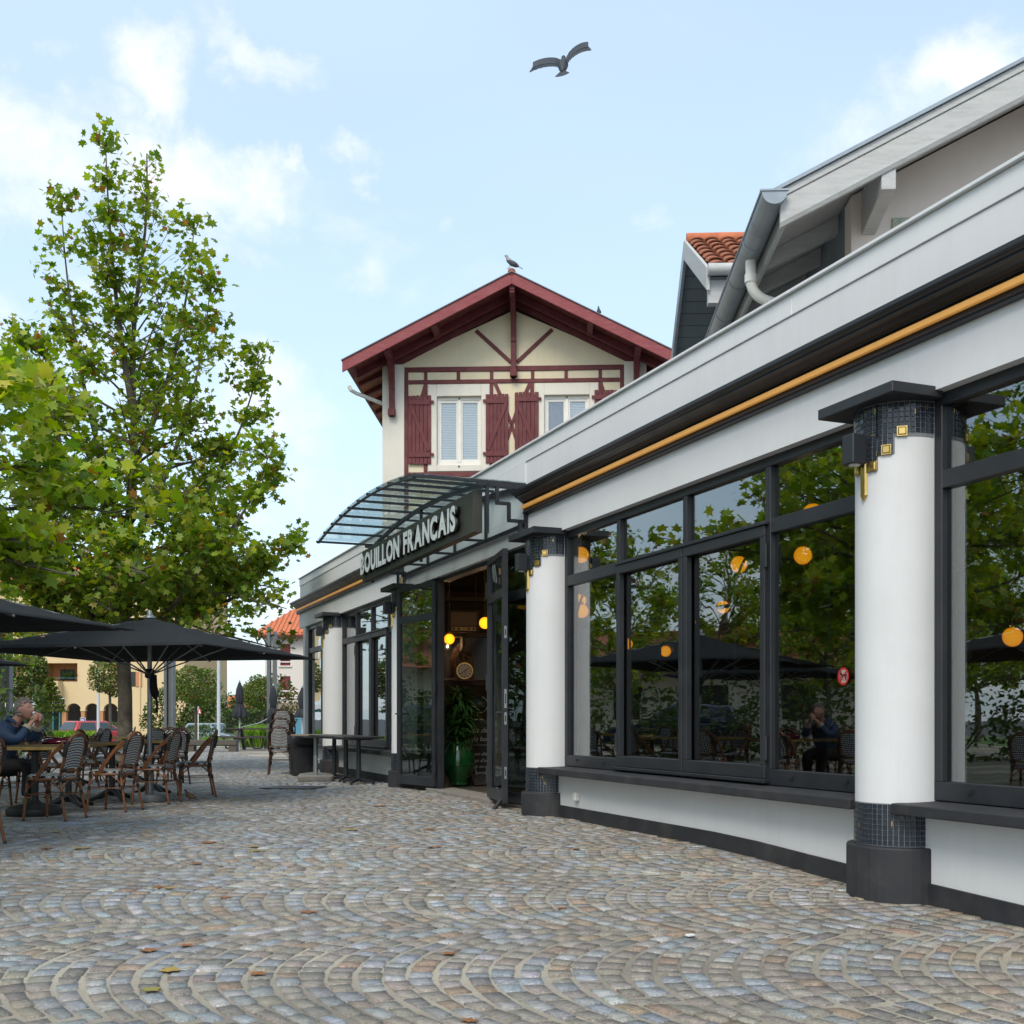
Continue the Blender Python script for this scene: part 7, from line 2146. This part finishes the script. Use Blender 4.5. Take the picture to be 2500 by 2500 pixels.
# ================================================================ open parasols
def make_parasol():
    e = empty('open_parasol')
    he, za, half = 1.865, 2.33, 1.625
    n = 16
    mb = MB(); vs = []; fs = []
    def top(i, j):
        x = -half + 2 * half * i / n; y = -half + 2 * half * j / n
        m_ = max(abs(x), abs(y)) / half; q = min(abs(x), abs(y)) / half
        z = za - (za - he) * m_ ** 1.08
        # cloth hangs a little between the ribs, edges bow inwards
        z -= .035 * math.sin(PI * m_) * (1 - abs(2 * q / max(m_, .01) - 1) * .5 if m_ > .05 else 0)
        k = 1 - .035 * (1 - (q / max(m_, .02)) ** 2) * m_ ** 3
        return (x * k, y * k, z)
    for j in range(n + 1):
        for i in range(n + 1): vs.append(top(i, j))
    for j in range(n):
        for i in range(n):
            a = j * (n + 1) + i; fs.append((a, a + 1, a + n + 2, a + n + 1))
    mb.add(vs, fs)
    me = mb.mesh('canopy'); o = obj('canopy', me, M['fabric_black'], e, smooth=True)
    sd = o.modifiers.new('thick', 'SOLIDIFY'); sd.thickness = .006; sd.offset = -1
    mb = MB(); mb.tube([(0, 0, .10), (0, 0, 2.36)], .030, 14); mb.build('pole', M['steel'], e, smooth=True)
    mb = MB(); mb.lathe([(.075, 2.325), (.07, 2.345), (.035, 2.36), (.03, 2.40), (.022, 2.42)], 16); mb.build('finial', M['steel'], e, smooth=True)
    mb = MB(); mb.lathe([(.225, 0), (.235, .015), (.235, .085), (.22, .10), (.06, .105)], 36); mb.lathe([(.05, .10), (.045, .42)], 16); mb.build('base', M['steel'], e, smooth=True)
    mb = MB(); mb.lathe([(.045, 1.56), (.06, 1.58), (.06, 1.66), (.045, 1.68)], 16); mb.build('runner', M['black_rubber'], e, smooth=True)
    for k in range(8):
        a = PI / 4 * k; c, s = math.cos(a), math.sin(a)
        Lr = half / max(abs(c), abs(s))
        def zz(f): return za - (za - he) * f ** 1.08 - .03
        mb = MB(); mb.tube([(.04 * c, .04 * s, za - .04), (Lr * .5 * c, Lr * .5 * s, zz(.5)), (Lr * .97 * c, Lr * .97 * s, zz(.97))], .011, 6); mb.build('rib', M['post_grey'], e, smooth=True)
        mb = MB(); mb.tube([(.05 * c, .05 * s, 1.62), (Lr * .52 * c, Lr * .52 * s, zz(.52) - .01)], .010, 6); mb.build('strut', M['steel'], e, smooth=True)
    mb = MB(); mb.tube([(.0, -.05, 1.60), (-.02, -.065, 1.45), (.03, -.06, 1.36), (.05, -.05, 1.30)], [.045, .05, .055, .02], 8); mb.tube([(.05, -.05, 1.34), (.09, -.05, 1.26), (.09, -.05, 1.12)], [.018, .016, .014], 6); mb.build('tie_strap', M['fabric_black'], e, smooth=True)
    return e
PA = make_parasol()
PS = [(-4.60, 14.30, 'open black square parasol with steel base in the middle of the terrace'), (-5.40, 9.10, 'nearest black parasol whose corner juts in at the left edge'), (-9.3, 16.2, 'black parasol farther back, only its top showing at the left edge'), (-5.6, 4.4, 'black parasol mirrored in the fourth pane')]
for i, (x, y, lb) in enumerate(PS):
    c = PA if i == 0 else copy_tree(PA)
    put(c, (x, y, gz(x, y)), R(77), lb, 'parasol', 'open black parasols of the terrace')

# planters with shrubs at the terrace edge (seen in the glass)
for i, (x, y) in enumerate(((-7.2, 7.5), (-7.3, 9.6), (-7.2, 5.2))):
    e = empty('terrace_planter', (x, y, gz(x, y)), 0, ['middle', 'farther', 'nearer'][i] + ' shrub planter mirrored behind the chairs', 'planter', 'planters edging the terrace')
    mb = MB(); mb.box(-.25, .25, -.7, .7, 0, .5); mb.build('trough', M['dark_wood'], e, bevel=.01)
    rng = np.random.default_rng(90 + i); P = blob_points(1500, rng, (0, 0, .95), (.4, .8, .55), .3)
    obj('foliage', leaf_mesh('foliage', P, .10, leaf_tints(1500, rng, DG, [.3, .4, .2, .1]), rng, 'oval'), M['leaf_dense'], e)

# ================================================================ the seated man
def skin_mesh(nodes, edges, root=0, sub=2):
    me = bpy.data.meshes.new('sk'); me.from_pydata([n[0] for n in nodes], edges, [])
    o = bpy.data.objects.new('sk', me); COL.objects.link(o)
    md = o.modifiers.new('s', 'SKIN')
    md.use_smooth_shade = True
    for i, n in enumerate(nodes):
        r = n[1]; me.skin_vertices[0].data[i].radius = r if isinstance(r, tuple) else (r, r)
    me.skin_vertices[0].data[root].use_root = True
    sb = o.modifiers.new('u', 'SUBSURF'); sb.levels = sub; sb.render_levels = sub
    dg = bpy.context.evaluated_depsgraph_get(); dg.update()
    out = bpy.data.meshes.new_from_object(o.evaluated_get(dg))
    bpy.data.objects.remove(o, do_unlink=True)
    return out
def join_meshes(name, mes, remesh=0.0, smooth_it=0):
    vs = []; fs = []
    for me in mes:
        b0 = len(vs); vs += [tuple(v.co) for v in me.vertices]; fs += [tuple(b0 + i for i in p.vertices) for p in me.polygons]
    me = bpy.data.meshes.new(name); me.from_pydata(vs, [], fs)
    if remesh:
        o = bpy.data.objects.new(name, me); COL.objects.link(o)
        m_ = o.modifiers.new('r', 'REMESH'); m_.mode = 'VOXEL'; m_.voxel_size = remesh; m_.use_smooth_shade = True
        if smooth_it:
            s_ = o.modifiers.new('s', 'SMOOTH'); s_.iterations = smooth_it; s_.factor = .5
        dg = bpy.context.evaluated_depsgraph_get(); dg.update()
        me2 = bpy.data.meshes.new_from_object(o.evaluated_get(dg)); bpy.data.objects.remove(o, do_unlink=True)
        me2.name = name; me = me2
    return me
def head_mesh(c, tilt):
    nu, nv = 40, 30; vs = []; fs = []
    for j in range(nv + 1):
        ph = PI * j / nv
        for i in range(nu):
            th = 2 * PI * i / nu
            x, y, z = math.sin(ph) * math.cos(th), math.sin(ph) * math.sin(th), -math.cos(ph)
            rx, ry, rz = .098, .076, .118
            px_, py_, pz_ = x * rx, y * ry, z * rz
            if z < 0:                                  # jaw narrows, chin juts
                py_ *= 1 - .38 * (-z) ** 1.6; px_ *= 1 - .10 * (-z)
                if x > 0: px_ += .020 * (-z) ** 2
                else: px_ += .035 * (-z)
            if x < 0 and z > 0: px_ *= 1.06
            fr = max(0, x) ** 6
            def gs(yc, zc, sy, sz): return math.exp(-((py_ - yc) / sy) ** 2 - ((pz_ - zc) / sz) ** 2) * (1 if x > 0 else 0)
            px_ += .030 * gs(0, -.018, .013, .020) + .012 * gs(0, .012, .010, .022)              # nose
            px_ += .007 * gs(0, .033, .045, .010) - .012 * gs(.030, .016, .014, .010) - .012 * gs(-.030, .016, .014, .010)   # brow, eye sockets
            px_ += .006 * gs(0, -.052, .020, .006) + .006 * gs(0, -.066, .018, .006) - .006 * gs(0, -.059, .022, .0035)       # lips
            px_ += .010 * gs(0, -.098, .018, .014)                                                 # chin
            vs.append((px_, py_, pz_))
    for j in range(nv):
        for i in range(nu): fs.append((j * nu + i, j * nu + (i + 1) % nu, (j + 1) * nu + (i + 1) % nu, (j + 1) * nu + i))
    mt = Matrix.Translation(c) @ Matrix.Rotation(tilt[1], 4, 'Z') @ Matrix.Rotation(tilt[0], 4, 'Y')
    me = bpy.data.meshes.new('head'); me.from_pydata([tuple(mt @ Vector(v)) for v in vs], [], fs)
    mbx = MB()
    for s in (-1, 1): mbx.sphere((-.012, s * .078, -.005), .03, 12, 8, (.62, .28, 1.05)); mbx.sphere((-.006, s * .084, -.004), .016, 8, 6, (.7, .4, 1))
    ear = bpy.data.meshes.new('ear'); ear.from_pydata([tuple(mt @ Vector(v)) for v in mbx.v], [], mbx.f)
    return me, ear, mt
man = empty('person', (-5.92, 12.86, 0), R(0), 'grey haired person in blue jacket, elbows on table, hands clasped at mouth', 'person')
HC = Vector((.355, 0, 1.155))
hd, ear, mt = head_mesh(HC, (R(-3), R(-13)))
nodes = [((0.02, 0, .52), .13), ((.06, 0, .68), .12), ((.13, 0, .84), .125), ((.20, 0, .955), .085), ((.27, 0, 1.03), .052), ((.325, 0, 1.10), .055),
         ((.17, -.17, .93), .06), ((.30, -.20, .80), .045), ((.36, -.17, .785), .040), ((.43, -.08, .95), .032), ((.475, -.035, 1.035), .026),
         ((.17, .17, .93), .06), ((.32, .21, .80), .045), ((.40, .18, .785), .040), ((.47, .09, .95), .032), ((.495, .035, 1.03), .026),
         ((.10, -.11, .50), .085), ((.45, -.13, .51), .06), ((.44, -.13, .28), .045), ((.42, -.13, .07), .036), ((.54, -.14, .04), .030),
         ((.10, .11, .50), .085), ((.44, .13, .51), .06), ((.38, .13, .28), .045), ((.34, .13, .07), .036), ((.46, .14, .04), .030)]
edges = [(0, 1), (1, 2), (2, 3), (3, 4), (4, 5), (2, 6), (6, 7), (7, 8), (8, 9), (9, 10), (2, 11), (11, 12), (12, 13), (13, 14), (14, 15), (0, 16), (16, 17), (17, 18), (18, 19), (19, 20), (0, 21), (21, 22), (22, 23), (23, 24), (24, 25)]
bodym = skin_mesh(nodes, edges)
# hands: palms with five bent fingers each, the near one laid over the far fist
hm = MB()
def hand(c, s, roll):
    c = Vector(c)
    hm.sphere(c, .040, 12, 8, (.85, .55, 1.1))
    for k in range(4):
        z0 = .030 - k * .019; ln = (.036, .041, .039, .031)[k]
        p0 = c + Vector((.018, 0, z0)); p1 = p0 + Vector((ln * .62, s * .018, .012)); p2 = p1 + Vector((ln * .1, s * .034, -.004)); p3 = p2 + Vector((-ln * .55, s * .016, -.006))
        hm.tube([p0, p1, p2, p3], [.0105, .0100, .0092, .0078], 8)
    p0 = c + Vector((-.012, s * .006, .034)); hm.tube([p0, p0 + Vector((.006, s * .022, .022)), p0 + Vector((.022, s * .040, .024))], [.0115, .0105, .0088], 8)
hand((.488, -.024, 1.062), 1, 0); hand((.512, .026, 1.050), -1, 0)
hme = bpy.data.meshes.new('h'); hme.from_pydata([tuple(v) for v in hm.v], [], hm.f)
fm = join_meshes('body', [bodym, hd, ear, hme], .0055, 1)
body = obj('body', fm, M['skin'], man, smooth=True)
# eyes and brows
for s in (-1, 1):
    mb = MB(); q = mt @ Vector((.0800, s * .030, .016)); mb.sphere(q, .0088, 10, 8); ey = mb.build('eye', pmat('eye white', (.42, .38, .36), rough=.3), man, smooth=True)
    mb = MB(); q = mt @ Vector((.0872, s * .029, .017)); mb.sphere(q, .0042, 8, 6); mb.build('iris', M['black_rubber'], ey)
# hair: cap with tousled tufts
hb = MB(); rs = random.Random(2)
for k in range(420):
    th = rs.uniform(0, 2 * PI); z = rs.uniform(-.55, 1.0)
    x, y = math.sqrt(max(0, 1 - z * z)) * math.cos(th), math.sqrt(max(0, 1 - z * z)) * math.sin(th)
    if x > .30 and z < .62 - .1 * abs(y): continue
    if x > -.12 and z < -.05 : continue
    if x > .02 and abs(y) > .5 and z < .3: continue
    p = Vector((x * .103, y * .081, z * .122))
    if x < 0 and z > 0: p.x *= 1.06
    if z < 0 and x < 0: p.x += .03 * (-z)
    d = Vector((x, y, z)); sw = Vector((rs.uniform(-.5, .2), rs.uniform(-.5, .5), rs.uniform(-.6, .4)))
    p1 = p + (d * .5 + sw).normalized() * rs.uniform(.012, .024) + d * .006
    hb.tube([mt @ (p - d * .006), mt @ (p + d * .007), mt @ p1], [.011, .0085, .003], 5)
hb.build('hair', M['hair'], man, smooth=True)
# jacket: fuller skin over torso and arms, hem over the seat
jn = [((0.015, 0, .50), (.175, .205)), ((.04, 0, .62), (.165, .20)), ((.11, 0, .82), (.165, .20)), ((.185, 0, .955), (.11, .13)), ((.235, 0, 1.015), (.072, .078)),
      ((.165, -.19, .925), .088), ((.28, -.225, .83), .072), ((.355, -.185, .80), .066), ((.405, -.11, .905), .053), ((.425, -.085, .945), .048),
      ((.165, .19, .925), .088), ((.30, .235, .83), .072), ((.395, .195, .80), .066), ((.445, .115, .905), .053), ((.465, .09, .945), .048)]
je = [(0, 1), (1, 2), (2, 3), (3, 4), (2, 5), (5, 6), (6, 7), (7, 8), (8, 9), (2, 10), (10, 11), (11, 12), (12, 13), (13, 14)]
jk = skin_mesh(jn, je)
jk = join_meshes('jacket', [jk], .012, 3)
jo = obj('jacket', jk, M['jacket'], man, smooth=True)
for a, b_ in (((.418, -.095, .930), (.433, -.075, .962)), ((.458, .10, .930), (.473, .08, .962))):
    mb = MB(); mb.tube([a, b_], [.054, .050], 16); mb.build('cuff', M['cuff'], man, smooth=True)
mb = MB(); mb.tube([(.30, -.085, .99), (.27, -.10, 1.02), (.20, -.085, 1.05), (.165, 0, 1.06), (.20, .085, 1.05), (.27, .10, 1.02), (.30, .085, .99)], [.016, .022, .026, .026, .026, .022, .016], 10); mb.build('collar', M['jacket'], man, smooth=True)
mb = MB(); mb.tube([(-.10, -.195, .60), (-.03, -.215, .575), (.06, -.205, .58)], .004, 5); mb.build('pocket_piping', M['cuff'], man)
tn = [((.06, 0, .51), (.15, .12)), ((.12, -.11, .51), .098), ((.45, -.13, .515), .078), ((.445, -.13, .30), .066), ((.43, -.13, .16), .062), ((.12, .11, .51), .098), ((.44, .13, .515), .078), ((.39, .13, .30), .066), ((.36, .13, .16), .062)]
tk = skin_mesh(tn, [(0, 1), (1, 2), (2, 3), (3, 4), (0, 5), (5, 6), (6, 7), (7, 8)])
obj('trousers', tk, M['trouser'], man, smooth=True)
for s, x in ((-1, .43), (1, .35)):
    mb = MB(); mb.sphere((x + .065, s * .14, .038), .055, 14, 8, (2.1, .85, .72)); mb.build('shoe', M['black_rubber'], man, smooth=True)
    mb = MB(); mb.tube([(x, s * .132, .07), (x + .003, s * .131, .15)], .043, 12); mb.build('sock', pmat('green sock' if s < 0 else 'pink sock', (.03, .12, .05) if s < 0 else (.45, .20, .17), rough=.9), man, smooth=True)
mb = MB(); mb.box(-.03, .03, -.004, .004, -.02, .02)

# ================================================================ birds
def wing(mb, root, side, span, up, chord, sweep):
    """a spread wing with separate primary feathers"""
    n = 7
    pts = []
    for i in range(n + 1):
        f = i / n
        pts.append(Vector((sweep * f ** 2 * -.3 + .02, side * (span * f), up * (f ** .7) - .25 * up * f ** 3)))
    for i in range(n):
        a, b_ = pts[i] + Vector(root), pts[i + 1] + Vector(root)
        c0 = chord * (1 - .25 * (i / n)); c1 = chord * (1 - .25 * ((i + 1) / n))
        mb.hexa([a + Vector((.03, 0, -.006)), b_ + Vector((.03, 0, -.006)), b_ + Vector((-c1 * .55, 0, -.02)), a + Vector((-c0 * .55, 0, -.02)), a + Vector((.03, 0, .010)), b_ + Vector((.03, 0, .010)), b_ + Vector((-c1 * .55, 0, -.012)), a + Vector((-c0 * .55, 0, -.012))])
        for q in range(2):
            p = a.lerp(b_, .25 + .5 * q)
            ln = chord * (.55 + .35 * (i / n)); sp_ = side * .10 * (i / n) ** 2
            mb.bar(p + Vector((-c0 * .4, 0, -.014)), p + Vector((-c0 * .4 - ln * .6, sp_ * .6, -.03)), .030, .004)
def bird(name, loc, rot, scale, mats, flying, labl):
    e = empty(name, loc, 0, labl, 'bird'); e.rotation_euler = rot; e.scale = (scale,) * 3
    prof = [(-.20, .012), (-.17, .035), (-.10, .058), (-.02, .070), (.06, .062), (.11, .040), (.14, .030)]
    mb = MB(); vs = []
    rings = [[(x, r * math.cos(2 * PI * k / 14), r * .92 * math.sin(2 * PI * k / 14) + (.06 * max(0, x) if flying else .5 * max(0, x) + .02)) for k in range(14)] for x, r in prof]
    loft(mb, rings); mb.build('body', mats[0], e, smooth=True)
    hz_ = .018 if flying else .125
    mb = MB(); mb.sphere((.165, 0, hz_), .032, 12, 10, (1.15, .95, 1)); mb.tube([(.09, 0, .0 if flying else .06), (.16, 0, hz_)], [.045, .028], 10); hd_ = mb.build('head', mats[0], e, smooth=True)
    mb = MB(); mb.tube([(.19, 0, hz_), (.228, 0, hz_ - .008)], [.009, .002], 6); mb.build('beak', M['black_rubber'], hd_)
    mb = MB()
    nf = 7
    for k in range(nf):
        a = (k - (nf - 1) / 2) * (.20 if flying else .05)
        mb.bar((-.16, math.sin(a) * .02, -.0), (-.16 - .15 * math.cos(a), -math.sin(a) * .15, -.012), .036, .004)
    mb.build('tail', mats[0], e)
    if flying:
        for s, up in ((-1, .20), (1, .12)):
            mb = MB(); wing(mb, (.06, s * .045, .03), s, .34, up, .20, .35); mb.build('wing', mats[1], e)
    else:
        for s in (-1, 1):
            mb = MB(); mb.sphere((-.05, s * .058, .02), .07, 12, 8, (2.0, .22, .7)); mb.build('wing', mats[1], e, smooth=True)
            mb = MB(); mb.tube([(-.01, s * .025, -.05), (0, s * .027, -.115)], .006, 5); mb.tube([(0, s * .027, -.115), (.035, s * .03, -.118)], .005, 5); mb.build('leg', M['sign_red'], e)
    return e
q = pix(1375, 158, 9.6)
bird('flying_pigeon', q, (R(-10), R(-52), R(82)), .64, (M['pigeon'], M['pigeon']), True, 'dark pigeon flying with wings spread high in the sky')
bird('perched_pigeon', house.matrix_world @ Vector((0, 0, 0)) + Vector((-.02, HY - OV - HY - .02 + HY, 0)) if False else Vector((-.03, HY - OV + .02, 10.80 + .10 + .125)), (0, R(-25), R(160)), 1.0, (M['pigeon_pale'], M['pigeon']), False, 'grey pigeon perched on the peak of the red gable')
bird('small_bird', Vector((1.90, HY - OV - .02, 10.80 - SL * 1.86 + .10)), (0, R(-40), R(100)), .55, (M['pigeon'], M['pigeon']), False, 'tiny dark bird perched on the right roof slope')
yq = FPX * EYE / (1956 - 1754)
bird('sparrow', Vector((fx(462, yq), yq, .058)), (0, R(-12), R(150)), .5, (M['sparrow'], M['sparrow']), False, 'small brown sparrow on the cobbles near the side-on chair')
